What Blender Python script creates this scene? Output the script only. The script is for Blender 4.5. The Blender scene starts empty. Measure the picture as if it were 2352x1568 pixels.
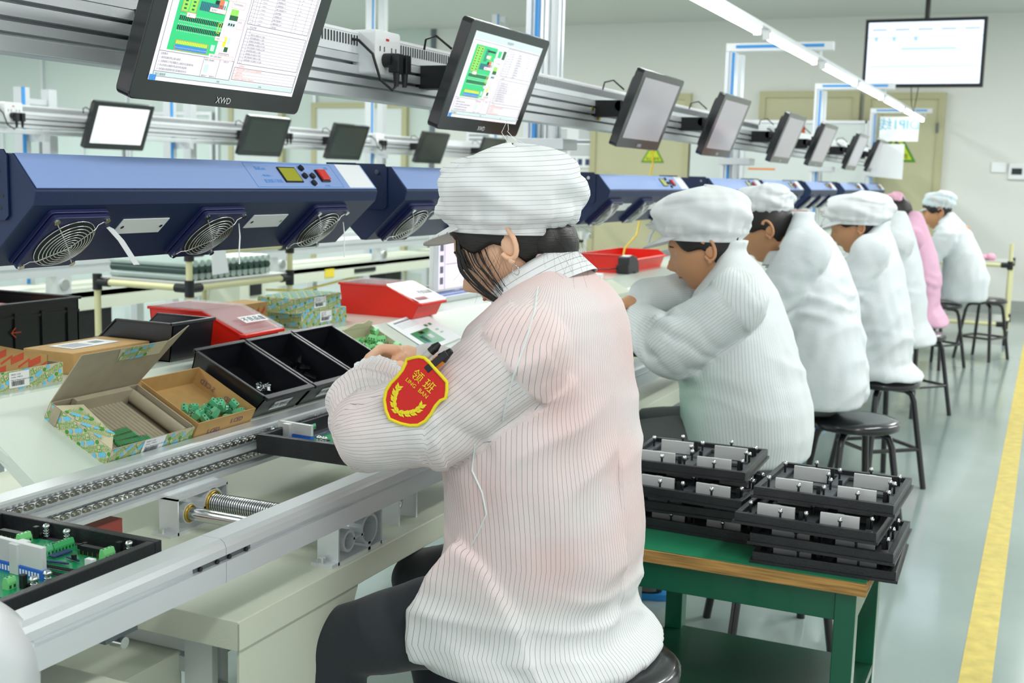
import bpy, bmesh, math, random
import numpy as np
from mathutils import Vector, Matrix, Euler, noise
random.seed(7)
SC = bpy.context.scene
COL = SC.collection
PI = math.pi

# ---------------------------------------------------------------- camera
FPX = 2722.0; CX = 1176.0; CY = 784.0
CAMH = 1.28
yaw, pitch, roll = -0.4216943, -0.13859564, 0.02662879
fwd = Vector((math.sin(yaw)*math.cos(pitch), math.cos(yaw)*math.cos(pitch), math.sin(pitch)))
rgt = Vector((math.cos(yaw), -math.sin(yaw), 0.0)); upv = rgt.cross(fwd)
cr, sr = math.cos(roll), math.sin(roll)
rgt, upv = cr*rgt + sr*upv, -sr*rgt + cr*upv
cam_d = bpy.data.cameras.new('camera'); cam = bpy.data.objects.new('camera', cam_d); COL.objects.link(cam)
Mc = Matrix((rgt, upv, -fwd)).transposed().to_4x4(); Mc.translation = Vector((0, 0, CAMH)); cam.matrix_world = Mc
cam_d.sensor_width = 36.0; cam_d.lens = 36.0*FPX/2352.0; cam_d.clip_start = 0.02; cam_d.clip_end = 200
cam_d.dof.use_dof = True; cam_d.dof.focus_distance = 1.96; cam_d.dof.aperture_fstop = 8.0
SC.camera = cam

def at(px, py, X=None, Y=None, Z=None):
    """a point of the place on a known plane, measured along the camera's sight line"""
    d = fwd + rgt*((px-CX)/FPX) - upv*((py-CY)/FPX)
    i, v = (0, X) if X is not None else (1, Y) if Y is not None else (2, Z)
    o = Vector((0, 0, CAMH)); return o + d*((v-o[i])/d[i])

# ---------------------------------------------------------------- world and light
w = bpy.data.worlds.new('world'); SC.world = w; w.use_nodes = True
bg = w.node_tree.nodes['Background']; bg.inputs[0].default_value = (0.97, 0.99, 1.0, 1); bg.inputs[1].default_value = 0.82
def area(name, loc, sx, sy, power, col=(0.99, 1.0, 0.985), rot=(0, 0, 0)):
    l = bpy.data.lights.new(name, 'AREA'); l.shape = 'RECTANGLE'; l.size = sx; l.size_y = sy; l.energy = power; l.color = col
    o = bpy.data.objects.new(name, l); COL.objects.link(o); o.location = loc; o.rotation_euler = rot; return o
for x, y, pw in ((-3.4, -.6, 36), (.7, .3, 34), (-6.6, 1.6, 40), (.9, 4.2, 46), (-3.4, 3.6, 36), (-7.0, 5.2, 60), (2.4, 7.6, 60), (-3.2, 7.4, 46), (-10.5, 6.5, 75), (-7.2, 10.0, 60), (-3.4, 10.2, 42), (.4, 10.2, 40), (-12.0, 10.4, 60), (3.4, 10.4, 45), (-14.5, 8.0, 70)):
    area('ceiling_fill_lamp', (x, y, 3.03), 0.3, 2.4, pw*1.22)  # unseen lamps at ceiling height, the far ones added to brighten the far wall
SC.view_settings.view_transform = 'Standard'; SC.view_settings.look = 'None'
SC.view_settings.gamma = 1.0; SC.view_settings.use_curve_mapping = False
SC.view_settings.exposure = 0.38

# ---------------------------------------------------------------- materials
def srgb(h):
    h = h.lstrip('#'); c = [int(h[i:i+2], 16)/255 for i in (0, 2, 4)]
    return tuple(((x/12.92) if x <= 0.04045 else ((x+0.055)/1.055)**2.4) for x in c) + (1.0,)
MATS = {}
def mat(name, col, rough=0.5, metal=0.0, emit=0.0, alpha=1.0, trans=0.0, bump=0.0, bscale=200.0, bstretch=None, spec=0.5, var=0.0, vscale=6.0, sheen=0.0, sss=0.0, coat=0.0, ecol=None):
    if isinstance(col, str): col = srgb(col)
    m = bpy.data.materials.new(name); m.use_nodes = True; nt = m.node_tree; b = nt.nodes['Principled BSDF']
    b.inputs['Base Color'].default_value = col; b.inputs['Roughness'].default_value = rough; b.inputs['Metallic'].default_value = metal
    b.inputs['Specular IOR Level'].default_value = spec
    if emit: b.inputs['Emission Color'].default_value = ecol or col; b.inputs['Emission Strength'].default_value = emit
    if alpha < 1: b.inputs['Alpha'].default_value = alpha
    if trans: b.inputs['Transmission Weight'].default_value = trans
    if sheen: b.inputs['Sheen Weight'].default_value = sheen
    if coat: b.inputs['Coat Weight'].default_value = coat; b.inputs['Coat Roughness'].default_value = 0.08
    if sss: b.inputs['Subsurface Weight'].default_value = sss; b.inputs['Subsurface Radius'].default_value = (0.012, 0.005, 0.003); b.inputs['Subsurface Scale'].default_value = 1.0
    if bump or var:
        tc = nt.nodes.new('ShaderNodeTexCoord'); mp = nt.nodes.new('ShaderNodeMapping'); nt.links.new(tc.outputs['Object'], mp.inputs[0])
        if bstretch: mp.inputs['Scale'].default_value = bstretch
    if bump:
        n = nt.nodes.new('ShaderNodeTexNoise'); n.inputs['Scale'].default_value = bscale; nt.links.new(mp.outputs[0], n.inputs['Vector'])
        bp = nt.nodes.new('ShaderNodeBump'); bp.inputs['Strength'].default_value = bump; bp.inputs['Distance'].default_value = 0.002
        nt.links.new(n.outputs['Fac'], bp.inputs['Height']); nt.links.new(bp.outputs[0], b.inputs['Normal'])
    if var:
        n2 = nt.nodes.new('ShaderNodeTexNoise'); n2.inputs['Scale'].default_value = vscale; n2.inputs['Detail'].default_value = 6; nt.links.new(mp.outputs[0], n2.inputs['Vector'])
        r = nt.nodes.new('ShaderNodeValToRGB'); r.color_ramp.elements[0].position = 0.3; r.color_ramp.elements[1].position = 0.7
        r.color_ramp.elements[0].color = tuple(c*(1-var) for c in col[:3])+(1,); r.color_ramp.elements[1].color = tuple(min(1, c*(1+var)) for c in col[:3])+(1,)
        nt.links.new(n2.outputs['Fac'], r.inputs[0]); nt.links.new(r.outputs[0], b.inputs['Base Color'])
    MATS[name] = m; return m
def node_mat(name, fn, **kw):
    """material whose base colour comes from a small node graph built by fn(nt, texcoord) -> colour socket"""
    m = mat(name, (0.8, 0.8, 0.8, 1), **kw); nt = m.node_tree
    tc = nt.nodes.new('ShaderNodeTexCoord'); out = fn(nt, tc); nt.links.new(out, nt.nodes['Principled BSDF'].inputs['Base Color']); return m
mat('alu', '#d8dddf', 0.38, 0.5, bump=0.12, bscale=60, bstretch=(40, 1, 40))
mat('alu_bright', '#e6eaec', 0.3, 0.4)
mat('alu_dark', '#70777c', 0.45, 0.7)
mat('steel', '#d5d8d8', 0.16, 1.0)
mat('dark_slot', '#2b2f31', 0.7)
mat('black', '#121417', 0.42)
mat('black_gloss', '#0c0e11', 0.18, spec=0.6)
mat('black_frame', '#191b1f', 0.38, bump=0.25, bscale=300, var=0.25, vscale=30)
mat('black_stool', '#15171a', 0.28, coat=0.4)
mat('white_plastic', '#eef1f2', 0.4)
mat('duct', '#e6ebee', 0.45)
mat('sheet_cream', '#d3d9c6', 0.42, bump=0.15, bscale=400)
mat('bench', '#cfdace', 0.22, bump=0.05, bscale=300, coat=0.15)
mat('ion_blue', '#15294f', 0.45, 0.1, bump=0.1, bscale=800)
mat('ion_panel', '#97b0e6', 0.36, 0.1, bump=0.1, bscale=800)
mat('ion_navy', '#1a2150', 0.4)
mat('brass', '#b89a4a', 0.3, 1.0)
mat('red_bin', '#e02413', 0.34, sss=0.05)
mat('clear', '#eef2f4', 0.12, alpha=0.28, spec=0.8)
mat('cardboard', '#b8945c', 0.85, var=0.06, vscale=40)
mat('cardboard_grey', '#a39a83', 0.9, var=0.05, vscale=30)
mat('kraft_pale', '#c9c3a4', 0.85)
mat('print_green', '#5fb43c', 0.7); mat('print_green2', '#3f9a35', 0.7); mat('print_blue', '#6fc1e0', 0.7); mat('print_red', '#c8502f', 0.75); mat('print_purple', '#6b4a78', 0.8)
mat('paper', '#f1f4f6', 0.7); mat('ink', '#30343a', 0.7); mat('ink_grey', '#8b9096', 0.7)
mat('sticker', '#e9edee', 0.45)
mat('pcb', '#0f8f5c', 0.3, coat=0.3); mat('term_green', '#3fae66', 0.4); mat('term_light', '#7fd487', 0.4)
mat('blue_part', '#2468cc', 0.35); mat('navy_part', '#25406e', 0.35)
mat('term_soft', '#5fb98a', 0.42)
mat('tape_blue', '#3d9be6', 0.4); mat('yellow', '#e6cf3a', 0.5); mat('cable_yellow', '#e2c531', 0.45)
mat('green_top', '#27805a', 0.3, bump=0.1, bscale=80, var=0.08, vscale=10)
mat('green_frame', '#0a5a40', 0.3, coat=0.15)
mat('wood_edge', '#a98148', 0.85, var=0.45, vscale=9, bstretch=(1, 6, 20))
mat('cream_pipe', '#d9d6a6', 0.35); mat('grey_board', '#b9bdb8', 0.5)
mat('skin', '#ebbd9c', 0.5, sss=0.12); mat('skin2', '#c9946c', 0.5, sss=0.12)
mat('hair', '#15110f', 0.38, bump=0.35, bscale=60, bstretch=(1, 1, 14)); mat('hair_brown', '#2a1c14', 0.45)
mat('jeans', '#20262d', 0.85, bump=0.25, bscale=500, sheen=0.2); mat('grey_trouser', '#5b605f', 0.85)
mat('badge_red', '#d4241f', 0.75, bump=0.2, bscale=900); mat('badge_yellow', '#f0df2a', 0.7, bump=0.3, bscale=900)
mat('orange', '#f08a1c', 0.4); mat('led_green', '#20ff90', 0.4, emit=6)
mat('tube_glow', '#ffffff', 0.4, emit=9.0, ecol=(0.92, 1.0, 0.98, 1))
mat('pen_clear', '#d5dcd8', .15, alpha=.6); mat('blue_shoe', '#1f86c9', 0.5); mat('maroon', '#8c3f36', 0.6); mat('gravel_grey', '#9aa09c', 0.6)

# ---------------------------------------------------------------- mesh helpers
class MB:
    def __init__(s): s.v = []; s.f = []; s.m = []; s.sm = []; s.mats = []
    def mi(s, name):
        if name not in s.mats: s.mats.append(name)
        return s.mats.index(name)
    def add(s, vs, fs, mt, smooth=False, M=None):
        n = len(s.v); k = s.mi(mt)
        if M is not None: vs = [M @ Vector(v) for v in vs]
        s.v += [tuple(v) for v in vs]
        for f in fs: s.f.append(tuple(i+n for i in f)); s.m.append(k); s.sm.append(smooth)
        return s
    def box(s, x0, x1, y0, y1, z0, z1, mt, M=None):
        vs = [(x, y, z) for z in (z0, z1) for y in (y0, y1) for x in (x0, x1)]
        return s.add(vs, [(0, 2, 3, 1), (4, 5, 7, 6), (0, 1, 5, 4), (2, 6, 7, 3), (0, 4, 6, 2), (1, 3, 7, 5)], mt, M=M)
    def hexa(s, b, t, mt):      # bottom 4 points and top 4 points, same winding
        return s.add(list(b)+list(t), [(3, 2, 1, 0), (4, 5, 6, 7), (0, 1, 5, 4), (1, 2, 6, 5), (2, 3, 7, 6), (3, 0, 4, 7)], mt)
    def prism(s, prof, axis, a, b, mt, M=None, smooth=False):
        n = len(prof)
        def P(u, v, t): return (t, u, v) if axis == 'x' else (u, t, v) if axis == 'y' else (u, v, t)
        vs = [P(u, v, a) for u, v in prof] + [P(u, v, b) for u, v in prof]
        s.add(vs, [tuple(range(n)), tuple(reversed(range(n, 2*n)))], mt, M=M)
        n0 = len(s.v)-2*n; k = s.mi(mt)
        for i in range(n): j = (i+1) % n; s.f.append((n0+i, n0+n+i, n0+n+j, n0+j)); s.m.append(k); s.sm.append(smooth)
        return s
    def cyl(s, p0, p1, r, mt, n=16, r1=None, caps=True, smooth=True):
        p0 = Vector(p0); p1 = Vector(p1); d = (p1-p0).normalized(); a = d.orthogonal().normalized(); b = d.cross(a); r1 = r if r1 is None else r1
        vs = [p0+(a*math.cos(2*PI*i/n)+b*math.sin(2*PI*i/n))*r for i in range(n)] + [p1+(a*math.cos(2*PI*i/n)+b*math.sin(2*PI*i/n))*r1 for i in range(n)]
        s.add(vs, [(i, (i+1) % n, n+(i+1) % n, n+i) for i in range(n)], mt, smooth)
        if caps: s.add(vs[:n], [tuple(reversed(range(n)))], mt); s.add(vs[n:], [tuple(range(n))], mt)
        return s
    def tube(s, pts, r, mt, n=8, closed=False, flat=1.0, up=None):
        pts = [Vector(p) for p in pts]; N = len(pts); rs = r if isinstance(r, (list, tuple)) else [r]*N
        prev = None; rings = []
        for i, p in enumerate(pts):
            if closed: t = pts[(i+1) % N]-pts[i-1]
            else: t = pts[min(i+1, N-1)]-pts[max(i-1, 0)]
            t.normalize()
            if prev is None: a = (Vector(up).cross(t) if up else t.orthogonal()).normalized()
            else: a = (prev-t*prev.dot(t)).normalized()
            prev = a; b = t.cross(a)
            rings.append([p+(a*math.cos(2*PI*k/n)+b*math.sin(2*PI*k/n)*flat)*rs[i] for k in range(n)])
        return s.loft(rings, mt, caps=not closed, wrap=closed)
    def loft(s, rings, mt, caps=True, wrap=False, smooth=True):
        n = len(rings[0]); N = len(rings); vs = [v for r in rings for v in r]; fs = []
        for i in range(N if wrap else N-1):
            a = i*n; b = ((i+1) % N)*n
            for k in range(n): k2 = (k+1) % n; fs.append((a+k, a+k2, b+k2, b+k))
        s.add(vs, fs, mt, smooth)
        if caps and not wrap:
            s.add(rings[0], [tuple(reversed(range(n)))], mt, smooth); s.add(rings[-1], [tuple(range(n))], mt, smooth)
        return s
    def ball(s, c, r, mt, n=12, m=8, M=None):
        rx, ry, rz = r if isinstance(r, (tuple, list)) else (r, r, r); vs = []; fs = []
        vs.append((c[0], c[1], c[2]+rz))
        for i in range(1, m):
            th = PI*i/m
            for k in range(n): ph = 2*PI*k/n; vs.append((c[0]+rx*math.sin(th)*math.cos(ph), c[1]+ry*math.sin(th)*math.sin(ph), c[2]+rz*math.cos(th)))
        vs.append((c[0], c[1], c[2]-rz)); L = len(vs)-1
        for k in range(n): fs.append((0, 1+k, 1+(k+1) % n)); fs.append((L, L-n+(k+1) % n, L-n+k))
        for i in range(m-2):
            for k in range(n): a = 1+i*n; fs.append((a+k, a+n+k, a+n+(k+1) % n, a+(k+1) % n))
        return s.add(vs, fs, mt, True, M=M)
    def lathe(s, prof, c, mt, n=24, M=None, smooth=True):
        rings = [[(c[0]+r*math.cos(2*PI*k/n), c[1]+r*math.sin(2*PI*k/n), c[2]+z) for k in range(n)] for r, z in prof]
        if M is not None: rings = [[M @ Vector(v) for v in r] for r in rings]
        return s.loft(rings, mt, smooth=smooth)
    def torus(s, M, R, r, mt, n=32, m=6):
        rings = [[M @ Vector(((R+r*math.cos(2*PI*k/m))*math.cos(2*PI*i/n), (R+r*math.cos(2*PI*k/m))*math.sin(2*PI*i/n), r*math.sin(2*PI*k/m))) for k in range(m)] for i in range(n)]
        return s.loft(rings, mt, wrap=True)
    def quad(s, a, b, c, d, mt): return s.add([a, b, c, d], [(0, 1, 2, 3)], mt)
    def text(s, txt, M, size, mt, align='CENTER', stretch=1.0):
        vs, fs, wd = text_mesh(txt); off = {'CENTER': -wd/2, 'LEFT': 0, 'RIGHT': -wd}[align]
        return s.add([((x+off)*size*stretch, y*size, 0) for x, y in vs], fs, mt, M=M)
    def mesh(s, name, off=None):
        me = bpy.data.meshes.new(name); vs = s.v
        if off is not None: vs = [(x-off[0], y-off[1], z-off[2]) for x, y, z in vs]
        me.from_pydata(vs, [], s.f)
        for n in s.mats: me.materials.append(MATS[n])
        me.polygons.foreach_set('material_index', s.m); me.polygons.foreach_set('use_smooth', s.sm); me.update(); return me
    def build(s, name, parent=None, local=False, bevel=0, seg=2, sub=0, loc=None, **tags):
        off = None
        if parent is not None and not local:
            top = parent.parent or parent; off = BASE.get(top.name, Vector(top.location))
            if parent.parent is not None and parent.name not in BASE: off = off+Vector(parent.location)
        if loc is not None: off = Vector(loc)
        me = s.mesh(name, off); o = bpy.data.objects.new(name, me); COL.objects.link(o)
        if parent is not None: o.parent = parent
        if loc is not None: o.location = loc
        if bevel:
            b = o.modifiers.new('bevel', 'BEVEL'); b.width = bevel; b.segments = seg; b.limit_method = 'ANGLE'; b.angle_limit = 0.6; b.harden_normals = False
        if sub: q = o.modifiers.new('sub', 'SUBSURF'); q.levels = sub; q.render_levels = sub
        for k, v in tags.items(): o[k] = v
        return o
_tx = {}
def text_mesh(txt):
    if txt in _tx: return _tx[txt]
    c = bpy.data.curves.new('t', 'FONT'); c.body = txt; c.size = 1.0; c.resolution_u = 2
    o = bpy.data.objects.new('t', c); COL.objects.link(o); bpy.context.view_layer.update()
    me = bpy.data.meshes.new_from_object(o.evaluated_get(bpy.context.evaluated_depsgraph_get()))
    vs = [(v.co.x, v.co.y) for v in me.vertices]; fs = [tuple(p.vertices) for p in me.polygons]
    bpy.data.objects.remove(o); bpy.data.curves.remove(c); bpy.data.meshes.remove(me)
    wd = max([v[0] for v in vs] or [0]); _tx[txt] = (vs, fs, wd); return _tx[txt]
def frame(o, x, y):          # matrix with origin o, local x and y directions
    x = Vector(x).normalized(); z = x.cross(Vector(y)).normalized(); y = z.cross(x)
    M = Matrix((x, y, z)).transposed().to_4x4(); M.translation = Vector(o); return M
FRAME = None; BASE = {}
def thing(name, label, cat, loc=(0, 0, 0), rotz=0.0, group=None):
    o = bpy.data.objects.new(name, None); COL.objects.link(o); o.location = loc; o.rotation_euler = (0, 0, rotz); o.empty_display_size = 0.05
    if FRAME is not None:      # things standing on the inclined shelf are laid out in the shelf's own frame
        BASE[o.name] = Vector(loc); o.matrix_world = FRAME @ Matrix.Translation(loc) @ Matrix.Rotation(rotz, 4, 'Z')
    o['label'] = label; o['category'] = cat
    if group: o['group'] = group
    return o
def struct(name, mb, **kw):
    o = mb.build(name, **kw); o['kind'] = 'structure'; return o
def dup(root, loc, label, rotz=None, group=None):
    r = root.copy(); COL.objects.link(r); r.location = loc; r['label'] = label
    if rotz is not None: r.rotation_euler = (0, 0, rotz)
    if group: r['group'] = group
    for ch in root.children:
        c = ch.copy(); COL.objects.link(c); c.parent = r
        for g in ch.children:
            d = g.copy(); COL.objects.link(d); d.parent = c
    return r
def rr(x0, x1, y0, y1, r, n=4):   # rounded rectangle outline
    out = []
    for cx, cy, a in ((x1-r, y1-r, 0), (x0+r, y1-r, 90), (x0+r, y0+r, 180), (x1-r, y0+r, 270)):
        for k in range(n+1): t = math.radians(a+90*k/n); out.append((cx+r*math.cos(t), cy+r*math.sin(t)))
    return out
# ================================================================ the setting
def floor_col(nt, tc):
    n = nt.nodes.new('ShaderNodeTexNoise'); n.inputs['Scale'].default_value = 1.3; n.inputs['Detail'].default_value = 5; nt.links.new(tc.outputs['Object'], n.inputs[0])
    r = nt.nodes.new('ShaderNodeValToRGB'); r.color_ramp.elements[0].position = 0.3; r.color_ramp.elements[1].position = 0.75
    r.color_ramp.elements[0].color = srgb('#8fa09c'); r.color_ramp.elements[1].color = srgb('#a3b2ae'); nt.links.new(n.outputs[0], r.inputs[0]); return r.outputs[0]
node_mat('floor_paint', floor_col, rough=0.16, bump=0.06, bscale=3, coat=0.3)
mat('wall_paint', '#e0e2dc', 0.6); mat('ceil_paint', '#d9dcd8', 0.7); mat('wall_panel', '#cdd9d3', 0.35); mat('door_cream', '#c2c09c', 0.5)
mat('door_frame', '#b9b68f', 0.5); mat('panel_white', '#dbe4e2', 0.4); mat('tape_yellow', '#cdb95c', 0.5, var=0.15, vscale=20)
mat('glass_pale', '#cfe0da', 0.15); mat('hazard', '#c9d92a', 0.5); mat('hazard_green', '#4c8f1c', 0.5)
struct('floor', MB().box(-18, 6, -3, 16, -0.1, 0, 'floor_paint'))
struct('ceiling', MB().box(-18, 6, -3, 13.6, 3.08, 3.18, 'ceil_paint'))
m = MB(); m.box(-7.25, 6, 13.5, 13.65, 0, 3.08, 'wall_paint'); m.box(-18, -7.25, 13.5, 13.65, 0, 3.08, 'wall_panel'); struct('wall_far', m)
m = MB(); m.box(-7.27, -7.21, 13.47, 13.5, 0, 3.08, 'alu_dark')
for x in (-17, -15.4, -13.8, -12.2, -10.6, -9.0): m.box(x-.02, x+.02, 13.46, 13.5, 0, 3.08, 'alu')
struct('trim_1', m)
struct('baseboard_far', MB().box(-7.2, 6, 13.485, 13.5, 0, 0.12, 'gravel_grey'))
struct('trim_2', MB().box(-0.122, -0.042, 0.5, 13.3, 0.0, 0.0012, 'tape_yellow'))
m = MB()
for p, q, wd in (((0, 1112), (150, 1078), .05),):
    a = at(*p, Z=0); b = at(*q, Z=0); d = (b-a).normalized(); a = a-d*1.5; b = b+d*3; nrm = Vector((-d.y, d.x, 0))*wd
    m.hexa([a+nrm, b+nrm, b-nrm, a-nrm], [v+Vector((0, 0, .0015)) for v in (a+nrm, b+nrm, b-nrm, a-nrm)], 'tape_yellow')
struct('trim_3', m)
m = MB()
for X, Y0, Y1 in ((-6.4, 4, 13),): m.box(X-.04, X+.04, Y0, Y1, 0, .0013, 'tape_yellow')
m.box(-14, -1.0, 12.3, 12.38, 0, .0014, 'tape_yellow')
struct('trim_4', m)
def door(n, x0, x1, h, mt='door_cream', handle=True):
    m = MB(); m.box(x0, x1, 13.44, 13.5, 0, h, mt)
    m.box(x0-.07, x0, 13.42, 13.5, 0, h+.07, 'door_frame'); m.box(x1, x1+.07, 13.42, 13.5, 0, h+.07, 'door_frame'); m.box(x0, x1, 13.42, 13.5, h, h+.07, 'door_frame')
    d = struct('door_%d' % n, m)
    if handle:
        k = MB(); k.cyl((x0+.1, 13.44, 1.05), (x0+.1, 13.38, 1.05), .03, 'alu'); k.box(x0+.08, x0+.2, 13.37, 13.39, 1.04, 1.06, 'alu'); k.build('door_handle', d)
        for hz in (.4, 1.1, h-.35): MB().cyl((x1+.005, 13.41, hz), (x1+.005, 13.41, hz+.1), .012, 'alu_dark', 8).build('hinge', d)
door(1, -5.0, -3.93, 2.20); door(2, -3.0, -2.05, 2.22); door(3, -1.86, -1.17, 2.20)
door(4, -10.3, -9.55, 2.1, 'panel_white', False); door(5, -8.95, -7.65, 2.1, 'panel_white', False)
# framed glazing along the left part of the far wall
wn = 1
for x0, x1 in ((-16.9, -15.5), (-15.3, -13.9), (-13.7, -12.3), (-12.1, -10.7)):
    m = MB(); m.box(x0, x1, 13.46, 13.5, .9, 2.0, 'glass_pale'); o = struct('window_%d' % wn, m); wn += 1
    f = MB(); f.box(x0-.04, x1+.04, 13.43, 13.47, 2.0, 2.05, 'alu'); f.box(x0-.04, x1+.04, 13.43, 13.47, .85, .9, 'alu'); f.box(x0-.04, x0, 13.43, 13.47, .9, 2.0, 'alu'); f.box(x1, x1+.04, 13.43, 13.47, .9, 2.0, 'alu'); f.box((x0+x1)/2-.02, (x0+x1)/2+.02, 13.43, 13.47, .9, 2.0, 'alu'); f.build('window_frame', o)

# ---------------------------------------------------------------- things on the far wall
def poster(name, x0, x1, z0, z1, label, cat, fn=None, y=13.49):
    t = thing(name, label, cat, ((x0+x1)/2, y, z0)); MB().box(x0, x1, y-.012, y, z0, z1, 'paper').build('sheet', t)
    if fn: m = MB(); fn(m, x0, x1, z0, z1, y-.0135); m.build('print', t)
    return t
def FW(x, y, z): return Matrix.Translation((x, y, z)) @ Matrix.Rotation(PI/2, 4, 'X')
def _p1(m, x0, x1, z0, z1, y):
    W = x1-x0; H = z1-z0
    def q(a, b, c, d, mt): m.quad((x0+a*W, y, z0+c*H), (x0+b*W, y, z0+c*H), (x0+b*W, y, z0+d*H), (x0+a*W, y, z0+d*H), mt)
    q(.28, .62, .93, .98, 'badge_red'); q(.52, .97, .56, .60, 'navy_part')
    for k in range(6): q(.03+.085*k, .09+.085*k, .36, .44, 'hazard')
    for k in range(4): q(.56+.1*k, .62+.1*k, .06, .2, 'navy_part')
    for k in range(7): q(.04, .22, .5+.055*k, .52+.055*k, 'ink_grey'); q(.28, .5, .5+.055*k, .52+.055*k, 'ink_grey')
    for k in range(5): q(.55, .95, .28+.05*k, .3+.05*k, 'ink_grey'); q(.03, .48, .08+.05*k, .095+.05*k, 'ink_grey')
    for k in range(5): q(.66, .95, .66+.05*k, .68+.05*k, 'ink_grey')
poster('safety_poster', -5.86, -4.92, 1.40, 1.93, 'white safety notice poster with red heading and blue icons, left of the first cream door', 'poster', _p1)
def _p0(m, x0, x1, z0, z1, y):
    m.quad((x0+.05, y, z1-.08), (x1-.05, y, z1-.08), (x1-.05, y, z1-.03), (x0+.05, y, z1-.03), 'badge_red')
    for k in range(6): m.quad((x0+.04, y, z0+.06+k*.05), (x1-.04, y, z0+.06+k*.05), (x1-.04, y, z0+.08+k*.05), (x0+.04, y, z0+.08+k*.05), 'ink_grey')
poster('red_notice', -6.75, -6.2, 1.55, 1.98, 'white notice with red band on the far wall between the aluminium posts', 'poster', _p0)
def warn(cx_, z0, sz, label, y=13.43):
    t = thing('warning_sign', label, 'sign', (cx_, y, z0)); h = sz*.87
    m = MB(); m.prism([(cx_-sz/2, z0), (cx_+sz/2, z0), (cx_, z0+h)], 'y', y-.006, y, 'hazard_green'); m.build('border', t)
    m = MB(); m.prism([(cx_-sz*.4, z0+sz*.06), (cx_+sz*.4, z0+sz*.06), (cx_, z0+h*.86)], 'y', y-.009, y-.0062, 'hazard'); m.build('plate', t)
    m = MB(); m.text('当心触电', FW(cx_, y-.0105, z0+sz*.1), sz*.15, 'ink'); m.prism([(cx_-.02, z0+sz*.35), (cx_+.03, z0+sz*.5), (cx_, z0+sz*.5), (cx_+.015, z0+sz*.65), (cx_-.035, z0+sz*.48), (cx_-.005, z0+sz*.48)], 'y', y-.0115, y-.0095, 'ink'); m.build('lettering', t)
warn(-4.29, 1.48, .28, 'yellow triangular warning sign on the first cream door, left of the white board', 13.438)
warn(-1.56, 1.54, .40, 'yellow triangular warning sign on the rightmost cream door behind the last monitor', 13.438)
# notice boards
t = thing('notice_board', 'long white notice board with red and blue header strips standing by the far wall', 'notice board', (-2.6, 13.2, 0))
m = MB(); m.box(-3.15, -1.87, 13.18, 13.22, .75, 1.93, 'panel_white'); m.build('board_panel', t)
m = MB(); m.box(-3.17, -1.85, 13.16, 13.24, 1.93, 1.96, 'alu'); m.box(-3.17, -1.85, 13.16, 13.24, .72, .75, 'alu'); m.box(-3.19, -3.15, 13.16, 13.24, 0, 1.96, 'alu'); m.box(-1.87, -1.83, 13.16, 13.24, 0, 1.96, 'alu'); m.build('board_frame', t)
m = MB(); y = 13.177
for x0, x1, z0, z1, c in ((-3.1, -2.5, 1.8, 1.9, 'print_red'), (-2.1, -1.9, 1.66, 1.69, 'orange'), (-2.1, -1.9, 1.56, 1.59, 'navy_part'), (-3.1, -2.72, 1.24, 1.27, 'print_red'), (-2.6, -2.2, 1.24, 1.27, 'print_red'), (-2.1, -1.9, 1.24, 1.27, 'orange'), (-2.1, -1.9, 1.15, 1.18, 'navy_part'), (-3.1, -2.8, 1.42, 1.44, 'orange'), (-2.66, -2.645, .8, 1.3, 'print_blue'), (-2.6, -2.1, 1.06, 1.075, 'print_blue'), (-2.6, -2.2, .98, .99, 'print_red')):
    m.quad((x0, y, z0), (x1, y, z0), (x1, y, z1), (x0, y, z1), c)
m.build('print', t)
t = thing('whiteboard', 'narrow white board with orange header strip on the far wall behind the third gantry post', 'whiteboard', (-3.5, 13.45, 0))
m = MB(); m.box(-3.83, -3.24, 13.41, 13.45, .8, 1.9, 'panel_white'); m.build('board_panel', t)
m = MB(); m.quad((-3.78, 13.405, 1.2), (-3.3, 13.405, 1.2), (-3.3, 13.405, 1.23), (-3.78, 13.405, 1.23), 'print_red')
for k in range(5): m.quad((-3.78, 13.405, .85+k*.06), (-3.3, 13.405, .85+k*.06), (-3.3, 13.405, .86+k*.06), (-3.78, 13.405, .86+k*.06), 'print_green')
m.build('print', t)
t = thing('thermostat', 'small white wall thermostat with dark display at the right edge of the far wall', 'thermostat', (-.2, 13.5, 1.3))
a = at(2318, 375, Y=13.48); b = at(2372, 413, Y=13.48); m = MB(); m.box(a.x, b.x, 13.46, 13.5, b.z, a.z, 'white_plastic'); m.build('case', t, bevel=.005)
m = MB(); m.box(a.x+.03, a.x+.13, 13.455, 13.461, b.z+.05, a.z-.05, 'ink'); m.build('display', t)
a = at(2278, 372, Y=13.48); b = at(2310, 396, Y=13.48); poster('wall_note', a.x, b.x, b.z, a.z, 'small white paper note taped left of the thermostat', 'note')
# hanging television
t = thing('television', 'large flat television hung from the ceiling showing a pale blue page', 'television', (-1.1, 11, 2.14))
mat('tv_glow', '#a9b4c2', .3, emit=1.0, ecol=srgb('#d3deee')); mat('tv_blue', '#8fb2e6', .3, emit=.7); mat('tv_band', '#8fa0c0', .3, emit=.5)
m = MB(); m.box(-1.615, -.615, 11, 11.05, 2.135, 2.72, 'black'); m.build('casing', t, bevel=.006)
m = MB(); m.box(-1.585, -.645, 10.994, 11.0, 2.165, 2.69, 'tv_glow')
m.box(-1.3, -.85, 10.992, 10.994, 2.455, 2.47, 'tv_blue'); m.box(-1.585, -.645, 10.992, 10.994, 2.56, 2.565, 'tv_band'); m.box(-1.56, -.67, 10.992, 10.994, 2.31, 2.318, 'tv_band')
for x in (-1.53, -1.38, -1.2): m.box(x, x+.03, 10.992, 10.994, 2.53, 2.56, 'tv_blue')
for k in range(5): m.box(-1.55+k*.19, -1.43+k*.19, 10.992, 10.994, 2.62, 2.632, 'tv_band')
m.build('screen', t)
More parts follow.
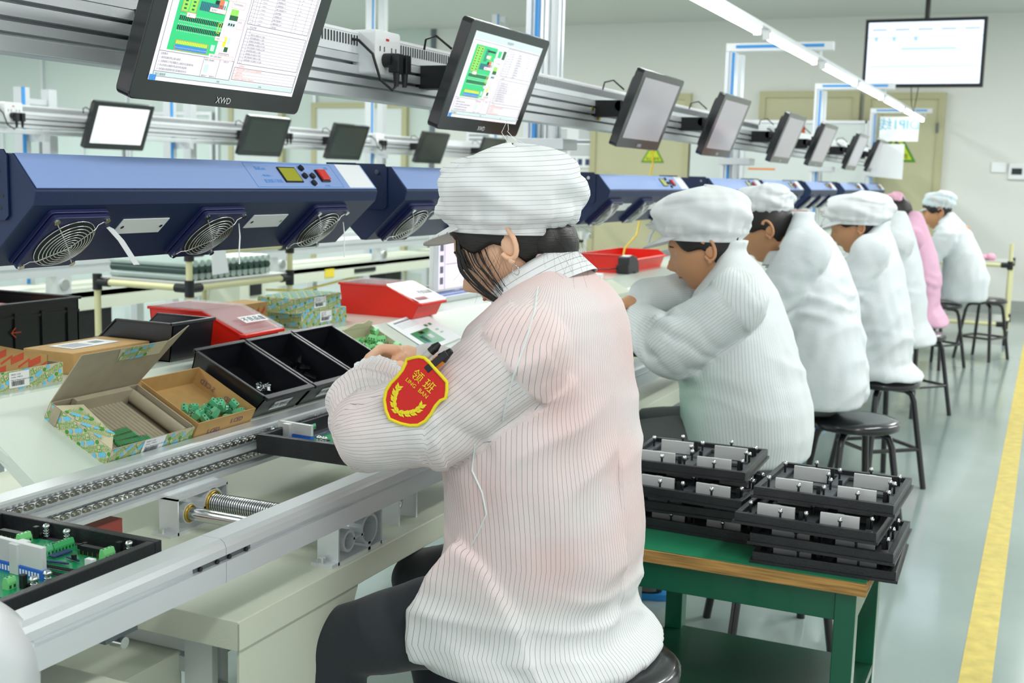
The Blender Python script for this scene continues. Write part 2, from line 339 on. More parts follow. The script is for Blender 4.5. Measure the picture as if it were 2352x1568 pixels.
m = MB(); m.cyl((-1.11, 11.06, 2.6), (-1.11, 11.06, 3.08), .022, 'black'); m.box(-1.25, -.97, 11.05, 11.08, 2.35, 2.65, 'black'); m.build('ceiling_mount', t)
m = MB(); m.tube([(-1.2, 11.05, 2.14), (-1.19, 11.05, 2.0), (-1.17, 11.06, 1.92), (-1.15, 11.05, 2.05), (-1.14, 11.05, 2.15)], .004, 'black', 6); m.build('cable', t)

# ================================================================ screens
mat('scr_white', '#d8d4da', .2, emit=0.62, spec=.6); mat('scr_pink', '#e3d5e6', .2, emit=.55, spec=.6); mat('scr_grey', '#8f8d92', .12, emit=.42, spec=.9); mat('scr_dark', '#2c322f', .12, spec=.8)
mat('scr_lit', '#d0cfd0', .2, emit=.8); mat('scr_line', '#70747c', .3, emit=.12); mat('scr_ink', '#505560', .3, emit=.1); mat('scr_green', '#35c67c', .3, emit=.45); mat('scr_lgreen', '#8ed35a', .3, emit=.5)
mat('scr_dgreen', '#2c6f45', .3, emit=.15); mat('scr_blue', '#3f86c8', .3, emit=.5); mat('scr_red', '#e07b55', .3, emit=.5); mat('scr_black', '#20303a', .3, emit=.05); mat('scr_head', '#c3d3d3', .3, emit=.5); mat('scr_yellow', '#f0e22c', .3, emit=.6); mat('scr_navy', '#3c5f94', .3, emit=.25)
mat('bezel', '#15171a', .16, spec=.7, coat=.3); mat('monitor_back', '#24272b', .45); mat('logo_white', '#e8eaec', .4)
def doc_page(m, M, W, H):
    """a work-instruction page: board photograph at left, parts table at right, notes below"""
    e = [0.0]
    def q(a, b, c, d, mt, lv=1):
        z = .0004*lv; m.add([(a*W, c*H, z), (b*W, c*H, z), (b*W, d*H, z), (a*W, d*H, z)], [(0, 1, 2, 3)], mt, M=M)
    def box(a, b, c, d, mt='scr_line', t=.0018, lv=2):
        q(a, b, c-t, c+t, mt, lv); q(a, b, d-t, d+t, mt, lv); q(a-t*.7, a+t*.7, c, d, mt, lv); q(b-t*.7, b+t*.7, c, d, mt, lv)
    def tx(s, a, c, sz, mt='scr_ink', al='LEFT'): m.text(s, M @ Matrix.Translation((a*W, c*H, .0013)), sz*H, mt, al)
    q(0, 1, 0, 1, 'scr_white', 0); q(0, 1, .92, 1, 'scr_head'); q(0.01, .99, .035, .075, 'scr_head')
    tx('作业指导书', .5, .94, .035, al='CENTER'); box(.02, .985, .035, .905)
    box(.02, .5, .075, .235); q(.3, .302, .075, .235, 'scr_line', 2); q(.405, .407, .075, .235, 'scr_line', 2); q(.5, .502, .075, .9, 'scr_line', 2)
    # board picture
    q(.06, .36, .25, .86, 'scr_green'); q(.085, .125, .56, .84, 'scr_lgreen', 2); q(.13, .17, .56, .84, 'scr_lgreen', 2); box(.083, .172, .555, .845, 'scr_red', lv=3)
    for k in range(9): q(.095, .11, .575+k*.03, .588+k*.03, 'scr_dgreen', 3); q(.143, .158, .575+k*.03, .588+k*.03, 'scr_dgreen', 3)
    for k in range(15): q(.19+k*.0105, .197+k*.0105, .59, .66, 'scr_navy', 3)
    for k in range(16): q(.21, .25, .69+k*.009, .694+k*.009, 'scr_navy', 3)
    for j in (.40, .475):
        for k in range(24): q(.085+k*.0115, .092+k*.0115, j+.012, j+.05, 'scr_black', 3); q(.0875+k*.0115, .0895+k*.0115, j, j+.062, 'scr_white', 2)
    q(.10, .30, .262, .30, 'scr_blue', 3); box(.098, .302, .258, .335, 'scr_red', lv=4)
    for k in range(19): q(.104+k*.0103, .110+k*.0103, .305, .33, 'scr_yellow', 3)
    for k in range(22): q(.104+k*.009, .107+k*.009, .275, .28, 'scr_white', 4)
    q(.32, .345, .29, .34, 'scr_head', 3); q(.3, .33, .62, .70, 'scr_red', 3); q(.33, .35, .62, .70, 'scr_head', 3); box(.27, .30, .72, .76, 'scr_yellow', lv=4); box(.33, .345, .44, .52, 'scr_yellow', lv=4)
    q(.23, .34, .8, .82, 'scr_black', 3); q(.275, .3, .66, .69, 'scr_black', 3)
    for a, c, s in ((.12, .52, 'J6'), (.235, .725, 'C1'), (.25, .595, 'R27,R7'), (.33, .38, 'R24'), (.32, .235, 'SW1,SW2,SW3'), (.345, .71, 'J9')):
        q(a, a+.03+.012*len(s), c, c+.035, 'scr_white', 4); box(a, a+.03+.012*len(s), c, c+.035, 'scr_red', .001, 5); m.text(s, M @ Matrix.Translation(((a+.008)*W, (c+.01)*H, .0026)), .022*H, 'scr_ink', 'LEFT')
    # small part pictures
    q(.385, .43, .76, .84, 'scr_green'); q(.45, .49, .75, .85, 'scr_dgreen'); q(.39, .44, .60, .65, 'scr_lgreen'); q(.39, .445, .56, .60, 'scr_dgreen'); q(.385, .44, .50, .555, 'scr_head')
    for k in range(3): q(.392+k*.016, .401+k*.016, .515, .535, 'scr_black', 3)
    box(.385, .47, .66, .715, 'scr_red', .001); tx('为元件本体标记', .39, .685, .018); box(.45, .495, .5, .58, 'scr_red', .001); tx('点对应', .453, .55, .016, 'scr_navy')
    q(.392, .412, .34, .42, 'scr_yellow'); q(.415, .435, .36, .42, 'scr_head'); q(.41, .435, .3, .34, 'scr_dgreen'); box(.385, .45, .26, .285); tx('J9插件示意图', .389, .266, .016)
    # right-hand tables
    box(.515, .975, .56, .895)
    for k in range(11): q(.515, .975, .56+k*.0305, .5618+k*.0305, 'scr_line', 2)
    for a in (.545, .565, .68, .84, .93): q(a, a+.0015, .56, .895, 'scr_line', 2)
    names = ['插件电容', '金属电阻器 1/4W', '螺钉式接线端子', '普通插座 2PIN', '晶体振荡器', '螺钉式接线端子 9P', '金属电阻器 1W', '普通插座 3PIN', '插件电阻器', '拨码开关']
    for k in range(10):
        z = .566+k*.0305; tx(str(10-k), .526, z, .018); tx(names[k], .686, z, .017); tx('Y%04d-%02d' % (1300+k*37, k+1), .58, z, .016); tx(['C1', 'R27', 'J6', 'J9', 'Y1', 'J2,J5', 'R24', 'J7', 'R3', 'SW1'][k], .86, z, .016); tx('1', .945, z, .016)
    tx('二、作业步骤', .515, .528, .022); box(.525, .975, .225, .52)
    for k in range(11): q(.525, .975, .225+k*.0268, .2268+k*.0268, 'scr_line', 2)
    q(.55, .5515, .225, .52, 'scr_line', 2)
    for k in range(10): tx(str(10-k), .532, .23+k*.0268, .016); (k and tx(names[k]+' 插装在 '+['', 'R27', 'J6', 'J9', 'Y1', 'J2', 'R24', 'J7', 'C1', 'SW1'][k]+' 位置。', .56, .2305+k*.0268, .016))
    tx('三、注意事项:', .515, .198, .02, 'scr_red'); box(.515, .98, .085, .19)
    for k, s in enumerate(('4. 轻拿轻放,不合格品放入不良品盒内。', '3. 戴静电环作业。', '2. 元器件高度。', '1. 检查元件,插件元件贴平至与PCB,按顺序插件。')): tx(s, .52, .092+k*.026, .018, 'scr_red'); q(.515, .98, .085+k*.026, .0864+k*.026, 'scr_line', 2)
    for k, s in enumerate(('4. 当机器出现故障时请立即通知技术员。', '3. 作业时禁止佩戴手饰(如手表,戒指等)', '2. 注意保持工作区域整洁,认真及时实施保险标', '1. 操作机器时禁止披头散发。', '注意事项:')): tx(s, .03, .088+k*.03, .02)
    tx('使用工具&辅料:', .305, .21, .018); tx('戴静电手环', .308, .082, .014); tx('戴静电手套', .36, .082, .014); tx('标准工时', .43, .215, .016)
    q(.315, .345, .11, .18, 'scr_head'); q(.365, .395, .11, .185, 'scr_pink'); tx('制订:雷俊银', .03, .045, .022); tx('审核:', .42, .045, .018); tx('批准:', .72, .045, .018)
    q(.0, .04, .0, .045, 'scr_blue', 3)
MW, MH = .485, .2795
tilt = math.atan2(.097, .262)
def make_monitor(label, kind, group=None, logo=True):
    """wide flat industrial monitor; local origin at the lower edge of the glass, screen facing +X and tilted down"""
    t = thing('monitor', label, 'monitor', (0, 0, 0), group=group)
    # local frame: u along +Y, v up the tilted face, n out of the glass
    u = Vector((0, 1, 0)); v = Vector((math.sin(tilt), 0, math.cos(tilt))); n = u.cross(v)
    M = Matrix((u, v, n)).transposed().to_4x4()
    m = MB(); m.prism([(y, z) for y, z in rr(0, MW, 0, MH, .012)], 'z', -.03, 0, 'bezel', M=M); m.build('bezel', t, local=True, bevel=.002)
    m = MB(); m.prism(rr(.05, MW-.05, .03, MH-.03, .02), 'z', -.05, -.031, 'monitor_back', M=M); m.build('rear_housing', t, local=True)
    b = .034; m = MB(); Ms = M @ Matrix.Translation((b, .036, .0008)); sw, sh = MW-2*b-.004, MH-.036-.024
    if kind == 'doc': doc_page(m, Ms, sw, sh)
    else:
        m.add([(0, 0, 0), (sw, 0, 0), (sw, sh, 0), (0, sh, 0)], [(0, 1, 2, 3)], {'lit': 'scr_lit', 'dark': 'scr_dark', 'grey': 'scr_grey'}[kind], M=Ms)
        if kind == 'greyx':
            for k in range(12): m.add([(.4*sw, .2*sh+k*.05*sh, .0006), (.9*sw, .2*sh+k*.05*sh, .0006), (.9*sw, .2*sh+k*.05*sh+.002, .0006), (.4*sw, .2*sh+k*.05*sh+.002, .0006)], [(0, 1, 2, 3)], 'scr_line', M=Ms)
            m.add([(.05*sw, .3*sh, .0006), (.3*sw, .3*sh, .0006), (.3*sw, .85*sh, .0006), (.05*sw, .85*sh, .0006)], [(0, 1, 2, 3)], 'scr_dgreen', M=Ms)
        if kind == 'lit': m.add([(.02*sw, .04*sh, .0006), (.2*sw, .04*sh, .0006), (.2*sw, .055*sh, .0006), (.02*sw, .055*sh, .0006)], [(0, 1, 2, 3)], 'scr_blue', M=Ms)
    m.build('screen', t, local=True)
    if logo: m = MB(); m.text('XWD', M @ Matrix.Translation((MW/2, .008, .0012)), .017, 'logo_white'); m.build('lettering', t, local=True)
    # arm reaching back to the rail
    c = M @ Vector((MW*.45, MH*.48, -.05)); m = MB(); m.box(c.x-.02, c.x+.01, c.y-.045, c.y+.045, c.z-.045, c.z+.045, 'black'); m.cyl((c.x-.01, c.y, c.z), (c.x-.055, c.y, c.z+.01), .022, 'black', 14)
    m.cyl((c.x-.055, c.y-.03, c.z+.01), (c.x-.055, c.y+.03, c.z+.01), .02, 'black', 14); m.box(c.x-.165, c.x-.05, c.y-.03, c.y+.03, c.z-.03, c.z+.03, 'black'); m.build('mounting_arm', t, local=True, bevel=.003)
    m = MB(); m.tube([(c.x-.01, c.y-.12, c.z+.06), (c.x-.04, c.y-.15, c.z+.09), (c.x-.08, c.y-.13, c.z+.085), (c.x-.09, c.y-.12, c.z+.06)], .003, 'black', 6); m.build('cable', t, local=True)
    return t
MON_Y = [1.548, 2.628, 3.955, 5.065, 6.44, 7.53, 8.98, 10.1]
lab = ['largest monitor at the upper left showing a green circuit board and a parts table', 'second near monitor, above the nearest white cap, showing the board page',
       'third monitor on the near rail, grey with reflections, beside the white socket box', 'fourth monitor along the near rail, mirroring a pink smear',
       'fifth monitor along the near rail in front of the third gantry post', 'sixth monitor along the near rail below the tube lamps', 'seventh monitor along the near rail, small and pale grey', 'farthest monitor of the near rail beside the white hanging sheet']
mons = []
m1 = make_monitor(lab[0], 'doc', 'monitors on the near rail'); m1.location = (-1.4, MON_Y[0], 1.39); mons.append(m1)
m2 = dup(m1, (-1.4, MON_Y[1], 1.39), lab[1])
gm = make_monitor(lab[2], 'grey', 'monitors on the near rail'); gm.location = (-1.4, MON_Y[2], 1.39)
for k in range(3, 8): dup(gm, (-1.4, MON_Y[k], 1.39), lab[k])
# ---------------------------------------------------------------- rails carrying the monitors
def duct(m, X, Y0, Y1, z0, z1, pitch=.0125):
    m.box(X-.05, X, Y0, Y1, z0, z1, 'duct')
    m.box(X-.052, X+.0015, Y0, Y1, z1-.004, z1+.003, 'white_plastic')
def duct_slots(X, Y0, Y1, z0, z1, pitch=.0125):
    m = MB(); y = Y0
    while y < Y1: m.box(X, X+.0012, y, y+.005, z0+.018, z1-.008, 'dark_slot'); y += pitch
    return m
def rail(X, Y0, Y1, label, z=0.0):
    t = thing('monitor_rail', label, 'rail', (X, Y0, 1.45+z))
    m = MB(); prof = [(X-.08, 1.49+z), (X-.004, 1.49+z), (X-.004, 1.506+z), (X-.03, 1.506+z), (X-.03, 1.514+z), (X, 1.514+z), (X, 1.534+z), (X-.03, 1.534+z), (X-.03, 1.542+z), (X, 1.542+z), (X, 1.56+z), (X-.08, 1.56+z)]
    m.prism(prof, 'y', Y0, Y1, 'alu'); m.build('profile_beam', t)
    m = MB(); m.box(X-.07, X-.01, Y0, Y1, 1.458+z, 1.484+z, 'alu'); m.build('lower_bar', t, bevel=.002)
    m = MB(); duct(m, X-.002, Y0, Y1, 1.562+z, 1.612+z); m.build('wire_duct', t)
    m = duct_slots(X-.002, Y0, min(Y1, Y0+6.5), 1.562+z, 1.612+z); m.build('duct_slots', t)
    return t
rail(-1.55, .3, 12.9, 'long aluminium rail with slotted white wire duct carrying the near monitors')
rail(-5.15, 3.2, 12.9, 'second aluminium rail with slotted duct carrying the small monitors at the back left', -.02)
def socket(X, Y, label, z=0.0, grp='socket boxes with black plugs', s=1.0):
    t = thing('socket_box', label, 'socket', (X, Y, 1.5+z), group=grp)
    m = MB(); m.prism(rr(Y, Y+.12, 1.515+z, 1.62+z, .008), 'x', X-.02, X+.045, 'white_plastic'); m.build('housing', t, bevel=.003)
    m = MB(); m.box(X+.045, X+.047, Y+.05, Y+.062, 1.597+z, 1.602+z, 'badge_red'); m.build('switch_light', t)
    for dy in (.02, .04, .075, .095): MB().box(X+.0452, X+.0462, Y+dy, Y+dy+.003, 1.57+z, 1.582+z, 'dark_slot').build('outlet', t)
    for dy in (.045, .085):
        m = MB(); m.cyl((X+.046, Y+dy, 1.55+z), (X+.07, Y+dy, 1.55+z), .017, 'black', 16); m.box(X+.062, X+.09, Y+dy-.012, Y+dy+.012, 1.52+z, 1.565+z, 'black'); m.cyl((X+.078, Y+dy, 1.522+z), (X+.078, Y+dy, 1.488+z), .009, 'black', 10, r1=.006); m.build('plug', t, bevel=.002)
    m = MB(); m.tube([(X+.078, Y+.045, 1.49+z), (X+.076, Y+.03, 1.478+z), (X+.06, Y-.0, 1.50+z), (X+.045, Y-.012, 1.56+z), (X+.01, Y-.02, 1.592+z), (X-.004, Y-.03, 1.594+z)], .0035, 'black', 8); m.build('cable', t)
    return t
for Y, l in ((2.51, 'white socket box with two black plugs and looping cord beside the largest monitor'), (4.62, 'white socket box with black plugs behind the third near monitor'), (7.05, 'white socket box with plugs between the fifth and sixth near monitors'), (9.5, 'small far socket box with plugs by the seventh near monitor')):
    socket(-1.55, Y, l)
for Y, l in ((4.72, 'white socket box with black plugs on the back rail beside the lit white monitor'), (7.2, 'white socket box on the back rail between two dark monitors'), (8.55, 'small socket box on the back rail left of the fifth dark monitor')):
    socket(-5.15, Y, l, -.02)
MAT2 = [(3.72, 'lit', 'partly cut-off lit monitor at the left edge on the back rail'), (5.17, 'lit', 'blank white lit monitor on the back rail'), (6.57, 'dark', 'dark monitor on the back rail just right of the lit ones'),
        (7.63, 'dark', 'dark monitor on the back rail under the near socket box'), (9.0, 'dark', 'dark monitor on the back rail left of the white cap'), (10.2, 'dark', 'farthest dark monitor on the back rail, half hidden by the white cap')]
lt = dk = None
for Y, k, l in MAT2:
    if k == 'lit' and lt is None: o = lt = make_monitor(l, 'lit', 'monitors on the back rail', False)
    elif k == 'dark' and dk is None: o = dk = make_monitor(l, 'dark', 'monitors on the back rail', False)
    else: o = dup(lt if k == 'lit' else dk, (0, 0, 0), l)
    o.location = (-5.0, Y, 1.37)

# ---------------------------------------------------------------- gantry posts and tube lamps
def gantry(Y, label, bolts=True, lamp=True, X=-1.787):
    Y = Y*1.051; t = thing('gantry_post', label, 'post', (X, Y, .845), group='aluminium gantry posts of the near line')
    for dy in (0, .17):
        m = MB(); q = .03; prof = []
        for sx, sy in ((1, 1), (-1, 1), (-1, -1), (1, -1)):
            c = [(q*sx, .008*sy), (.014*sx, .008*sy), (.014*sx, .012*sy), (.012*sx, .014*sy), (.008*sx, .014*sy), (.008*sx, q*sy)]
            if sx*sy < 0: c = c
            prof.append(c)
        P = [(q, q), (.01, q), (.01, .018), (-.01, .018), (-.01, q), (-q, q), (-q, .01), (-.018, .01), (-.018, -.01), (-q, -.01), (-q, -q), (-.01, -q), (-.01, -.018), (.01, -.018), (.01, -q), (q, -q), (q, -.01), (.018, -.01), (.018, .01), (q, .01)]
        m.prism([(X+a, Y+dy+b) for a, b in P], 'z', .846, 2.036, 'alu_bright'); m.build('upright', t)
    m = MB(); m.box(X-.03, -1.2, Y-.03, Y+.03, 2.037, 2.085, 'alu_bright'); m.build('cross_arm', t, bevel=.002)
    m = MB(); m.box(X+.012, X+.024, Y-.046, Y-.0305, .9, 2.03, 'tape_blue'); m.box(X+.03, -1.25, Y-.034, Y-.0305, 2.055, 2.072, 'tape_blue'); m.build('cable_strip', t)
    m = MB(); m.box(X-.03, -1.63, Y-.09, Y+.05, 1.38, 1.42, 'alu'); m.box(X+.03, X+.034, Y-.06, Y+.23, 1.5, 1.56, 'alu'); m.build('bracket', t, bevel=.002)
    for dy, z in ((-.02, 1.53), (.06, 1.53), (.055, 1.50)):
        MB().cyl((-1.552, Y+dy, z), (-1.545, Y+dy, z), .008, 'brass', 10).build('bolt', t)
    return t
for Y, l in ((3.93, 'double aluminium gantry post with blue strip behind the white cap in front'), (6.70, 'aluminium gantry post behind the fourth near monitor'), (9.44, 'aluminium gantry post behind the sixth near monitor'), (12.5, 'farthest gantry post beside the mirrored line sign')):
    gantry(Y, l)
t = thing('lamp_rail', 'slim white rail along the gantry arms carrying the tube lamps', 'rail', (-1.27, 3.5, 1.98))
MB().box(-1.285, -1.255, 2.8, 13.2, 1.985, 2.0, 'alu_bright').build('beam', t, bevel=.002)
for y in (4.13, 7.04, 9.92, 13.14): MB().box(-1.275, -1.265, y-.01, y+.01, 2.0, 2.037, 'alu_bright').build('hanger', t)
def tube_lamp(Y0, Y1, label):
    t = thing('tube_lamp', label, 'lamp', (-1.27, Y0, 1.94), group='bright tube lamps over the near line')
    m = MB(); m.box(-1.292, -1.248, Y0, Y1, 1.968, 1.984, 'white_plastic'); m.build('fixture', t)
    m = MB(); m.cyl((-1.27, Y0+.02, 1.953), (-1.27, Y1-.02, 1.953), .014, 'tube_glow', 12); m.build('tube', t)
    m = MB(); m.box(-1.286, -1.254, Y0-.002, Y0+.018, 1.938, 1.985, 'white_plastic'); m.build('end_cap', t); m = MB(); m.box(-1.286, -1.254, Y1-.018, Y1+.002, 1.938, 1.985, 'white_plastic'); m.build('end_cap', t)
for k, (a, b) in enumerate([(4.2, 5.45), (5.62, 6.85), (7.1, 8.33), (8.45, 9.68), (9.85, 11.08), (11.25, 12.9)]):
    tube_lamp(a, b, ['nearest and largest glowing tube lamp cut by the top of the picture', 'second glowing tube lamp along the overhead rail', 'third glowing tube lamp along the overhead rail, above the television side', 'fourth glowing tube lamp, just left of the television', 'fifth glowing tube lamp below the television', 'farthest glowing tube lamp over the mirrored line sign'][k])
# mirrored line sign hung at the far end
t = thing('line_sign', 'white hanging sheet with DIP1 line name seen from behind under the far gantry arm', 'sign', (-1.5, 12.6, 1.74))
a = at(2022, 268, Y=12.6); b = at(2108, 325, Y=12.6); m = MB(); m.box(a.x, b.x, 12.6, 12.604, b.z, a.z, 'paper'); m.build('sheet', t)
m = MB(); m.text('DIP1线', Matrix.Translation(((a.x+b.x)/2, 12.598, (a.z+b.z)/2)) @ Matrix.Scale(-1, 4, (1, 0, 0)) @ Matrix.Rotation(PI/2, 4, 'X'), .13, 'print_blue'); m.build('lettering', t)
m = MB(); m.cyl((a.x+.02, 12.602, a.z), (a.x+.02, 12.602, 2.0), .002, 'ink', 6); m.cyl((b.x-.02, 12.602, a.z), (b.x-.02, 12.602, 2.0), .002, 'ink', 6); m.build('string', t)
t = thing('hanging_paper', 'white paper sheet clipped in front of the farthest near monitor', 'paper', (-1.25, 10.3, 1.4))
a = at(2003, 330, Y=10.3); b = at(2072, 412, Y=10.3); m = MB(); m.hexa([(a.x, 10.3, b.z+.02), (b.x, 10.3, b.z), (b.x, 10.304, b.z), (a.x, 10.304, b.z+.02)], [(a.x+.02, 10.3, a.z), (b.x, 10.3, a.z), (b.x, 10.304, a.z), (a.x+.02, 10.304, a.z)], 'paper'); m.build('sheet', t)
m = MB(); m.cyl((a.x+.03, 10.3, a.z), (-1.35, 10.3, 1.62), .003, 'ink', 6); m.build('clip', t)

# ================================================================ ionising blowers
mat('lcd', '#a9a92c', .25); mat('red_switch', '#e0261b', .25, coat=.5)
def make_ionizer(label, grp):
    t = thing('ionizing_blower', label, 'ionizing blower', (0, 0, 0), group=grp); L = 1.075
    P = [(-.062, .06), (-.05, .06), (0, 0), (-.006, -.024), (-.12, -.131), (-.136, -.131), (-.24, -.035), (-.24, .06)]
    m = MB(); m.prism([(x, z+1.236) for x, z in P], 'y', 0, L, 'ion_blue'); m.build('housing', t, local=True, bevel=.002)
    # pale control panel on the upper slope
    a = Vector((-.052, 0, 1.236+.0608)); b = Vector((-.0012, 0, 1.236+.0022)); d = (b-a); wv = d.length; nn = Vector((-d.z, 0, d.x)).normalized(); nn = nn if nn.x > 0 else -nn
    Mp = Matrix((Vector((0, 1, 0)), -d.normalized(), Vector((0, 1, 0)).cross(-d.normalized()))).transposed().to_4x4(); Mp.translation = b+Vector((0, 0, 0))
    Mp.translation = b + (Mp.to_3x3() @ Vector((0, 0, 1)))*.0006
    m = MB(); m.box(.004, L-.004, .002, wv-.002, -.0005, .0012, 'ion_panel', M=Mp); m.build('control_panel', t, local=True)
    m = MB(); e = .0016
    def ln(x0, y0, x1, y1, th=.0012):
        dd = Vector((x1-x0, y1-y0, 0)); nq = Vector((-dd.y, dd.x, 0)).normalized()*th/2; A = Vector((x0, y0, e)); B = Vector((x1, y1, e)); m.add([A-nq, B-nq, B+nq, A+nq], [(0, 1, 2, 3)], 'tape_blue', M=Mp)
    ln(.60, .006, .93, .006); ln(.60, .071, .93, .071); ln(.60, .006, .60, .071); ln(.93, .006, .93, .071)
    m.text('BaKon', Mp @ Matrix.Translation((.63, .052, e)), .014, 'tape_blue', 'LEFT'); m.text('—BK463—', Mp @ Matrix.Translation((.635, .034, e)), .009, 'tape_blue', 'LEFT'); m.text('直流离子风机', Mp @ Matrix.Translation((.635, .018, e)), .011, 'tape_blue', 'LEFT'); m.text('POWER', Mp @ Matrix.Translation((.865, .008, e)), .006, 'tape_blue'); m.text('ESD', Mp @ Matrix.Translation((.905, .058, e)), .01, 'tape_blue')
    m.build('lettering', t, local=True)
    m = MB(); m.box(.71, .775, .018, .06, .0012, .004, 'black', M=Mp); m.box(.713, .772, .021, .057, .004, .0045, 'lcd', M=Mp); m.build('display', t, local=True)
    for x, y in ((.80, .058), (.795, .036), (.825, .036), (.812, .016)):
        m = MB(); m.cyl(Mp @ Vector((x, y, .001)), Mp @ Vector((x, y, .007)), .0075, 'black_gloss', 16); m.build('button', t, local=True)
    m = MB(); m.box(.85, .885, .02, .055, .001, .005, 'black', M=Mp); m.box(.853, .882, .023, .052, .005, .010, 'red_switch', M=Mp); m.build('power_switch', t, local=True, bevel=.001)
    m = MB(); m.box(.955, 1.065, .005, .075, .0013, .0017, 'paper', M=Mp); m.build('paper_label', t, local=True)
    # fan face
    A = Vector((-.006, 0, 1.236-.024)); B = Vector((-.12, 0, 1.236-.131)); dv = (A-B).normalized(); Mf = Matrix((Vector((0, 1, 0)), dv, Vector((0, 1, 0)).cross(dv))).transposed().to_4x4(); Mf.translation = B
    for fi, yc in enumerate((.108, .498, .89)):
        f = MB(); f.prism(rr(yc-.068, yc+.068, .010, .146, .008), 'z', 0, .008, 'ion_navy', M=Mf); f.prism(rr(yc-.066, yc+.066, .012, .144, .008), 'z', .009, .018, 'ion_navy', M=Mf)
        fo = f.build('fan', t, local=True, bevel=.001)
        g = MB(); g.cyl(Mf @ Vector((yc, .078, .0182)), Mf @ Vector((yc, .078, .0188)), .058, 'dark_slot', 32); g.build('fan_opening', fo, local=True)
        g = MB()
        for k in range(9):
            R = .008+k*.0062; g.torus(Mf @ Matrix.Translation((yc, .078, .020+.010*(1-(k/8.0)**2)**.5 if k < 8 else .020)), R, .0011, 'steel', 32, 5)
        for s in (1, -1):
            for k in (1, -1):
                pts = [(.058*s*k, .058*k, .019), (.046*s*k, .046*k, .019), (.040*s*k, .040*k, .024), (0, 0, .031)]
                g.tube([Mf @ Vector((yc+p[0], .078+p[1], p[2])) for p in pts], .0013, 'steel', 6)
        g.build('grille', fo, local=True)
        for sx in (1, -1):
            for sy in (1, -1):
                g = MB(); g.cyl(Mf @ Vector((yc+.058*sx, .078+.058*sy, .018)), Mf @ Vector((yc+.058*sx, .078+.058*sy, .022)), .0058, 'steel', 12); g.build('screw', fo, local=True)
    for yc in (.30, .69):
        m = MB(); m.box(yc-.062, yc+.062, .075, .115, 0, .0015, 'sticker', M=Mf); m.build('cover_plate', t, local=True)
        for dx in (-.052, .052):
            g = MB(); g.cyl(Mf @ Vector((yc+dx, .095, .001)), Mf @ Vector((yc+dx, .095, .003)), .004, 'steel', 10); g.build('rivet', t, local=True)
    for y0 in (-.0045, L+.0015):
        m = MB(); q = [(-.15, -.05), (-.066, -.05), (-.058, -.042), (-.058, .055), (-.066, .066), (-.15, .066)]
        m.prism([(x, z+1.236) for x, z in q], 'y', y0, y0+.003, 'ion_blue')
        for x, z in ((-.075, .03), (-.085, .01), (-.07, -.01), (-.09, -.02), (-.105, .03), (-.11, .0), (-.075, -.03)): m.cyl((x, y0-.0004, z+1.236), (x, y0+.0034, z+1.236), .0035, 'dark_slot', 10)
        m.cyl((-.085, y0-.005, 1.236+.045), (-.085, y0, 1.236+.045), .006, 'steel', 12)
        m.build('mounting_plate', t, local=True)
    return t
ION = [1.445, 2.665, 4.2, 5.77, 6.93, 8.27, 9.72, 11.1]
il = ['nearest blue overhead blower with three round fan grilles and yellow display', 'second blue overhead blower, left of the capped head in front, partly hidden', 'third blue overhead blower, right of the white cap in front', 'fourth overhead blower with lit pale top behind the second worker',
      'fifth overhead blower behind the third worker', 'sixth overhead blower above the fourth worker', 'seventh overhead blower in the row', 'last and smallest overhead blower by the cream door']
i0 = make_ionizer(il[0], 'blue overhead ionizing blowers'); i0.location = (-1.5, ION[0], 0)
for k in range(1, 8): dup(i0, (-1.5, ION[k], 0), il[k])
t = thing('blower_hanger', 'square steel bar behind the blowers that holds them to the posts', 'bar', (-1.77, .6, 1.25))
MB().box(-1.7545, -1.7415, .4, 12.9, 1.23, 1.27, 'alu').build('bar', t)
def ribbon(p0, pts, wd, label, mt='paper'):
    t = thing('ribbon', label, 'ribbon', p0, group='thin streamers tied to the fan grilles'); m = MB(); vs = []; P0 = Vector(p0)
    pp = [P0+Vector(q) for q in pts]
    for i, p in enumerate(pp):
        d = (pp[min(i+1, len(pp)-1)]-pp[max(i-1, 0)]).normalized(); s = d.cross(Vector((.93, .35, .1))).normalized() if False else Vector((.35, .94, 0))
        ww = wd*(.4 if i == 0 else 1); vs += [p-s*ww/2, p+s*ww/2, p+s*ww/2+Vector((.0006, 0, 0)), p-s*ww/2+Vector((.0006, 0, 0))]
    n = len(pp); m.loft([vs[4*i:4*i+4] for i in range(n)], mt, smooth=False); m.build('strip', t)
    return t
a = at(233, 513, X=-1.555)
ribbon(a, [(0, 0, 0), (.004, .018, -.010), (.008, .04, -.032), (.010, .06, -.058), (.012, .075, -.078)], .012, 'broad white streamer with lettering tied to the nearest grille')
a = at(548, 510, X=-1.555); ribbon(a, [(0, 0, 0), (.003, .0, -.03), (.003, -.003, -.06), (.003, -.002, -.088)], .003, 'thin white streamer hanging from the second grille of the nearest blower')
a = at(788, 510, X=-1.555); ribbon(a, [(0, 0, 0), (.003, .002, -.03), (.003, .0, -.06), (.003, .001, -.085)], .003, 'thin white streamer hanging from the third grille of the nearest blower')
mat('chain_steel', '#8f8f86', .3, .9)
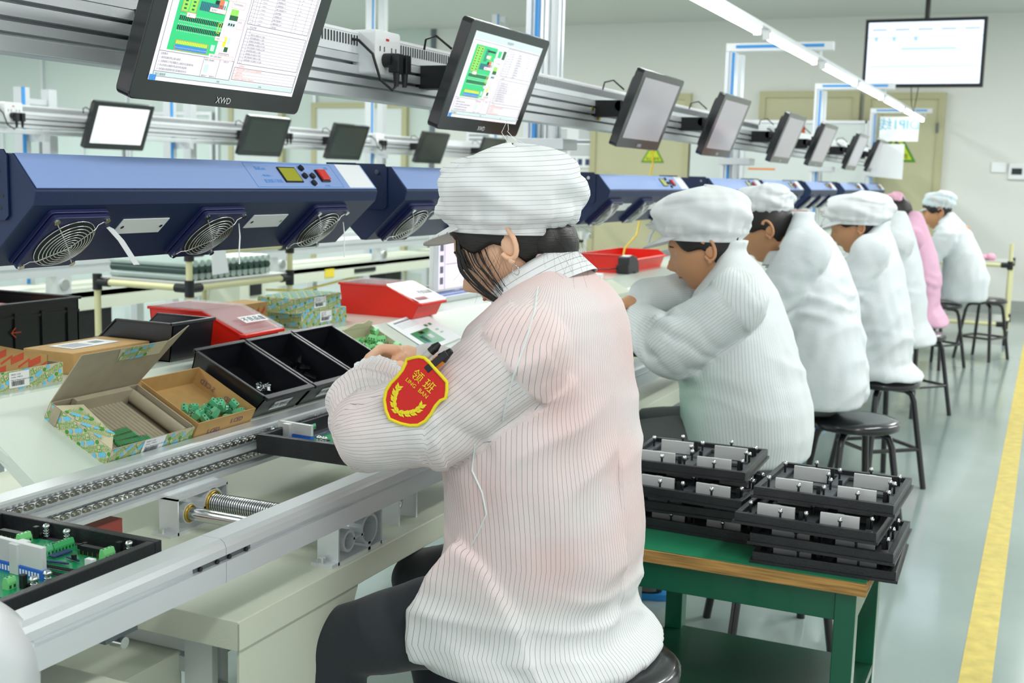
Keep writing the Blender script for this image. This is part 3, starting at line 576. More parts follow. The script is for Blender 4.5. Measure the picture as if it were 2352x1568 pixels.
# ================================================================ near conveyor
ZT = 0.745; BZ = 0.735
conv = thing('conveyor', 'aluminium chain conveyor running along the workers in front of the bench', 'conveyor', (-1.3, .3, 0))
prof_f = [(-1.10, .68), (-1.055, .68), (-1.055, .712), (-1.063, .712), (-1.063, .718), (-1.055, .722), (-1.055, .733), (-1.0585, .7405), (-1.066, .745), (-1.10, .745)]
for y0, y1 in ((.80, 1.3535), (1.3545, 12.8)):
    m = MB(); m.prism(prof_f, 'y', y0, y1, 'alu'); m.build('front_rail', conv)
m = MB(); m.box(-1.0635, -1.0615, 1.29, 1.42, .7125, .7185, 'alu_dark'); m.build('joint_plate', conv)
for y in (1.302, 1.34, 1.368, 1.408): MB().cyl((-1.064, y, .7152), (-1.0585, y, .7152), .0036, 'black', 12).build('grub_screw', conv)
m = MB(); m.prism([(-1.525, .665), (-1.475, .665), (-1.475, .673), (-1.488, .676), (-1.488, .698), (-1.475, .701), (-1.475, .708), (-1.488, .711), (-1.488, .733), (-1.480, .736), (-1.480, .742), (-1.484, .745), (-1.525, .745)], 'y', .8, 12.8, 'alu'); m.build('back_rail', conv)
def chain(z, y0, y1):
    m = MB(); P = .0127; n = int((y1-y0)/P)
    m.box(-1.488, -1.483, y0, y1, z-.009, z-.004, 'white_plastic')
    for i in range(n):
        y = y0+i*P; m.cyl((-1.487, y, z), (-1.4725, y, z), .0024, 'steel', 8)
        m.cyl((-1.486, y, z), (-1.477, y, z), .0046, 'steel', 10)
        if i % 2 == 0: m.prism(rr(y-.0048, y+P+.0048, z-.0046, z+.0046, .0044, 3), 'x', -1.4765, -1.4745, 'chain_steel')
        else: m.prism(rr(y-.0048, y+P+.0048, z-.0046, z+.0046, .0044, 3), 'x', -1.4795, -1.4775, 'white_plastic')
    m.build('chain', conv)
chain(.7255, 1.0, 2.75); chain(.690, 1.0, 2.75)
def carrier(x, yc, w2=.075, nm='bearing_bracket', z0=.592, z1=.663):
    """extruded bracket with two round openings, profile in the line direction"""
    m = MB(); x0, x1 = x-.022, x+.022; t = .004
    m.box(x0, x1, yc-w2-.02, yc+w2+.02, z0, z0+t+.002, 'alu'); m.box(x0, x1, yc-w2, yc-w2+t, z0, z1, 'alu'); m.box(x0, x1, yc+w2-t, yc+w2, z0, z1, 'alu'); m.box(x0, x1, yc-w2, yc+w2, z1-t, z1+.004, 'alu')
    for y, z, r in ((yc-.040, z0+.036, .015), (yc+.030, z0+.040, .024)):
        rings = []
        for xx, rad in ((x0, r), (x0, r+.005), (x1, r+.005), (x1, r)): rings.append([(xx, y+rad*math.cos(2*PI*k/24), z+rad*math.sin(2*PI*k/24)) for k in range(24)])
        m.loft(rings, 'alu', wrap=True, smooth=False)
    m.box(x0, x1, yc-.026, yc+.010, z0+.034, z0+.038, 'alu'); m.box(x0, x1, yc+.026, yc+.034, z0, z0+.016, 'alu')
    m.build(nm, conv)
    for sy in (-1, 1): b = MB(); b.cyl((x-.005, yc+sy*(w2+.011), z0+.005), (x-.005, yc+sy*(w2+.011), z0+.014), .0065, 'steel', 12); b.build('bolt', conv)
carrier(-1.115, 1.79); carrier(-1.47, 1.79)
for x in (-1.47, -1.115):
    for yc in (3.2, 4.7, 6.2, 7.7, 9.2, 10.7): carrier(x, yc)
m = MB(); m.cyl((-1.47, 1.75, .628), (-1.12, 1.75, .628), .0125, 'steel', 20); m.build('guide_shaft', conv)
m = MB(); m.cyl((-1.47, 1.82, .632), (-1.12, 1.82, .632), .0165, 'alu_dark', 24)
for k in range(64): x = -1.46+k*.0053; m.torus(Matrix.Translation((x, 1.82, .632)) @ Matrix.Rotation(PI/2, 4, 'Y'), .0175, .0018, 'steel', 20, 5)
m.build('lead_screw', conv)
for y, z, R_, r_ in ((1.82, .632, .021, .004), (1.75, .628, .0145, .003)): m = MB(); m.torus(Matrix.Translation((-1.447, y, z)) @ Matrix.Rotation(PI/2, 4, 'Y'), R_, r_, 'brass', 24, 6); m.build('bushing', conv)
for y in (1.98, 2.05):
    m = MB(); m.box(-1.16, -1.12, y-.005, y, .592, .68, 'alu'); m.build('support_plate', conv)
m = MB(); m.torus(Matrix.Translation((-1.14, 2.0, .632)) @ Matrix.Rotation(PI/2, 4, 'Y'), .016, .005, 'steel', 24, 6); m.build('bearing', conv)
m = MB(); m.box(-1.50, -1.44, 1.43, 1.49, .592, .60, 'alu'); m.cyl((-1.47, 1.46, .60), (-1.47, 1.46, .665), .012, 'steel', 12); m.build('rail_foot', conv)
m = MB(); m.box(-1.53, -1.495, 1.50, 1.62, .592, .645, 'maroon'); m.build('motor_block', conv)
m = MB()
m.box(-1.10, -1.075, 1.13, 1.19, .662, .68, 'alu_dark'); m.cyl((-1.09, 1.16, .655), (-1.07, 1.16, .655), .008, 'steel', 12)
m.build('end_bracket', conv)
# round end cover and machine housing at the lower left
t = thing('end_cover', 'round brushed metal end cover at the lower left corner', 'cover', (-1.08, .9, .56))
m = MB(); m.lathe([(.001, .05), (.06, .052), (.105, .045), (.122, .03), (.127, .012), (.127, -.04), (.001, -.04)], (0, 0, 0), 'alu_bright', 40, M=Matrix.Translation((-1.10, .895, .672)) @ Matrix.Rotation(PI/2, 4, 'Y')); m.build('cap', t)
t = thing('machine_housing', 'cream sheet metal housing at the bottom left corner', 'housing', (-1.3, .8, 0))
a = at(0, 1492, Z=.60); b = at(322, 1570, Z=.60)
m = MB(); m.box(-1.75, b.x, .4, (a.y+b.y)/2, .57, .60, 'sheet_cream'); m.build('top_sheet', t, bevel=.003)
m = MB(); m.box(-1.7, b.x-.03, .5, (a.y+b.y)/2-.03, 0, .57, 'black_frame'); m.build('body', t)
t = thing('control_box', 'cream sheet metal box under the near conveyor rail', 'box', (-1.4, 1.3, 0))
a = at(418, 1492, X=-1.23); MB().box(-1.62, -1.23, 1.15, a.y, .03, a.z, 'sheet_cream').build('case', t, bevel=.004)
m = MB(); m.box(-1.6, -1.25, 1.17, a.y-.02, 0, .03, 'black'); m.build('feet', t)
# ---------------------------------------------------------------- tray table under the conveyor
TX, TY = -1.084, 1.42
tab = thing('support_table', 'cream folded sheet table on aluminium legs carrying the conveyor', 'table', (-1.4, TY, 0))
m = MB(); m.box(-2.1, TX, TY, 12.6, .586, .592, 'sheet_cream'); m.box(TX-.004, TX, TY, 12.6, .543, .590, 'sheet_cream'); m.box(-2.1, TX, TY, TY+.004, .543, .590, 'sheet_cream'); m.build('table_top', tab, bevel=.002)
for y in (1.47, 4.2, 7.0, 9.8, 12.4):
    m = MB(); m.prism([(TX-.13, y-.02), (TX-.075, y-.02), (TX-.075, y-.006), (TX-.085, y-.006), (TX-.085, y+.006), (TX-.075, y+.006), (TX-.075, y+.02), (TX-.13, y+.02)], 'z', 0, .545, 'alu'); m.build('leg', tab)
    m = MB(); m.prism([(-2.0, y-.02), (-1.96, y-.02), (-1.96, y+.02), (-2.0, y+.02)], 'z', 0, .545, 'alu'); m.build('leg', tab)
m = MB()
for z0, z1 in ((.505, .54), (.47, .497)): m.box(-2.0, TX-.13, 1.455, 1.485, z0, z1, 'alu')
m.build('cross_beam', tab, bevel=.002)
m = MB(); m.box(TX-.12, TX-.08, 1.49, 12.4, .50, .54, 'alu'); m.build('side_beam', tab)
m = MB(); m.prism([(TY+.01, .545), (TY+.36, .545), (TY+.10, .0), (TY+.01, .0)], 'x', TX-.012, TX-.006, 'sheet_cream'); m.build('gusset_plate', tab, bevel=.001)
for y, z in ((1.47, .45), ):
    m = MB(); m.cyl((TX-.076, y+.0, z), (TX-.066, y+.0, z), .012, 'steel', 6); m.build('bolt', tab)
m = MB(); m.box(TX-.002, TX+.0015, 2.52, 2.60, .556, .585, 'yellow'); m.box(TX-.002, TX+.0018, 2.535, 2.585, .56, .566, 'ink'); m.build('sticker', tab)
t = thing('light_barrier', 'small green glowing sensor light under the conveyor edge near the second worker', 'sensor', (-1.1, 2.6, .5))
a = at(1497, 969, X=-1.075); m = MB(); m.box(-1.10, -1.078, a.y-.02, a.y+.03, .54-.03, .545, 'black'); m.build('case', t); m = MB(); m.ball((-1.074, a.y, a.z), .006, 'led_green'); m.build('led', t)
# ---------------------------------------------------------------- bench
mat('black_bin', '#16181d', .28, bump=.1, bscale=400, spec=.6)
ben = thing('workbench', 'long pale green workbench with an inclined front shelf behind the conveyor', 'workbench', (-1.8, 2.0, 0))
SA = math.atan(.5); SX, SZ = -1.53, .735; FX_, FZ_ = -1.75, .845
m = MB(); m.prism([(SX, SZ), (FX_, FZ_), (-2.02, FZ_), (-2.02, FZ_-.02), (FX_, FZ_-.02), (SX-.004, SZ-.02)], 'y', 1.475, 12.6, 'bench'); m.build('bench_top', ben, bevel=.002)
m = MB(); m.hexa([(SX, 1.46, SZ-.03), (SX, 1.478, SZ-.03), (FX_, 1.53, FZ_-.03), (FX_, 1.50, FZ_-.03)], [(SX, 1.46, SZ+.001), (SX, 1.478, SZ+.001), (FX_, 1.53, FZ_+.001), (FX_, 1.50, FZ_+.001)], 'bench'); m.build('edge_lip', ben)
m = MB(); m.box(-2.03, -2.018, 2.3, 12.6, FZ_-.02, FZ_+.036, 'gravel_grey'); m.build('back_lip', ben, bevel=.002)
for y in (2.45, 5.0, 8.0, 11.0):
    MB().box(-2.0, -1.96, y, y+.04, 0, FZ_-.02, 'alu').build('leg', ben)
BZ = 0.0
SLOPE = Matrix.Translation((SX, 0, SZ)) @ Matrix.Rotation(SA, 4, 'Y')
def sat(px, py, h=0.0):
    "sight line met with the inclined shelf (raised by h), in the shelf's frame"
    d = fwd + rgt*((px-CX)/FPX) - upv*((py-CY)/FPX); o = Vector((0, 0, CAMH)); Si = SLOPE.inverted(); o2 = Si @ o; d2 = Si.to_3x3() @ d; return o2+d2*((h-o2.z)/d2.z)

# ================================================================ printed fixtures carrying circuit boards
def spring_screw(par, p, h=.022):
    m = MB(); x, y, z = p; m.cyl((x, y, z), (x, y, z+h), .0028, 'steel', 8); m.lathe([(.0001, h+.004), (.004, h+.003), (.0062, h), (.0062, h-.002), (.0001, h-.002)], p, 'steel', 12)
    for k in range(4): m.torus(Matrix.Translation((x, y, z+.003+k*.004)), .0042, .0009, 'steel', 12, 5)
    m.build('spring_screw', par)
def term(m, c, along, n, s=1.0, mt='term_light'):
    """screw terminal strip: n ways of .0055 along a direction"""
    a = Vector(along).normalized(); b = Vector((-a.y, a.x, 0)); c = Vector(c); L = n*.0065*s; w2 = .010*s; h = .014*s
    pr = [(-w2/2, 0), (w2/2, 0), (w2/2, h*.45), (w2*.28, h), (-w2*.28, h), (-w2/2, h*.55)]
    M = Matrix((a, b, Vector((0, 0, 1)))).transposed().to_4x4(); M.translation = c
    m.prism(pr, 'x', -L/2, L/2, mt, M=M)
    for k in range(n):
        x = -L/2+(k+.5)*L/n
        for sg in (1, -1): m.box(x-.0015*s, x+.0015*s, sg*w2/2-.0004, sg*w2/2+.0004, h*.08, h*.36, 'term_hole', M=M)
        m.cyl(M @ Vector((x, 0, h)), M @ Vector((x, 0, h+.0004)), .0014*s, 'term_hole', 8)
mat('term_hole', '#14532f', .6)
mat('heat_sink', '#dfe2e1', .36, .35)
mat('fixture', '#1b1d21', .4, bump=.3, bscale=250, var=.3, vscale=25, coat=.1); mat('fixture_plate', '#4a4d52', .5, bump=.1, bscale=200)
def fixture_frame(t, x0, x1, y0, y1, z0, zt, bar=.014, open_=True):
    for (a, b, c, d) in ((x0, x1, y0, y0+bar), (x0, x1, y1-bar, y1), (x0, x0+bar, y0+bar, y1-bar), (x1-bar, x1, y0+bar, y1-bar)):
        MB().box(a, b, c, d, z0, zt, 'fixture').build('frame_bar', t, bevel=.0012)
    MB().box(x0+bar, x1-bar, y0+bar, y1-bar, z0+.004, z0+.010, 'fixture_plate').build('base_plate', t)
fx = thing('board_fixture', 'black frame holding a green circuit board with terminals at the lower left', 'fixture', (-1.3, .95, .70), group=None)
FX0, FX1, FY0, FY1 = -1.462, -1.146, .90, 1.322; FZ = .740
fixture_frame(fx, FX0, FX1, FY0, FY1, .706, FZ)
pz = .718
m = MB(); m.box(-1.42, FX1-.020, 1.17, 1.292, pz-.002, pz, 'pcb'); m.box(-1.30, FX1-.020, 1.085, 1.17, pz-.002, pz, 'pcb'); m.box(FX0+.02, -1.41, .95, 1.18, pz-.002, pz, 'pcb'); m.build('circuit_board', fx)
def near(px, py, z=pz): return at(px, py, Z=z)
for (a, n, mt_, d) in ((near(95, 1278), 8, 'term_soft', (0, 1, 0)), (near(143, 1262), 6, 'term_green', (0, 1, 0)), (near(55, 1246), 3, 'term_light', (0, 1, 0)), (near(246, 1282), 3, 'term_light', (0, 1, 0)), (near(22, 1350), 2, 'term_light', (0, 1, 0))):
    m = MB(); term(m, a, d, n, 1.0 if n > 3 else 1.1, mt_); m.build('terminal_block', fx)
for a in (near(30, 1238), near(217, 1275)):
    m = MB(); m.box(a.x-.022, a.x+.018, a.y-.006, a.y+.004, pz, pz+.013, 'black'); m.build('relay', fx)
    for k in range(5): MB().cyl((a.x-.02+k*.009, a.y-.011, pz), (a.x-.02+k*.009, a.y-.011, pz+.008), .0007, 'brass', 6).build('pin', fx)
for a in (near(17, 1258), near(208, 1300)):
    m = MB(); m.box(a.x-.007, a.x+.007, a.y-.004, a.y+.004, pz, pz+.011, 'white_plastic'); m.box(a.x-.004, a.x+.004, a.y-.0045, a.y-.002, pz+.004, pz+.0115, 'sticker'); m.build('connector', fx)
m = MB()
for j, (p, q, n) in enumerate(((near(120, 1282), near(158, 1268), 12), (near(103, 1292), near(150, 1297), 12), (near(160, 1285), near(175, 1290), 4))):
    for k in range(n):
        c = p.lerp(q, k/(n-1)); m.cyl((c.x-.006, c.y, pz+.003), (c.x+.006, c.y, pz+.003), .0014, 'navy_part', 6); m.cyl((c.x-.009, c.y, pz+.001), (c.x+.009, c.y, pz+.0012), .0004, 'steel', 4)
m.build('resistor_row', fx)
m = MB()
for j, (p, q, n) in enumerate(((near(103, 1303), near(170, 1315), 14), (near(105, 1316), near(148, 1326), 9))):
    for k in range(n):
        c = p.lerp(q, k/(n-1)); m.cyl((c.x-.004, c.y-.003, pz+.003), (c.x+.004, c.y+.003, pz+.003), .0016, 'black', 6)
m.build('diode_row', fx)
for px, py in ((184, 1265), (196, 1262), (170, 1290)): a = near(px, py); MB().cyl((a.x, a.y, pz+.004), (a.x, a.y, pz+.011), .0038, 'black', 10).build('transistor', fx)
# silver heat sink with blue switch bar
a = near(103, 1332); b = near(-60, 1288); m = MB(); d = (b-a).normalized(); q = Vector((-d.y, d.x, 0)); L = (b-a).length
Mh = Matrix((d, q, Vector((0, 0, 1)))).transposed().to_4x4(); Mh.translation = a
m.box(0, L, -.004, .004, pz+.014, pz+.046, 'heat_sink', M=Mh @ Matrix.Translation((0, 0, -pz))); m.build('heat_sink', fx, bevel=.0008)
m = MB(); m.box(.045, .062, -.016, .008, 0, .044, 'heat_sink', M=Mh); m.build('sink_post', fx, bevel=.001)
m = MB(); m.box(-.003, L, -.006, .006, 0, .014, 'blue_part', M=Mh)
for k in range(26): m.box(.004+k*.006, .007+k*.006, .0058, .0064, .003, .010, 'paper', M=Mh); m.box(.004+k*.006, .007+k*.006, -.0066, -.0058, .003, .010, 'paper', M=Mh)
m.build('switch_bank', fx)
for px, py in ((107, 1228), (154, 1240), (297, 1268), (110, 1338), (78, 1352), (18, 1198)): a = near(px, py, .722); spring_screw(fx, (a.x, a.y, .718), .018)
for px, py in ((84, 1236), (275, 1272), (54, 1350)):
    a = near(px, py); m = MB(); m.box(a.x-.004, a.x+.004, a.y-.004, a.y+.004, pz, pz+.019, 'black'); m.box(a.x-.004, a.x+.004, a.y, a.y+.022, pz, pz+.006, 'black'); m.build('clamp_arm', fx, bevel=.001)
# second fixture in front of the nearest worker
f2 = thing('board_fixture', 'black frame with circuit board being filled under the badge-wearing worker', 'fixture', (-1.3, 2.0, .70))
fixture_frame(f2, -1.455, -1.105, 1.968, 2.33, .70, .740)
m = MB(); m.box(-1.39, -1.16, 2.03, 2.27, .714, .717, 'pcb'); m.build('circuit_board', f2)
def n2(px, py): return at(px, py, Z=.717)
a = n2(641, 1002); b = n2(717, 1015); d = (b-a); d.z = 0; L = d.length; d.normalize(); q = Vector((-d.y, d.x, 0)); Mh = Matrix((d, q, Vector((0, 0, 1)))).transposed().to_4x4(); Mh.translation = a
m = MB(); m.box(0, L, -.004, .004, .012, .036, 'heat_sink', M=Mh); m.box(.022, .040, -.014, .004, 0, .034, 'heat_sink', M=Mh); m.build('heat_sink', f2, bevel=.0008)
m = MB(); m.box(-.001, L, -.006, .006, 0, .011, 'blue_part', M=Mh); m.build('switch_bank', f2)
m = MB(); term(m, n2(706, 988), (0, 1, 0), 8, 1.0, 'term_soft'); m.build('terminal_block', f2)
for px, py in ((613, 992), (625, 1000), (697, 967), (727, 970), (733, 1020), (745, 1022)): a = n2(px, py); spring_screw(f2, (a.x, a.y, .716), .016)
m = MB()
for k in range(10): a = n2(722+k*4, 1006-k*1.5); m.cyl((a.x-.005, a.y, .720), (a.x+.005, a.y, .720), .0014, 'navy_part', 6); a = n2(718+k*4, 1018-k*.5); m.cyl((a.x-.004, a.y, .720), (a.x+.004, a.y, .720), .0016, 'black', 6)
m.build('diode_row', f2)

# ================================================================ cartons on the bench
def phx(m, M, W, H, seed=1, s=1.0, label=False):
    """green and blue company print over a face of size W x H, cut off at its edges"""
    def cl(pts, mt_, z=.0005): m.add([(min(max(x, 0), W), min(max(y, 0), H), z) for x, y in pts], [tuple(range(len(pts)))], mt_, M=M)
    ca, sa = math.cos(.16+.25*(seed % 3)), math.sin(.16+.25*(seed % 3))
    def tr(x, y, a, b): return (x+a*ca-b*sa, y+a*sa+b*ca)
    def stad(x, y, rx, ry, mt_):
        cl([tr(x, y, (rx-ry)*(1 if math.cos(t) > 0 else -1)+ry*math.cos(t), ry*math.sin(t)) for t in [2*PI*(k+.5)/16 for k in range(16)]], mt_)
    def inb(x, y, r_): return -r_ < x < W+r_ and -r_ < y < H+r_
    cw, chh = .046*s, .0245*s; k = -6
    while k*chh < H+W:
        j = -4
        while j*cw < W+H:
            x, y = tr(0, 0, j*cw+(k % 2)*cw*.5, k*chh)
            if inb(x, y, .04):
                vs, fs, wd = text_mesh('PHŒNIX'); vs2, fs2, wd2 = text_mesh('CONTACT')
                for (V_, F_, y0_) in ((vs, fs, .0075), (vs2, fs2, .0005)):
                    q = [tr(x, y, (.012+u*.0088)*s, (y0_+v*.0088)*s) for u, v in V_]; keep = [f for f in F_ if all(0 <= q[i][0] <= W and 0 <= q[i][1] <= H for i in f)]
                    if keep: m.add([(a_, b_, .0006) for a_, b_ in q], keep, 'print_green', M=M)
                cl([tr(x, y, a_*s, b_*s) for a_, b_ in ((.001, 0), (.0105, 0), (.0105, .014), (.001, .014))], 'print_green'); cl([tr(x, y, a_*s, b_*s) for a_, b_ in ((.0025, .0015), (.009, .0015), (.009, .0125), (.0025, .0125))], 'kraft_pale', .0006); stad(*tr(x, y, .0057*s, .007*s), .0022*s, .0022*s, 'print_green')
                for (a_, b_, rx, ry, c_) in ((.010, -.0048, .0095, .0046, 'print_blue'), (.0265, -.0048, .0042, .0042, 'print_green2'), (.037, -.0046, .0048, .0044, 'print_blue')):
                    X_, Y_ = tr(x, y, a_*s, b_*s)
                    if inb(X_, Y_, 0): stad(X_, Y_, rx*s, ry*s, c_)
            j += 1
        k += 1
def barcode(m, M, w_, h_):
    m.add([(0, 0, 0), (w_, 0, 0), (w_, h_, 0), (0, h_, 0)], [(0, 1, 2, 3)], 'sticker', M=M); rnd = random.Random(3); x = w_*.12
    while x < w_*.75:
        q = rnd.choice((.0006, .001, .0014)); m.add([(x, h_*.12, .0003), (x+q, h_*.12, .0003), (x+q, h_*.42, .0003), (x, h_*.42, .0003)], [(0, 1, 2, 3)], 'ink', M=M); x += q+rnd.choice((.0006, .001))
    for k, (s_, z) in enumerate((('MKKDS 1 5-3,81', .85), ('Ord.No. 17 08 05 4', .68), ('Made by Phoenix Contact in Germany', .5))): m.text(s_, M @ Matrix.Translation((w_*.1, h_*z-h_*.06, .0003)), h_*.14, 'ink', 'LEFT', .8)
def FX(x, y, z): return Matrix(((0, 0, 1, x), (1, 0, 0, y), (0, 1, 0, z), (0, 0, 0, 1)))      # face looking +X: local x -> +Y, local y -> +Z
def FYn(x, y, z): return Matrix(((1, 0, 0, x), (0, 0, -1, y), (0, 1, 0, z), (0, 0, 0, 1)))    # face looking -Y: local x -> +X
def open_carton(name, label, x0, x1, y0, y1, h, out, ins, pr=None, z=None, t_=.002, torn=None):
    z = BZ if z is None else z
    t = thing(name, label, 'box', ((x0+x1)/2, (y0+y1)/2, z)); m = MB()
    m.box(x0, x1, y0, y1, z, z+t_, ins)
    for (a, b, c, d) in ((x0, x0+t_, y0, y1), (x1-t_, x1, y0, y1), (x0+t_, x1-t_, y0, y0+t_), (x0+t_, x1-t_, y1-t_, y1)): m.box(a, b, c, d, z, z+h, ins)
    e = .0004
    m.quad((x1+e, y0, z), (x1+e, y1, z), (x1+e, y1, z+h), (x1+e, y0, z+h), out); m.quad((x0, y0-e, z), (x1, y0-e, z), (x1, y0-e, z+h), (x0, y0-e, z+h), out)
    m.build('carton', t)
    if pr: m = MB(); pr(m); m.build('print', t)
    return t
FRAME = SLOPE
# open printed box with pin headers
x0, x1, y0, y1, h = -.166, -.004, 1.622, 1.852, .036
t = open_carton('open_carton', 'open green and blue printed box with raised grey lid and rows of pins', x0, x1, y0, y1, h, 'kraft_pale', 'cardboard_grey')
m = MB(); phx(m, FX(x1+.0006, y0, BZ), y1-y0, h, 2); phx(m, FYn(x0, y0-.0006, BZ), x1-x0, h, 5)
barcode(m, FX(x1+.0016, y0+.085, BZ+.004), .06, .034); m.build('print', t)
m = MB(); a = Vector((x0, y0, BZ+h)); b = Vector((x0, y1, BZ+h)); d = Vector((x0+.030, y0-.002, .158)); c = Vector((x0+.030, y1+.002, .158)); th = Vector((-.002, 0, -.0005)); m.hexa([a, b, b+th, a+th], [d, c, c+th, d+th], 'cardboard_grey')
m.hexa([a, a+th, Vector((x0-.002, y0, .001)), Vector((x0, y0, .001))], [a+Vector((.03, -.002, 0)), a+Vector((.03, -.003, 0)), Vector((x0+.03, y0-.003, .001)), Vector((x0+.03, y0-.002, .001))], 'cardboard_grey')
e_ = Vector((.0, .045, .03)); m.hexa([c, c+th, b+th, b], [c+e_, c+e_+th, b+Vector((-.001, .006, .012))+th, b+Vector((-.001, .006, .012))], 'cardboard_grey'); m.build('lid', t)
m = MB(); g = Vector((.0008, 0, 0)); p = d.lerp(c, .42)+g; q = d.lerp(c, .98)+g; p2 = p.lerp(a.lerp(b, .62), .28); q2 = q.lerp(b, .28); m.quad(p, q, q2, p2, 'kraft_pale')
Ml = Matrix((Vector((0, 1, 0)), (d-a).normalized(), Vector((0, 1, 0)).cross((d-a).normalized()))).transposed().to_4x4(); Ml.translation = p2+Vector((.0007, 0, 0)); phx(m, Ml, .08, (p-p2).length*.98, 9); m.build('flap_print', t)
m = MB(); m.hexa([(x0+.012, y0, h-.001), (x1, y0, h-.001), (x1, y0, h+.0006), (x0+.012, y0, h+.0006)], [(x0+.03, y0+.052, h+.003), (x1-.035, y0+.036, h+.003), (x1-.035, y0+.036, h+.0045), (x0+.03, y0+.052, h+.0045)], 'kraft_pale'); m.build('side_flap', t)
m = MB(); sl_ = math.atan2(.0035, .04); Mq = Matrix.Translation((x1-.030, y0+.038, h+.0052)) @ Matrix.Rotation(PI, 4, 'Z') @ Matrix.Rotation(-sl_, 4, 'X'); phx(m, Mq, .098, .037, 11); m.build('flap_print', t)
m = MB()
for k in range(16): yy = y0+.02+k*.0105; m.cyl((x0+.012, yy, BZ+.009), (x1-.006, yy, BZ+.009), .0055, 'cardboard_grey', 8)
m.build('corrugated_liner', t)
m = MB(); m.cyl((x0+.01, y1-.022, BZ+.021), (x1-.006, y1-.022, BZ+.021), .013, 'cardboard_grey', 10); m.box(x0+.01, x1-.005, y1-.008, y1-.005, BZ, BZ+h+.004, 'cardboard_grey'); m.box(x0+.004, x0+.016, y0+.05, y1-.03, BZ, BZ+h+.003, 'cardboard_grey'); m.build('inner_flap', t)
cnt = 0
for r_, (p, q) in enumerate((((255, 998), (295, 985)), ((262, 1008), (312, 995)), ((268, 1018), (345, 1003)))):
    a = sat(*p, .019); b = sat(*q, .019); L = (b-a).length
    k = thing('pin_header', 'green strip of pins lying in the open printed box, %s of three' % ('farthest from the conveyor', 'in the middle', 'nearest the conveyor')[r_], 'pin header', (a.x, a.y, .0155))
    m = MB(); d = (b-a).normalized(); q_ = Vector((-d.y, d.x, 0)); Mk = Matrix((d, q_, Vector((0, 0, 1)))).transposed().to_4x4(); Mk.translation = (a.x, a.y, .0155)
    m.box(0, L, -.006, .006, 0, .004, 'term_green', M=Mk); m.build('strip', k)
    m = MB()
    for i in range(int(L/.0045)): m.box(.002+i*.0045, .003+i*.0045, -.011, .008, .004, .0055, 'steel', M=Mk)
    m.build('pins', k)
# open plain box with green terminals
x0, x1, y0, y1, h = -.172, -.004, 1.860, 2.048, .042
def pr(m):
    for yy, zz in ((y0+.06, BZ+.008), (y0+.13, BZ+.02)): m.text('S.CED', FX(x1+.001, yy, zz), .016, 'print_purple')
    for xx in (-.27, -.34): m.text('S.CED', Matrix(((1, 0, 0, x0+.38+xx), (0, 0, 1, y1-.0045), (0, 1, 0, BZ+.015), (0, 0, 0, 1))) @ Matrix.Scale(-1, 4, (1, 0, 0)) @ Matrix.Identity(4), .016, 'print_purple')
ced = open_carton('open_carton', 'open brown box holding green terminal blocks in one corner', x0, x1, y0, y1, h, 'cardboard', 'cardboard', pr)
def tb(loc, ang, tilt_, label, mt_='term_soft', grp=None, n=2, s=1.0, cat='terminal block'):
    t = thing('terminal_block', label, cat, loc, group=grp); m = MB(); term(m, (0, 0, 0), (1, 0, 0), n, s, mt_)
    for k in range(n): m.cyl(((k-.5*(n-1))*.0065*s, .005*s, .003*s), ((k-.5*(n-1))*.0065*s, .010*s, .003*s), .0006, 'steel', 5)
    R_ = Euler((tilt_, tilt_*.7, ang)).to_matrix(); zs = [(R_ @ Vector(v)).z for v in m.v]; lo = min(zs); m.v = [tuple(R_ @ Vector(v)-Vector((0, 0, lo))) for v in m.v]
    o = m.build('body', t, local=True); return t, max(zs)-lo
rnd = random.Random(11); G1 = 'green terminal blocks heaped in the open brown box'; c0 = sat(498, 955, .01)
placed = []
for k in range(16):
    for _ in range(60):
        px_, py_ = c0.x+rnd.uniform(-.04, .032), c0.y+rnd.uniform(-.065, .05)
        if not (x0+.02 < px_ < x1-.018 and y0+.018 < py_ < y1-.018): continue
        if all((px_-u)**2+(py_-v)**2 > .019**2 for u, v in placed): break
    else: continue
    placed.append((px_, py_)); tb((px_, py_, BZ+.0024), rnd.uniform(0, 6.28), rnd.choice((0, PI/2, .5)), 'small green terminal block lying in the heap in the open brown box', 'term_soft', G1, 2, 1.4)
for k, (u, v) in enumerate(placed[:5]): tb((u+.008, v+.008, BZ+.021), rnd.uniform(0, 6), .4, 'small green terminal block lying in the heap in the open brown box', 'term_soft', G1, 2, 1.4)
# small torn carton with pale green terminals behind the bins
x0, x1, y0, y1, h = -.205, -.05, 2.66, 2.82, .038
def pr(m):
    for k in range(5): m.text('W', Matrix(((1, 0, 0, x0+.02+k*.03), (0, 0, -1, y1-.0036), (0, 1, 0, BZ+.012), (0, 0, 0, 1))), .02, 'print_red')
tc_ = open_carton('open_carton', 'small torn carton of pale green terminal blocks behind the black bins', x0, x1, y0, y1, h, 'cardboard', 'kraft_pale', pr)
m = MB(); P = [(y0, BZ+h-.002), (y1, BZ+h-.002), (y1, BZ+h+.012), (y1-.03, BZ+h+.02), (y1-.05, BZ+h+.012), (y1-.09, BZ+h+.016), (y1-.13, BZ+h+.004), (y0, BZ+h+.002)]; m.prism(P, 'x', x0, x0+.003, 'kraft_pale'); m.build('torn_flap', tc_)
G2 = 'pale green terminal blocks in the torn carton'; placed = []; c0 = None
for k in range(22):
    for _ in range(60):
        px_, py_ = rnd.uniform(x0+.02, x1-.02), rnd.uniform(y0+.018, y1-.018)
        if all((px_-u)**2+(py_-v)**2 > .0215**2 for u, v in placed): break
    else: continue
    placed.append((px_, py_)); tb((px_, py_, BZ+.0024), rnd.uniform(0, 6.28), rnd.choice((0, PI/2, .6)), 'pale green terminal block in the torn carton behind the black bins', 'term_light', G2, 3, 1.25)
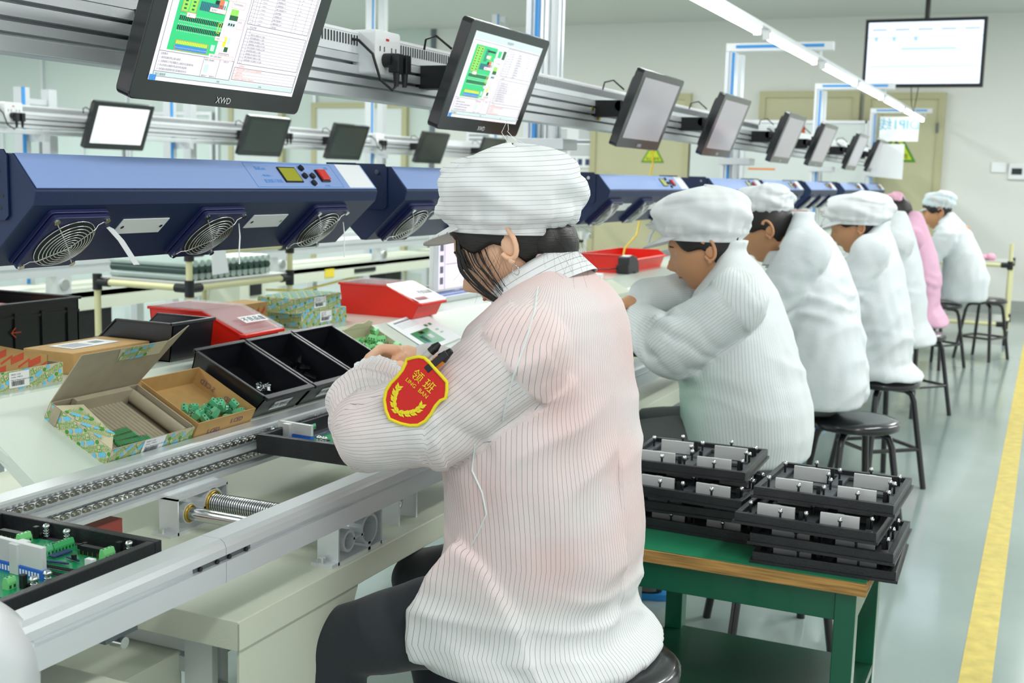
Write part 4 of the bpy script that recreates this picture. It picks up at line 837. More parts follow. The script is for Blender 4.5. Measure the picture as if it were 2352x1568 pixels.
for u, v in placed[:9]: tb((u, v+.004, BZ+.025), rnd.uniform(0, 6), .5, 'pale green terminal block in the torn carton behind the black bins', 'term_light', G2, 3, 1.2)
FRAME = None; BZ = FZ_
# closed printed boxes in a stack
def closed_box(x0, x1, y0, y1, z, h, label, pattern, base='kraft_pale', name='printed_box', grp=None, seed=3):
    t = thing(name, label, 'box', ((x0+x1)/2, (y0+y1)/2, z), group=grp); MB().box(x0, x1, y0, y1, z, z+h, base).build('carton', t, bevel=.0015)
    m = MB(); pattern(m, seed); m.build('print', t); return t
for k, (yo, l) in enumerate(((0.0, 'green and blue printed box at the bottom of the stack of two'), (-.03, 'green and blue printed box on top of the stack of two'))):
    z = BZ+.0430*k; X0, X1, Y0, Y1 = -1.995, -1.868+.0*k, 2.735+yo, 2.965+yo
    def pt(m, sd): phx(m, FX(X1+.0006, Y0, z), Y1-Y0, .042, sd); phx(m, FYn(X0, Y0-.0006, z), X1-X0, .042, sd+1); phx(m, Matrix.Translation((X0, Y0, z+.0430)), X1-X0, Y1-Y0, sd+2); barcode(m, FX(X1+.0012, Y0+.09, z+.009), .06, .030)
    closed_box(X0, X1, Y0, Y1, z, .0425, l, pt, 'kraft_pale', seed=20+k)
# brown carton with label
def pt(m, sd):
    m.quad((-1.94, 1.89, BZ+.0468), (-1.87, 1.89, BZ+.0468), (-1.87, 2.03, BZ+.0468), (-1.94, 2.03, BZ+.0468), 'sticker'); m.quad((-1.92, 1.98, BZ+.0472), (-1.895, 1.98, BZ+.0472), (-1.895, 2.01, BZ+.0472), (-1.92, 2.01, BZ+.0472), 'ink_grey')
    for k in range(5): m.quad((-1.885-.01*k, 1.90, BZ+.0473), (-1.882-.01*k, 1.90, BZ+.0473), (-1.882-.01*k, 1.96, BZ+.0473), (-1.885-.01*k, 1.96, BZ+.0473), 'ink_grey')
    m.text('S.CED', FX(-1.8245, 1.92, BZ+.025), .016, 'print_purple'); m.text('S.CED', FX(-1.8245, 2.04, BZ+.010), .016, 'print_purple')
closed_box(-1.965, -1.825, 1.845, 2.075, BZ, .046, 'plain brown carton with a pale label on top, left of the black bin', pt, 'cardboard', 'closed_carton')
# left edge: printed box with a red-print carton stuck inside
t = open_carton('open_carton', 'green and blue printed box at the left edge with a barcode label', -1.97, -1.80, 1.60, 1.79, .038, 'kraft_pale', 'cardboard_grey')
m = MB(); phx(m, FX(-1.7994, 1.60, BZ), .19, .038, 31); barcode(m, FX(-1.7986, 1.652, BZ+.004), .05, .031); m.build('print', t)
t = thing('open_carton', 'brown carton with red zigzag print leaning in the box at the left edge', 'box', (-1.88, 1.66, BZ+.004))
Mx = Matrix.Translation((-1.822, 1.585, BZ+.035)) @ Matrix.Rotation(-.25, 4, 'Y') @ Matrix.Rotation(-.28, 4, 'X')
m = MB()
m.box(-.002, 0, 0, .18, 0, .07, 'cardboard', M=Mx); m.box(-.08, 0, .178, .18, 0, .07, 'cardboard', M=Mx); m.box(-.08, -.078, 0, .18, 0, .08, 'cardboard', M=Mx); m.box(-.08, 0, 0, .002, 0, .07, 'cardboard', M=Mx); m.box(-.08, 0, 0, .18, 0, .002, 'cardboard', M=Mx); m.build('carton', t)
m = MB()
Mr = Mx @ FX(.0006, 0, 0)
for k in range(4):
    x = .006+k*.042
    for zz in (.004, .036): m.add([(x, zz, 0), (x+.03, zz+.016, 0), (x+.03, zz+.030, 0), (x, zz+.014, 0)], [(0, 1, 2, 3)], 'print_red', M=Mr); m.add([(x+.018, zz-.004, 0), (x+.045, zz+.016, 0), (x+.045, zz+.021, 0), (x+.018, zz+.001, 0)], [(0, 1, 2, 3)], 'print_red', M=Mr)
m.build('print', t)
# red-print carton behind the red bin
def pt(m, sd):
    for k in range(4):
        for zz in (.005, .04): m.add([(.002+k*.025, zz, 0), (.022+k*.025, zz+.018, 0), (.022+k*.025, zz+.030, 0), (.002+k*.025, zz+.010, 0)], [(0, 1, 2, 3)], 'print_red', M=FX(-1.9194, 2.54, BZ))
closed_box(-2.0, -1.92, 2.54, 2.65, BZ, .080, 'upright brown carton with red zigzag print behind the lidded red bin', pt, 'cardboard', 'closed_carton')
# ================================================================ plastic bins
def bin_(label, x_back, x_front, y0, y1, hb, hf, mt_, z=0, lid=False, grp=None, tag=None, slope=.45, name='parts_bin', flip=1, lip=.012):
    """stacking bin: tall back, sloping sides, low front wall; opens towards x_front"""
    t = thing(name, label, 'bin', ((x_back+x_front)/2, (y0+y1)/2, z), group=grp); T_ = .003; L = x_front-x_back; xs = x_back+L*slope; s_ = 1 if L > 0 else -1
    side = [(x_back+s_*.012, z), (x_front-s_*.022, z), (x_front, z+hf), (xs, z+hb), (x_back, z+hb)]
    m = MB(); ins = .006
    m.prism(side, 'y', y0, y0+T_, mt_); m.prism(side, 'y', y1-T_, y1, mt_)
    xa, xb = sorted((x_back+s_*.012, x_front-s_*.022)); m.box(xa, xb, y0, y1, z, z+T_, mt_)
    m.hexa([(x_back+s_*.012, y0, z), (x_back+s_*.012, y1, z), (x_back+s_*(.012+T_), y1, z), (x_back+s_*(.012+T_), y0, z)], [(x_back, y0, z+hb), (x_back, y1, z+hb), (x_back+s_*T_, y1, z+hb), (x_back+s_*T_, y0, z+hb)], mt_)
    m.hexa([(x_front-s_*.022, y0, z), (x_front-s_*.022, y1, z), (x_front-s_*(.022+T_), y1, z), (x_front-s_*(.022+T_), y0, z)], [(x_front, y0, z+hf), (x_front, y1, z+hf), (x_front-s_*T_, y1, z+hf), (x_front-s_*T_, y0, z+hf)], mt_)
    m.build('bin_body', t)
    r_ = MB(); g = .006
    def bar(p, q, w1=g): r_.hexa([(p[0], p[1]-w1, p[2]-.005), (p[0], p[1]+w1*.3, p[2]-.005), (q[0], q[1]+w1*.3, q[2]-.005), (q[0], q[1]-w1, q[2]-.005)], [(p[0], p[1]-w1, p[2]), (p[0], p[1]+w1*.3, p[2]), (q[0], q[1]+w1*.3, q[2]), (q[0], q[1]-w1, q[2])], mt_)
    for yy, sg in ((y0+.002, 1), (y1+.002, 1)):
        bar((x_back, yy, z+hb+.001), (xs, yy, z+hb+.001)); bar((xs, yy, z+hb+.001), (x_front, yy, z+hf+.001))
    r_.box(min(x_back-s_*.004, x_back+s_*.006), max(x_back-s_*.004, x_back+s_*.006), y0-.004, y1+.004, z+hb-.005, z+hb+.002, mt_)
    r_.box(min(x_front-s_*.008, x_front+s_*lip), max(x_front-s_*.008, x_front+s_*lip), y0-.004, y1+.004, z+hf-.006, z+hf+.002, mt_); r_.build('rim', t, bevel=.001)
    if lid:
        l = MB(); l.box(min(x_back, xs)-.004, max(x_back, xs), y0-.005, y1+.005, z+hb+.003, z+hb+.006, 'clear')
        l.hexa([(xs, y0-.005, z+hb+.003), (x_front+s_*.008, y0-.005, z+hf+.004), (x_front+s_*.008, y1+.005, z+hf+.004), (xs, y1+.005, z+hb+.003)], [(xs, y0-.005, z+hb+.006), (x_front+s_*.008, y0-.005, z+hf+.007), (x_front+s_*.008, y1+.005, z+hf+.007), (xs, y1+.005, z+hb+.006)], 'clear'); l.build('lid', t)
    if tag:
        q = MB()
        if lid:
            p = Vector((x_front-s_*.012, (y0+y1)/2-.045, z+hf+.024)); dx = Vector((0, 1, 0)); dy = Vector((xs-x_front, 0, hb-hf)).normalized()
            Mt = Matrix((dx, dy, dx.cross(dy))).transposed().to_4x4(); Mt.translation = p+dx.cross(dy)*.0015
            q.add([(0, 0, 0), (.09, 0, 0), (.09, .03, 0), (0, .03, 0)], [(0, 1, 2, 3)], 'sticker', M=Mt); q.text(tag, Mt @ Matrix.Translation((.045, .007, .0004)), .021, 'ink')
        else:
            nrm = Vector((hf, 0, -.022*0)).normalized(); dy = Vector((.022, 0, hf)).normalized(); dx = Vector((0, 1, 0)); Mt = Matrix((dx, dy, dx.cross(dy))).transposed().to_4x4(); Mt.translation = Vector((x_front-.022+.004, (y0+y1)/2-.028, z+hf*.22))
            Mt.translation = Vector((x_front-.022, (y0+y1)/2-.028, z))+dy*hf*.25+dx.cross(dy)*.0008
            q.add([(0, 0, 0), (.066, 0, 0), (.066, hf*.42, 0), (0, hf*.42, 0)], [(0, 1, 2, 3)], 'sticker', M=Mt); q.text(tag, Mt @ Matrix.Translation((.033, hf*.12, .0004)), hf*.24, 'ink')
        q.build('label', t)
    return t
FRAME = SLOPE; BZ = 0.0
bin_('black open parts bin next to the open brown box, few shiny clips inside', -.205, .003, 2.062, 2.232, .064, .070, 'black_bin', z=0, tag='插件物料盒', slope=.06, lip=.006)
bin_('middle black parts bin holding black connectors', -.205, .003, 2.246, 2.416, .064, .070, 'black_bin', z=0, tag='插件物料盒', slope=.06, lip=.006)
bin_('empty black parts bin farthest right in the row beside the torn carton', -.205, .003, 2.430, 2.600, .064, .070, 'black_bin', z=0, slope=.06, lip=.006)
for k in range(9):
    c = sat(600+rnd.uniform(-12, 18), 890+rnd.uniform(-7, 5), .01); t = thing('metal_clip', 'small shiny metal clip in the nearest black parts bin', 'clip', (min(c.x, -.03), c.y, .0035), group='shiny clips in the nearest black bin')
    m = MB(); R_ = Euler((rnd.uniform(0, 1), rnd.uniform(0, 1), rnd.uniform(0, 6))).to_matrix().to_4x4(); m.box(-.007, .007, -.003, .003, 0, .0015, 'steel', M=R_); m.box(-.007, -.0055, -.003, .003, 0, .009, 'steel', M=R_); m.box(.0055, .007, -.003, .003, 0, .007, 'steel', M=R_)
    lo = min(v[2] for v in m.v); m.v = [(a, b, c_-lo) for a, b, c_ in m.v]; m.build('body', t, local=True)
for k in range(7):
    c = sat(700+rnd.uniform(-24, 16), 862+rnd.uniform(-24, 6), .01); t = thing('black_connector', 'black pin connector lying in the middle black parts bin', 'connector', (min(c.x, -.035), min(max(c.y, 2.275), 2.385), .0035+.0105*(k//3)), group='black connectors in the middle bin')
    m = MB(); R_ = Matrix.Rotation(rnd.uniform(0, 3), 4, 'Z'); m.box(-.016, .016, -.0045, .0045, 0, .010, 'black_gloss', M=R_); m.build('body', t, local=True, bevel=.0008)
    m = MB()
    for i in range(8): m.box(-.014+i*.0038, -.0133+i*.0038, -.002, -.001, .010, .016, 'steel', M=R_)
    m.build('pins', t, local=True)
FRAME = None; BZ = FZ_
bin_('black bin turned away, in front of the lidded red bin', -1.765, -1.985, 2.085, 2.225, .088, .04, 'black_bin', z=BZ, slope=.75)
bin_('red parts bin with clear lid behind the black bins', -2.0, -1.72, 2.275, 2.425, .094, .045, 'red_bin', z=BZ, lid=True, tag='不良品盒', slope=.58)
bin_('red parts bin with clear lid near the capped worker with the badge', -1.99, -1.71, 3.12, 3.275, .094, .045, 'red_bin', z=BZ, lid=True, tag='不良品盒', slope=.6)
bin_('red parts bin behind the black scanner near the second worker', -2.0, -1.765, 5.22, 5.80, .085, .06, 'red_bin', z=BZ, slope=.85)
mat('green_dark', '#0d3d2b', .3); mat('bubble', '#b9cdc6', .15, alpha=.65, spec=.9); mat('pcb_dark', '#2f4a44', .3); mat('pink', '#e9a9c2', .8, sss=.05)
# ---------------------------------------------------------------- crate and stand at the left
t = thing('low_stand', 'grey shelf behind the left end of the bench carrying the black crate', 'stand', (-2.85, 2.4, 0))
MB().box(-3.1, -2.6, 1.95, 2.80, .67, .70, 'grey_board').build('shelf', t)
for x in (-3.07, -2.63):
    for y in (1.98, 2.76): MB().box(x-.015, x+.015, y-.015, y+.015, 0, .67, 'alu').build('leg', t)
t = thing('crate', 'large black plastic crate with orange parts at the left edge', 'crate', (-2.83, 2.35, .70))
m = MB(); X0, X1, Y0, Y1, Z0, Z1 = -3.0, -2.665, 2.05, 2.72, .70, .885
for a, b, c, d in ((X0, X0+.006, Y0, Y1), (X1-.006, X1, Y0, Y1), (X0, X1, Y0, Y0+.006), (X0, X1, Y1-.006, Y1)): m.box(a, b, c, d, Z0, Z1, 'black_bin')
m.box(X0, X1, Y0, Y1, Z0, Z0+.006, 'black_bin'); m.build('shell', t)
m = MB()
for k in range(7): m.box(X1, X1+.006, Y0+.02+k*.10, Y0+.035+k*.10, Z0, Z1-.03, 'black_bin')
m.box(X1, X1+.004, Y0, Y1, Z1-.045, Z1-.038, 'black_bin'); m.build('ribs', t)
m = MB()
for a, b, c, d in ((X0-.006, X0+.010, Y0-.006, Y1+.006), (X1-.010, X1+.008, Y0-.006, Y1+.006), (X0, X1, Y0-.006, Y0+.010), (X0, X1, Y1-.010, Y1+.006)): m.box(a, b, c, d, Z1-.008, Z1, 'black_bin')
m.build('rim', t, bevel=.002)
m = MB(); m.text('←', FX(X1+.0005+.006, 2.47, .785), .05, 'print_red'); m.build('arrow_mark', t)
for k in range(7):
    y = 2.10+.077*k; tt = thing('orange_part', 'orange and silver wound part standing in the black crate', 'part', (-2.83, y, .706), group='orange parts in the black crate')
    m = MB(); m.box(-2.97, -2.72, y-.02, y+.02, .706, .858, 'orange'); m.build('body', tt, bevel=.004); m = MB(); m.box(-2.965, -2.725, y-.015, y+.015, .858, .866, 'maroon'); m.build('top', tt, bevel=.003)
# ---------------------------------------------------------------- papers and little things further along
FRAME = SLOPE; BZ = 0.0
t = thing('work_sheet', 'printed colour work sheet lying on the inclined shelf in front of the second red bin', 'paper', (-.1, 2.9, .0))
A, B, C_, D = sat(888, 743, .002), sat(968, 716, .002), sat(1060, 775, .002), sat(985, 806, .002)
m = MB(); m.hexa([A, B, C_, D], [p+Vector((0, 0, .001)) for p in (A, B, C_, D)], 'paper'); m.build('sheet', t)
def lerp4(u, v): return A.lerp(D, u).lerp(B.lerp(C_, u), v)+Vector((0, 0, .0016))
m = MB()
def q4(u0, u1, v0, v1, mt_): m.quad(lerp4(u0, v0), lerp4(u1, v0), lerp4(u1, v1), lerp4(u0, v1), mt_)
q4(.06, .10, .1, .95, 'ink_grey'); q4(.45, .9, .12, .62, 'pcb'); q4(.48, .56, .3, .42, 'black'); q4(.6, .82, .2, .3, 'blue_part'); q4(.62, .8, .4, .5, 'sticker'); q4(.35, .42, .62, .7, 'pcb'); q4(.35, .42, .74, .82, 'pcb'); q4(.55, .6, .72, .8, 'pcb'); q4(.66, .7, .74, .82, 'term_green')
for k in range(4): q4(.15+k*.04, .155+k*.04, .1, .6, 'ink_grey')
m.build('print', t)
p = sat(981, 804, .0); t = thing('switch_block', 'small blue switch block beside the work sheet and the arm badge', 'switch', (p.x, p.y, 0)); MB().box(-.012, .012, -.017, .017, 0, .018, 'blue_part').build('body', t, local=True, bevel=.001)
m = MB()
for k in range(5): m.box(.0119, .0123, -.014+k*.006, -.012+k*.006, .004, .012, 'paper')
m.build('levers', t, local=True)
FRAME = None; BZ = FZ_
def lump(px, py, z, sx, sy, sz, mt_, name, label, cat, grp=None, bev=.002, ang=0):
    p = at(px, py, Z=z); t = thing(name, label, cat, (p.x, p.y, z), rotz=ang, group=grp); MB().box(-sx/2, sx/2, -sy/2, sy/2, 0, sz, mt_).build('body', t, local=True, bevel=bev); return t
# upright pink screen on the bench
SXp = -1.99; pa = at(985, 540, X=SXp); pb = at(1008, 650, X=SXp); ya = pb.y-.04; zt_ = pa.z
t = thing('desk_screen', 'white-edged screen with pink page standing on the bench behind the capped worker', 'screen', (SXp, ya+.2, BZ))
m = MB(); m.box(SXp-.02, SXp, ya, ya+.42, BZ+.012, BZ+.22, 'white_plastic'); m.build('casing', t, bevel=.004)
m = MB(); m.box(SXp, SXp+.001, ya+.035, ya+.405, BZ+.022, BZ+.205, 'scr_pink')
for k in range(4): m.box(SXp+.001, SXp+.0016, ya+.045, ya+.07, BZ+.04+.04*k, BZ+.065+.04*k, 'scr_line')
m.box(SXp+.001, SXp+.0016, ya+.08, ya+.082, BZ+.022, BZ+.205, 'scr_line'); m.box(SXp+.001, SXp+.0016, ya+.09, ya+.405, BZ+.11, BZ+.112, 'scr_line'); m.build('screen', t)
m = MB(); m.box(SXp-.01, SXp+.05, ya+.12, ya+.28, BZ, BZ+.006, 'white_plastic'); m.box(SXp-.018, SXp-.006, ya+.18, ya+.22, BZ, BZ+.05, 'white_plastic'); m.build('stand', t, bevel=.002)
p = at(1000, 683, Z=BZ+.02); t = thing('profile_rack', 'bundle of aluminium bars with blue strips lying at the back of the bench', 'bars', (p.x, p.y, BZ))
for k in range(2):
    x = p.x-.002-k*.045; MB().box(x-.018, x+.018, p.y, p.y+.45, BZ, BZ+.02, 'alu').build('bar', t, bevel=.002); MB().box(x-.008, x+.008, p.y, p.y+.45, BZ+.02, BZ+.022, 'blue_part').build('strip', t)
# barcode scanner
c = at(1443, 626, X=-1.78); t = thing('barcode_scanner', 'black handheld scanner head standing on the bench beside the second worker', 'scanner', (c.x, c.y, BZ))
sc = 1.35*(c-Vector((0, 0, CAMH))).length/FPX; c = c+Vector((0, 0, .02)); Ms = Matrix.Translation(c)
prof = [(-25, -20), (-24, 21), (-5, 23), (12, 20), (22, 10), (25, -4), (22, -18), (12, -26), (-7, -25)]
m = MB(); m.prism([(a_*sc*1.15, b_*sc) for a_, b_ in prof], 'x', -.028, .028, 'black_bin', M=Ms); m.build('head', t, bevel=.008, seg=3)
m = MB(); m.box(-.029, .029, -29*sc*1.15, -24*sc*1.15, -.018, .020, 'black', M=Ms); m.build('window', t, bevel=.002)
m = MB(); m.cyl((c.x, c.y+.01, BZ), (c.x, c.y+.01, c.z-.02), .014, 'black_bin'); m.cyl((c.x, c.y+.01, BZ), (c.x, c.y+.01, BZ+.008), .035, 'black_bin'); m.build('stand', t)
m = MB(); m.tube([(c.x, c.y-.05, c.z+.01), (c.x-.05, c.y-.14, c.z), (c.x-.10, c.y-.24, BZ+.03), (c.x-.12, c.y-.28, BZ+.005)], .003, 'black', 6); m.build('cable', t)
FRAME = SLOPE
for (px, py, sx, sy, sz, mt_, nm, lb_, ct) in ((1405, 668, .10, .20, .02, 'sheet_cream', 'grey_carton', 'pale grey-green box lid in front of the scanner near the second worker', 'box'), (1455, 672, .07, .2, .004, 'paper', 'paper_stack', 'white paper slips under the scanner', 'paper'), (1530, 648, .06, .25, .012, 'black', 'parts_strip', 'black and white parts strip in front of the second worker', 'strip')):
    p = sat(px, py); t = thing(nm, lb_, ct, (p.x, p.y, 0)); MB().box(-sx/2, sx/2, -sy/2, sy/2, 0, sz, mt_).build('body', t, local=True, bevel=.0015)
    if nm == 'parts_strip':
        m = MB()
        for k in range(5): m.box(-sx/2, sx/2, -sy/2+.02+k*.05, -sy/2+.03+k*.05, sz, sz+.001, 'paper')
        m.build('markings', t, local=True)
FRAME = None; BZ = FZ_
lump(1362, 640, BZ, .06, .10, .022, 'white_plastic', 'parts_box', 'small white box on the bench right of the white collar', 'box')
# small fixtures on the conveyor at the other work places
def small_fixture(y, label, xw=.34, z=.712):
    t = thing('board_fixture', label, 'fixture', (-1.29, y, z), group='black fixtures on the conveyor farther along')
    for (a, b, c, d) in ((-.17, .17, 0, .014), (-.17, .17, .286, .30), (-.17, -.156, .014, .286), (.156, .17, .014, .286)): MB().box(a, b, c, d, 0, .03, 'fixture').build('frame_bar', t, local=True)
    MB().box(-.156, .156, .014, .286, .004, .010, 'fixture_plate').build('base_plate', t, local=True)
    for x in (-.1, 0.02, .1): MB().box(x-.01, x+.01, .05, .25, .012, .045, 'heat_sink').build('heat_sink', t, local=True)
    return t
sf = small_fixture(3.62, 'black fixture with silver bars on the conveyor by the second worker')
dup(sf, (-1.29, 5.0, .712), 'black fixture on the conveyor between the third and fourth workers')
# ================================================================ green work table with stacked fixtures
gt = thing('side_table', 'green metal work table with worn wooden edge behind the nearest worker', 'table', (-.5, 2.55, 0))
GX0, GX1, GY0, GY1 = -.80, -.272, 2.345, 2.79
MB().box(GX0, GX1, GY0, GY1, .474, .4995, 'wood_edge').build('board', gt)
MB().box(GX0, GX1-.002, GY0+.006, GY1, .4997, .5015, 'green_top').build('table_top', gt, bevel=.0006)
m = MB(); m.box(GX0+.01, GX1-.02, GY0+.02, GY0+.055, .41, .473, 'green_frame'); m.box(GX0+.01, GX1-.02, GY1-.055, GY1-.02, .41, .473, 'green_frame'); m.box(GX0+.01, GX0+.04, GY0+.02, GY1-.02, .41, .473, 'green_frame'); m.box(GX1-.05, GX1-.02, GY0+.02, GY1-.02, .41, .473, 'green_frame'); m.build('apron', gt, bevel=.002)
for x in (GX0+.03, GX1-.04):
    for y in (GY0+.036, GY1-.036): MB().box(x-.021, x+.021, y-.021, y+.021, 0, .472, 'green_frame').build('leg', gt, bevel=.002)
MB().box(GX0+.01, GX1-.02, GY0+.03, GY1-.03, .165, .185, 'green_dark').build('shelf', gt)
def stack_tray(label, loc, rz, first=None, grp='empty black board fixtures stacked on the green table'):
    if first is not None: return dup(first, loc, label, rz)
    t = thing('board_fixture', label, 'fixture', loc, rz, grp); w_, l_ = .285, .262
    for (a, b, c, d) in ((0, w_, 0, .012), (0, w_, l_-.012, l_), (0, .012, .012, l_-.012), (w_-.012, w_, .012, l_-.012)): MB().box(a, b, c, d, 0, .020, 'fixture').build('frame_bar', t, local=True, bevel=.001)
    MB().box(-.004, w_+.004, -.004, l_+.004, -.003, .003, 'fixture').build('flange', t, local=True)
    m = MB()
    for (a, b, c, d) in ((.012, w_-.012, .012, .035), (.012, w_-.012, .118, .142), (.012, w_-.012, l_-.03, l_-.012), (.012, .03, .035, l_-.03), (.13, .155, .035, l_-.03), (w_-.03, w_-.012, .035, l_-.03)): m.box(a, b, c, d, .004, .010, 'fixture_plate')
    m.build('base_plate', t, local=True)
    for x, y in ((.035, .045), (.165, .045), (.045, .175), (.175, .175)):
        m = MB(); m.box(x, x+.078, y, y+.006, .004, .034, 'heat_sink'); m.build('heat_sink', t, local=True, bevel=.0006)
        m = MB(); m.box(x+.030, x+.045, y+.006, y+.016, .010, .032, 'heat_sink'); m.build('sink_post', t, local=True)
    for x, y in ((.02, .05), (.02, .20), (.14, .03), (.14, .10), (.14, .20), (.125, .15), (.265, .06), (.265, .14), (.265, .21), (.08, .245), (.2, .245), (.09, .02), (.21, .02), (.255, .15)):
        m = MB(); m.cyl((x, y, .008), (x, y, .030), .0025, 'black', 8); m.lathe([(.0001, .036), (.0035, .035), (.0048, .031), (.0048, .027), (.0001, .027)], (x, y, 0), 'steel', 10); m.build('spring_screw', t, local=True)
    for x, y in ((.125, .03), (.155, .105), (.255, .055), (.12, .2), (.255, .2)): MB().box(x, x+.008, y, y+.006, .008, .032, 'black').build('clamp_arm', t, local=True)
    return t
zz = .505; PT = .0405
tr = stack_tray('lowest black fixture of the right-hand stack on the green table', (-.506, 2.37, zz), math.radians(1.5))
dup(tr, (-.512, 2.365, zz+PT), 'second black fixture from the bottom of the right-hand stack', math.radians(-1.0))
dup(tr, (-.545, 2.36, zz+2*PT), 'third black fixture from the bottom of the right-hand stack', math.radians(-2.5))
dup(tr, (-.524, 2.43, zz+3*PT), 'topmost black fixture of the right-hand stack on the green table', math.radians(-1.8))
for k, (x, y, r_, l) in enumerate(((-.815, 2.50, -3, 'lowest black fixture of the left-hand stack beside the nearest worker'), (-.82, 2.49, 2, 'second black fixture from the bottom of the left-hand stack'), (-.835, 2.47, -4.5, 'third black fixture from the bottom of the left-hand stack'), (-.852, 2.53, 1.5, 'topmost black fixture of the left-hand stack beside the nearest worker'))):
    dup(tr, (x, y, zz+k*PT), l, math.radians(r_))
# ================================================================ stools
def make_stool(label):
    t = thing('round_stool', label, 'stool', (0, 0, 0), group='black round stools of the workers'); h = .465; R_ = .158
    m = MB(); m.lathe([(.0001, h), (R_*.75, h+.001), (R_*.93, h-.002), (R_, h-.012), (R_, h-.030), (R_*.96, h-.034), (.0001, h-.034)], (0, 0, 0), 'black_stool', 40); m.build('seat', t, local=True)
    for k in range(4):
        a = PI/4+k*PI/2; c, s_ = math.cos(a), math.sin(a); m = MB()
        m.tube([(c*.05, s_*.05, h-.045), (c*.10, s_*.10, h-.047), (c*.125, s_*.125, h-.060), (c*.137, s_*.137, h-.09), (c*.20, s_*.20, .008), (c*.2005, s_*.2005, 0)], .0125, 'black_stool', 12); m.build('leg', t, local=True)
    m = MB()
    for k in range(4):
        a = PI/4+k*PI/2; b = a+PI/2; r_ = .175; m.cyl((math.cos(a)*r_, math.sin(a)*r_, .17), (math.cos(b)*r_, math.sin(b)*r_, .17), .0085, 'black_stool', 10)
    m.build('foot_ring', t, local=True)
    return t
ST = [(-.665, 1.845)]+[tuple(at(px, py, Z=.465))[:2] for px, py in ((1782, 1095), (1963, 958), (2026, 866), (2108, 762), (2158, 694))]+[(-.40, 9.6)]
sl = ['round black stool under the nearest worker at the bottom of the picture', 'black stool under the second worker, behind the stacked fixtures', 'black stool standing in the aisle under the third worker', 'black stool under the fourth worker', 'black stool under the pink-coated worker', 'black stool under the farthest worker', 'slim black stool behind the farthest worker']
s0 = make_stool(sl[0]); s0.location = (ST[0][0], ST[0][1], 0); s0.rotation_euler = (0, 0, .2)
for k in range(1, 7): dup(s0, (ST[k][0], ST[k][1], 0), sl[k], .35+.13*k)
# ================================================================ carts and the far line
def pipe_cart(label, x0, x1, y0, y1, z0, z1, zs, loc_name='pipe_cart', wheels=True, r=.014, post_top=None):
    t = thing(loc_name, label, 'cart', ((x0+x1)/2, (y0+y1)/2, 0)); b = .06 if wheels else 0
    for i, x in enumerate((x0, x1)):
        for j, y in enumerate((y0, y1)):
            top = (post_top or {}).get((i, j), z1); MB().cyl((x, y, b), (x, y, top), r, 'cream_pipe', 14).build('post', t)
            if wheels: w_ = MB(); w_.cyl((x-.012, y, .03), (x+.012, y, .03), .03, 'black', 18); w_.box(x-.016, x+.016, y-.012, y+.012, .03, .07, 'alu'); w_.build('caster', t)
    for z in zs:
        m = MB()
        for y in (y0, y1): m.cyl((x0, y, z), (x1, y, z), r, 'cream_pipe', 14)
        for x in (x0, x1): m.cyl((x, y0, z), (x, y1, z), r, 'cream_pipe', 14)
        m.build('rail', t); MB().box(x0, x1, y0, y1, z+r, z+r+.008, 'grey_board').build('shelf', t)
        for x in (x0, x1):
            for y in (y0, y1): j = MB(); j.cyl((x, y, z-.035), (x, y, z+.035), r+.006, 'black', 14); sx = 1 if x == x0 else -1; sy = 1 if y == y0 else -1; j.cyl((x, y, z), (x+sx*.07, y, z), r+.005, 'black', 12); j.cyl((x, y, z), (x, y+sy*.07, z), r+.005, 'black', 12); j.build('joint', t)
    return t
# cart behind the bench, at X about -3.6
A = at(240, 648, Z=.70); B = at(430, 662, Z=.70); D = at(548, 645, Z=.70)
cx0, cx1, cy0, cy1 = -3.85, -3.25, 3.85, 4.6
a1 = at(435, 663, X=cx1); cyn = a1.y
ct = pipe_cart('cream pipe cart with black joints and wire trays behind the bench', -3.75, -3.25, cyn, cyn+.72, 0, a1.z, (a1.z,), wheels=False, post_top={(1, 0): a1.z+.16, (1, 1): a1.z+.16, (0, 0): a1.z, (0, 1): a1.z})
m = MB(); m.cyl((-3.25, cyn, a1.z+.15), (-3.25, cyn+.72, a1.z+.15), .014, 'cream_pipe', 14); m.build('top_bar', ct)
m = MB()
for y in (cyn, cyn+.72): m.cyl((-3.25, y, a1.z+.115), (-3.25, y, a1.z+.175), .021, 'black', 14); m.cyl((-3.25, y, a1.z+.15), (-3.25, y+(.08 if y == cyn else -.08), a1.z+.15), .020, 'black', 12)
m.build('top_joint', ct)
t = thing('blister_trays', 'stack of clear wavy blister trays on the cream pipe cart', 'trays', (-3.5, cyn+.35, a1.z+.023))
zt = a1.z+.023
for k in range(3):
    m = MB()
    for i in range(14): y = cyn+.06+i*.043; m.cyl((-3.72, y, zt+.016+k*.028), (-3.30, y, zt+.016+k*.028), .016, ('bubble', 'pcb_dark', 'bubble')[k], 8)
    m.build('tray', t)
t = thing('hanging_tag', 'white sheet of paper hung over the top bar of the pipe cart', 'paper', (-3.23, cyn+.4, a1.z+.15)); p = at(487, 588, X=-3.228); q = at(525, 628, X=-3.228)
m = MB(); m.hexa([(-3.228, p.y, q.z), (-3.228, q.y, q.z+.005), (-3.226, q.y, q.z+.005), (-3.226, p.y, q.z)], [(-3.232, p.y, a1.z+.17), (-3.232, q.y-.02, a1.z+.17), (-3.230, q.y-.02, a1.z+.17), (-3.230, p.y, a1.z+.17)], 'paper'); m.build('sheet', t)
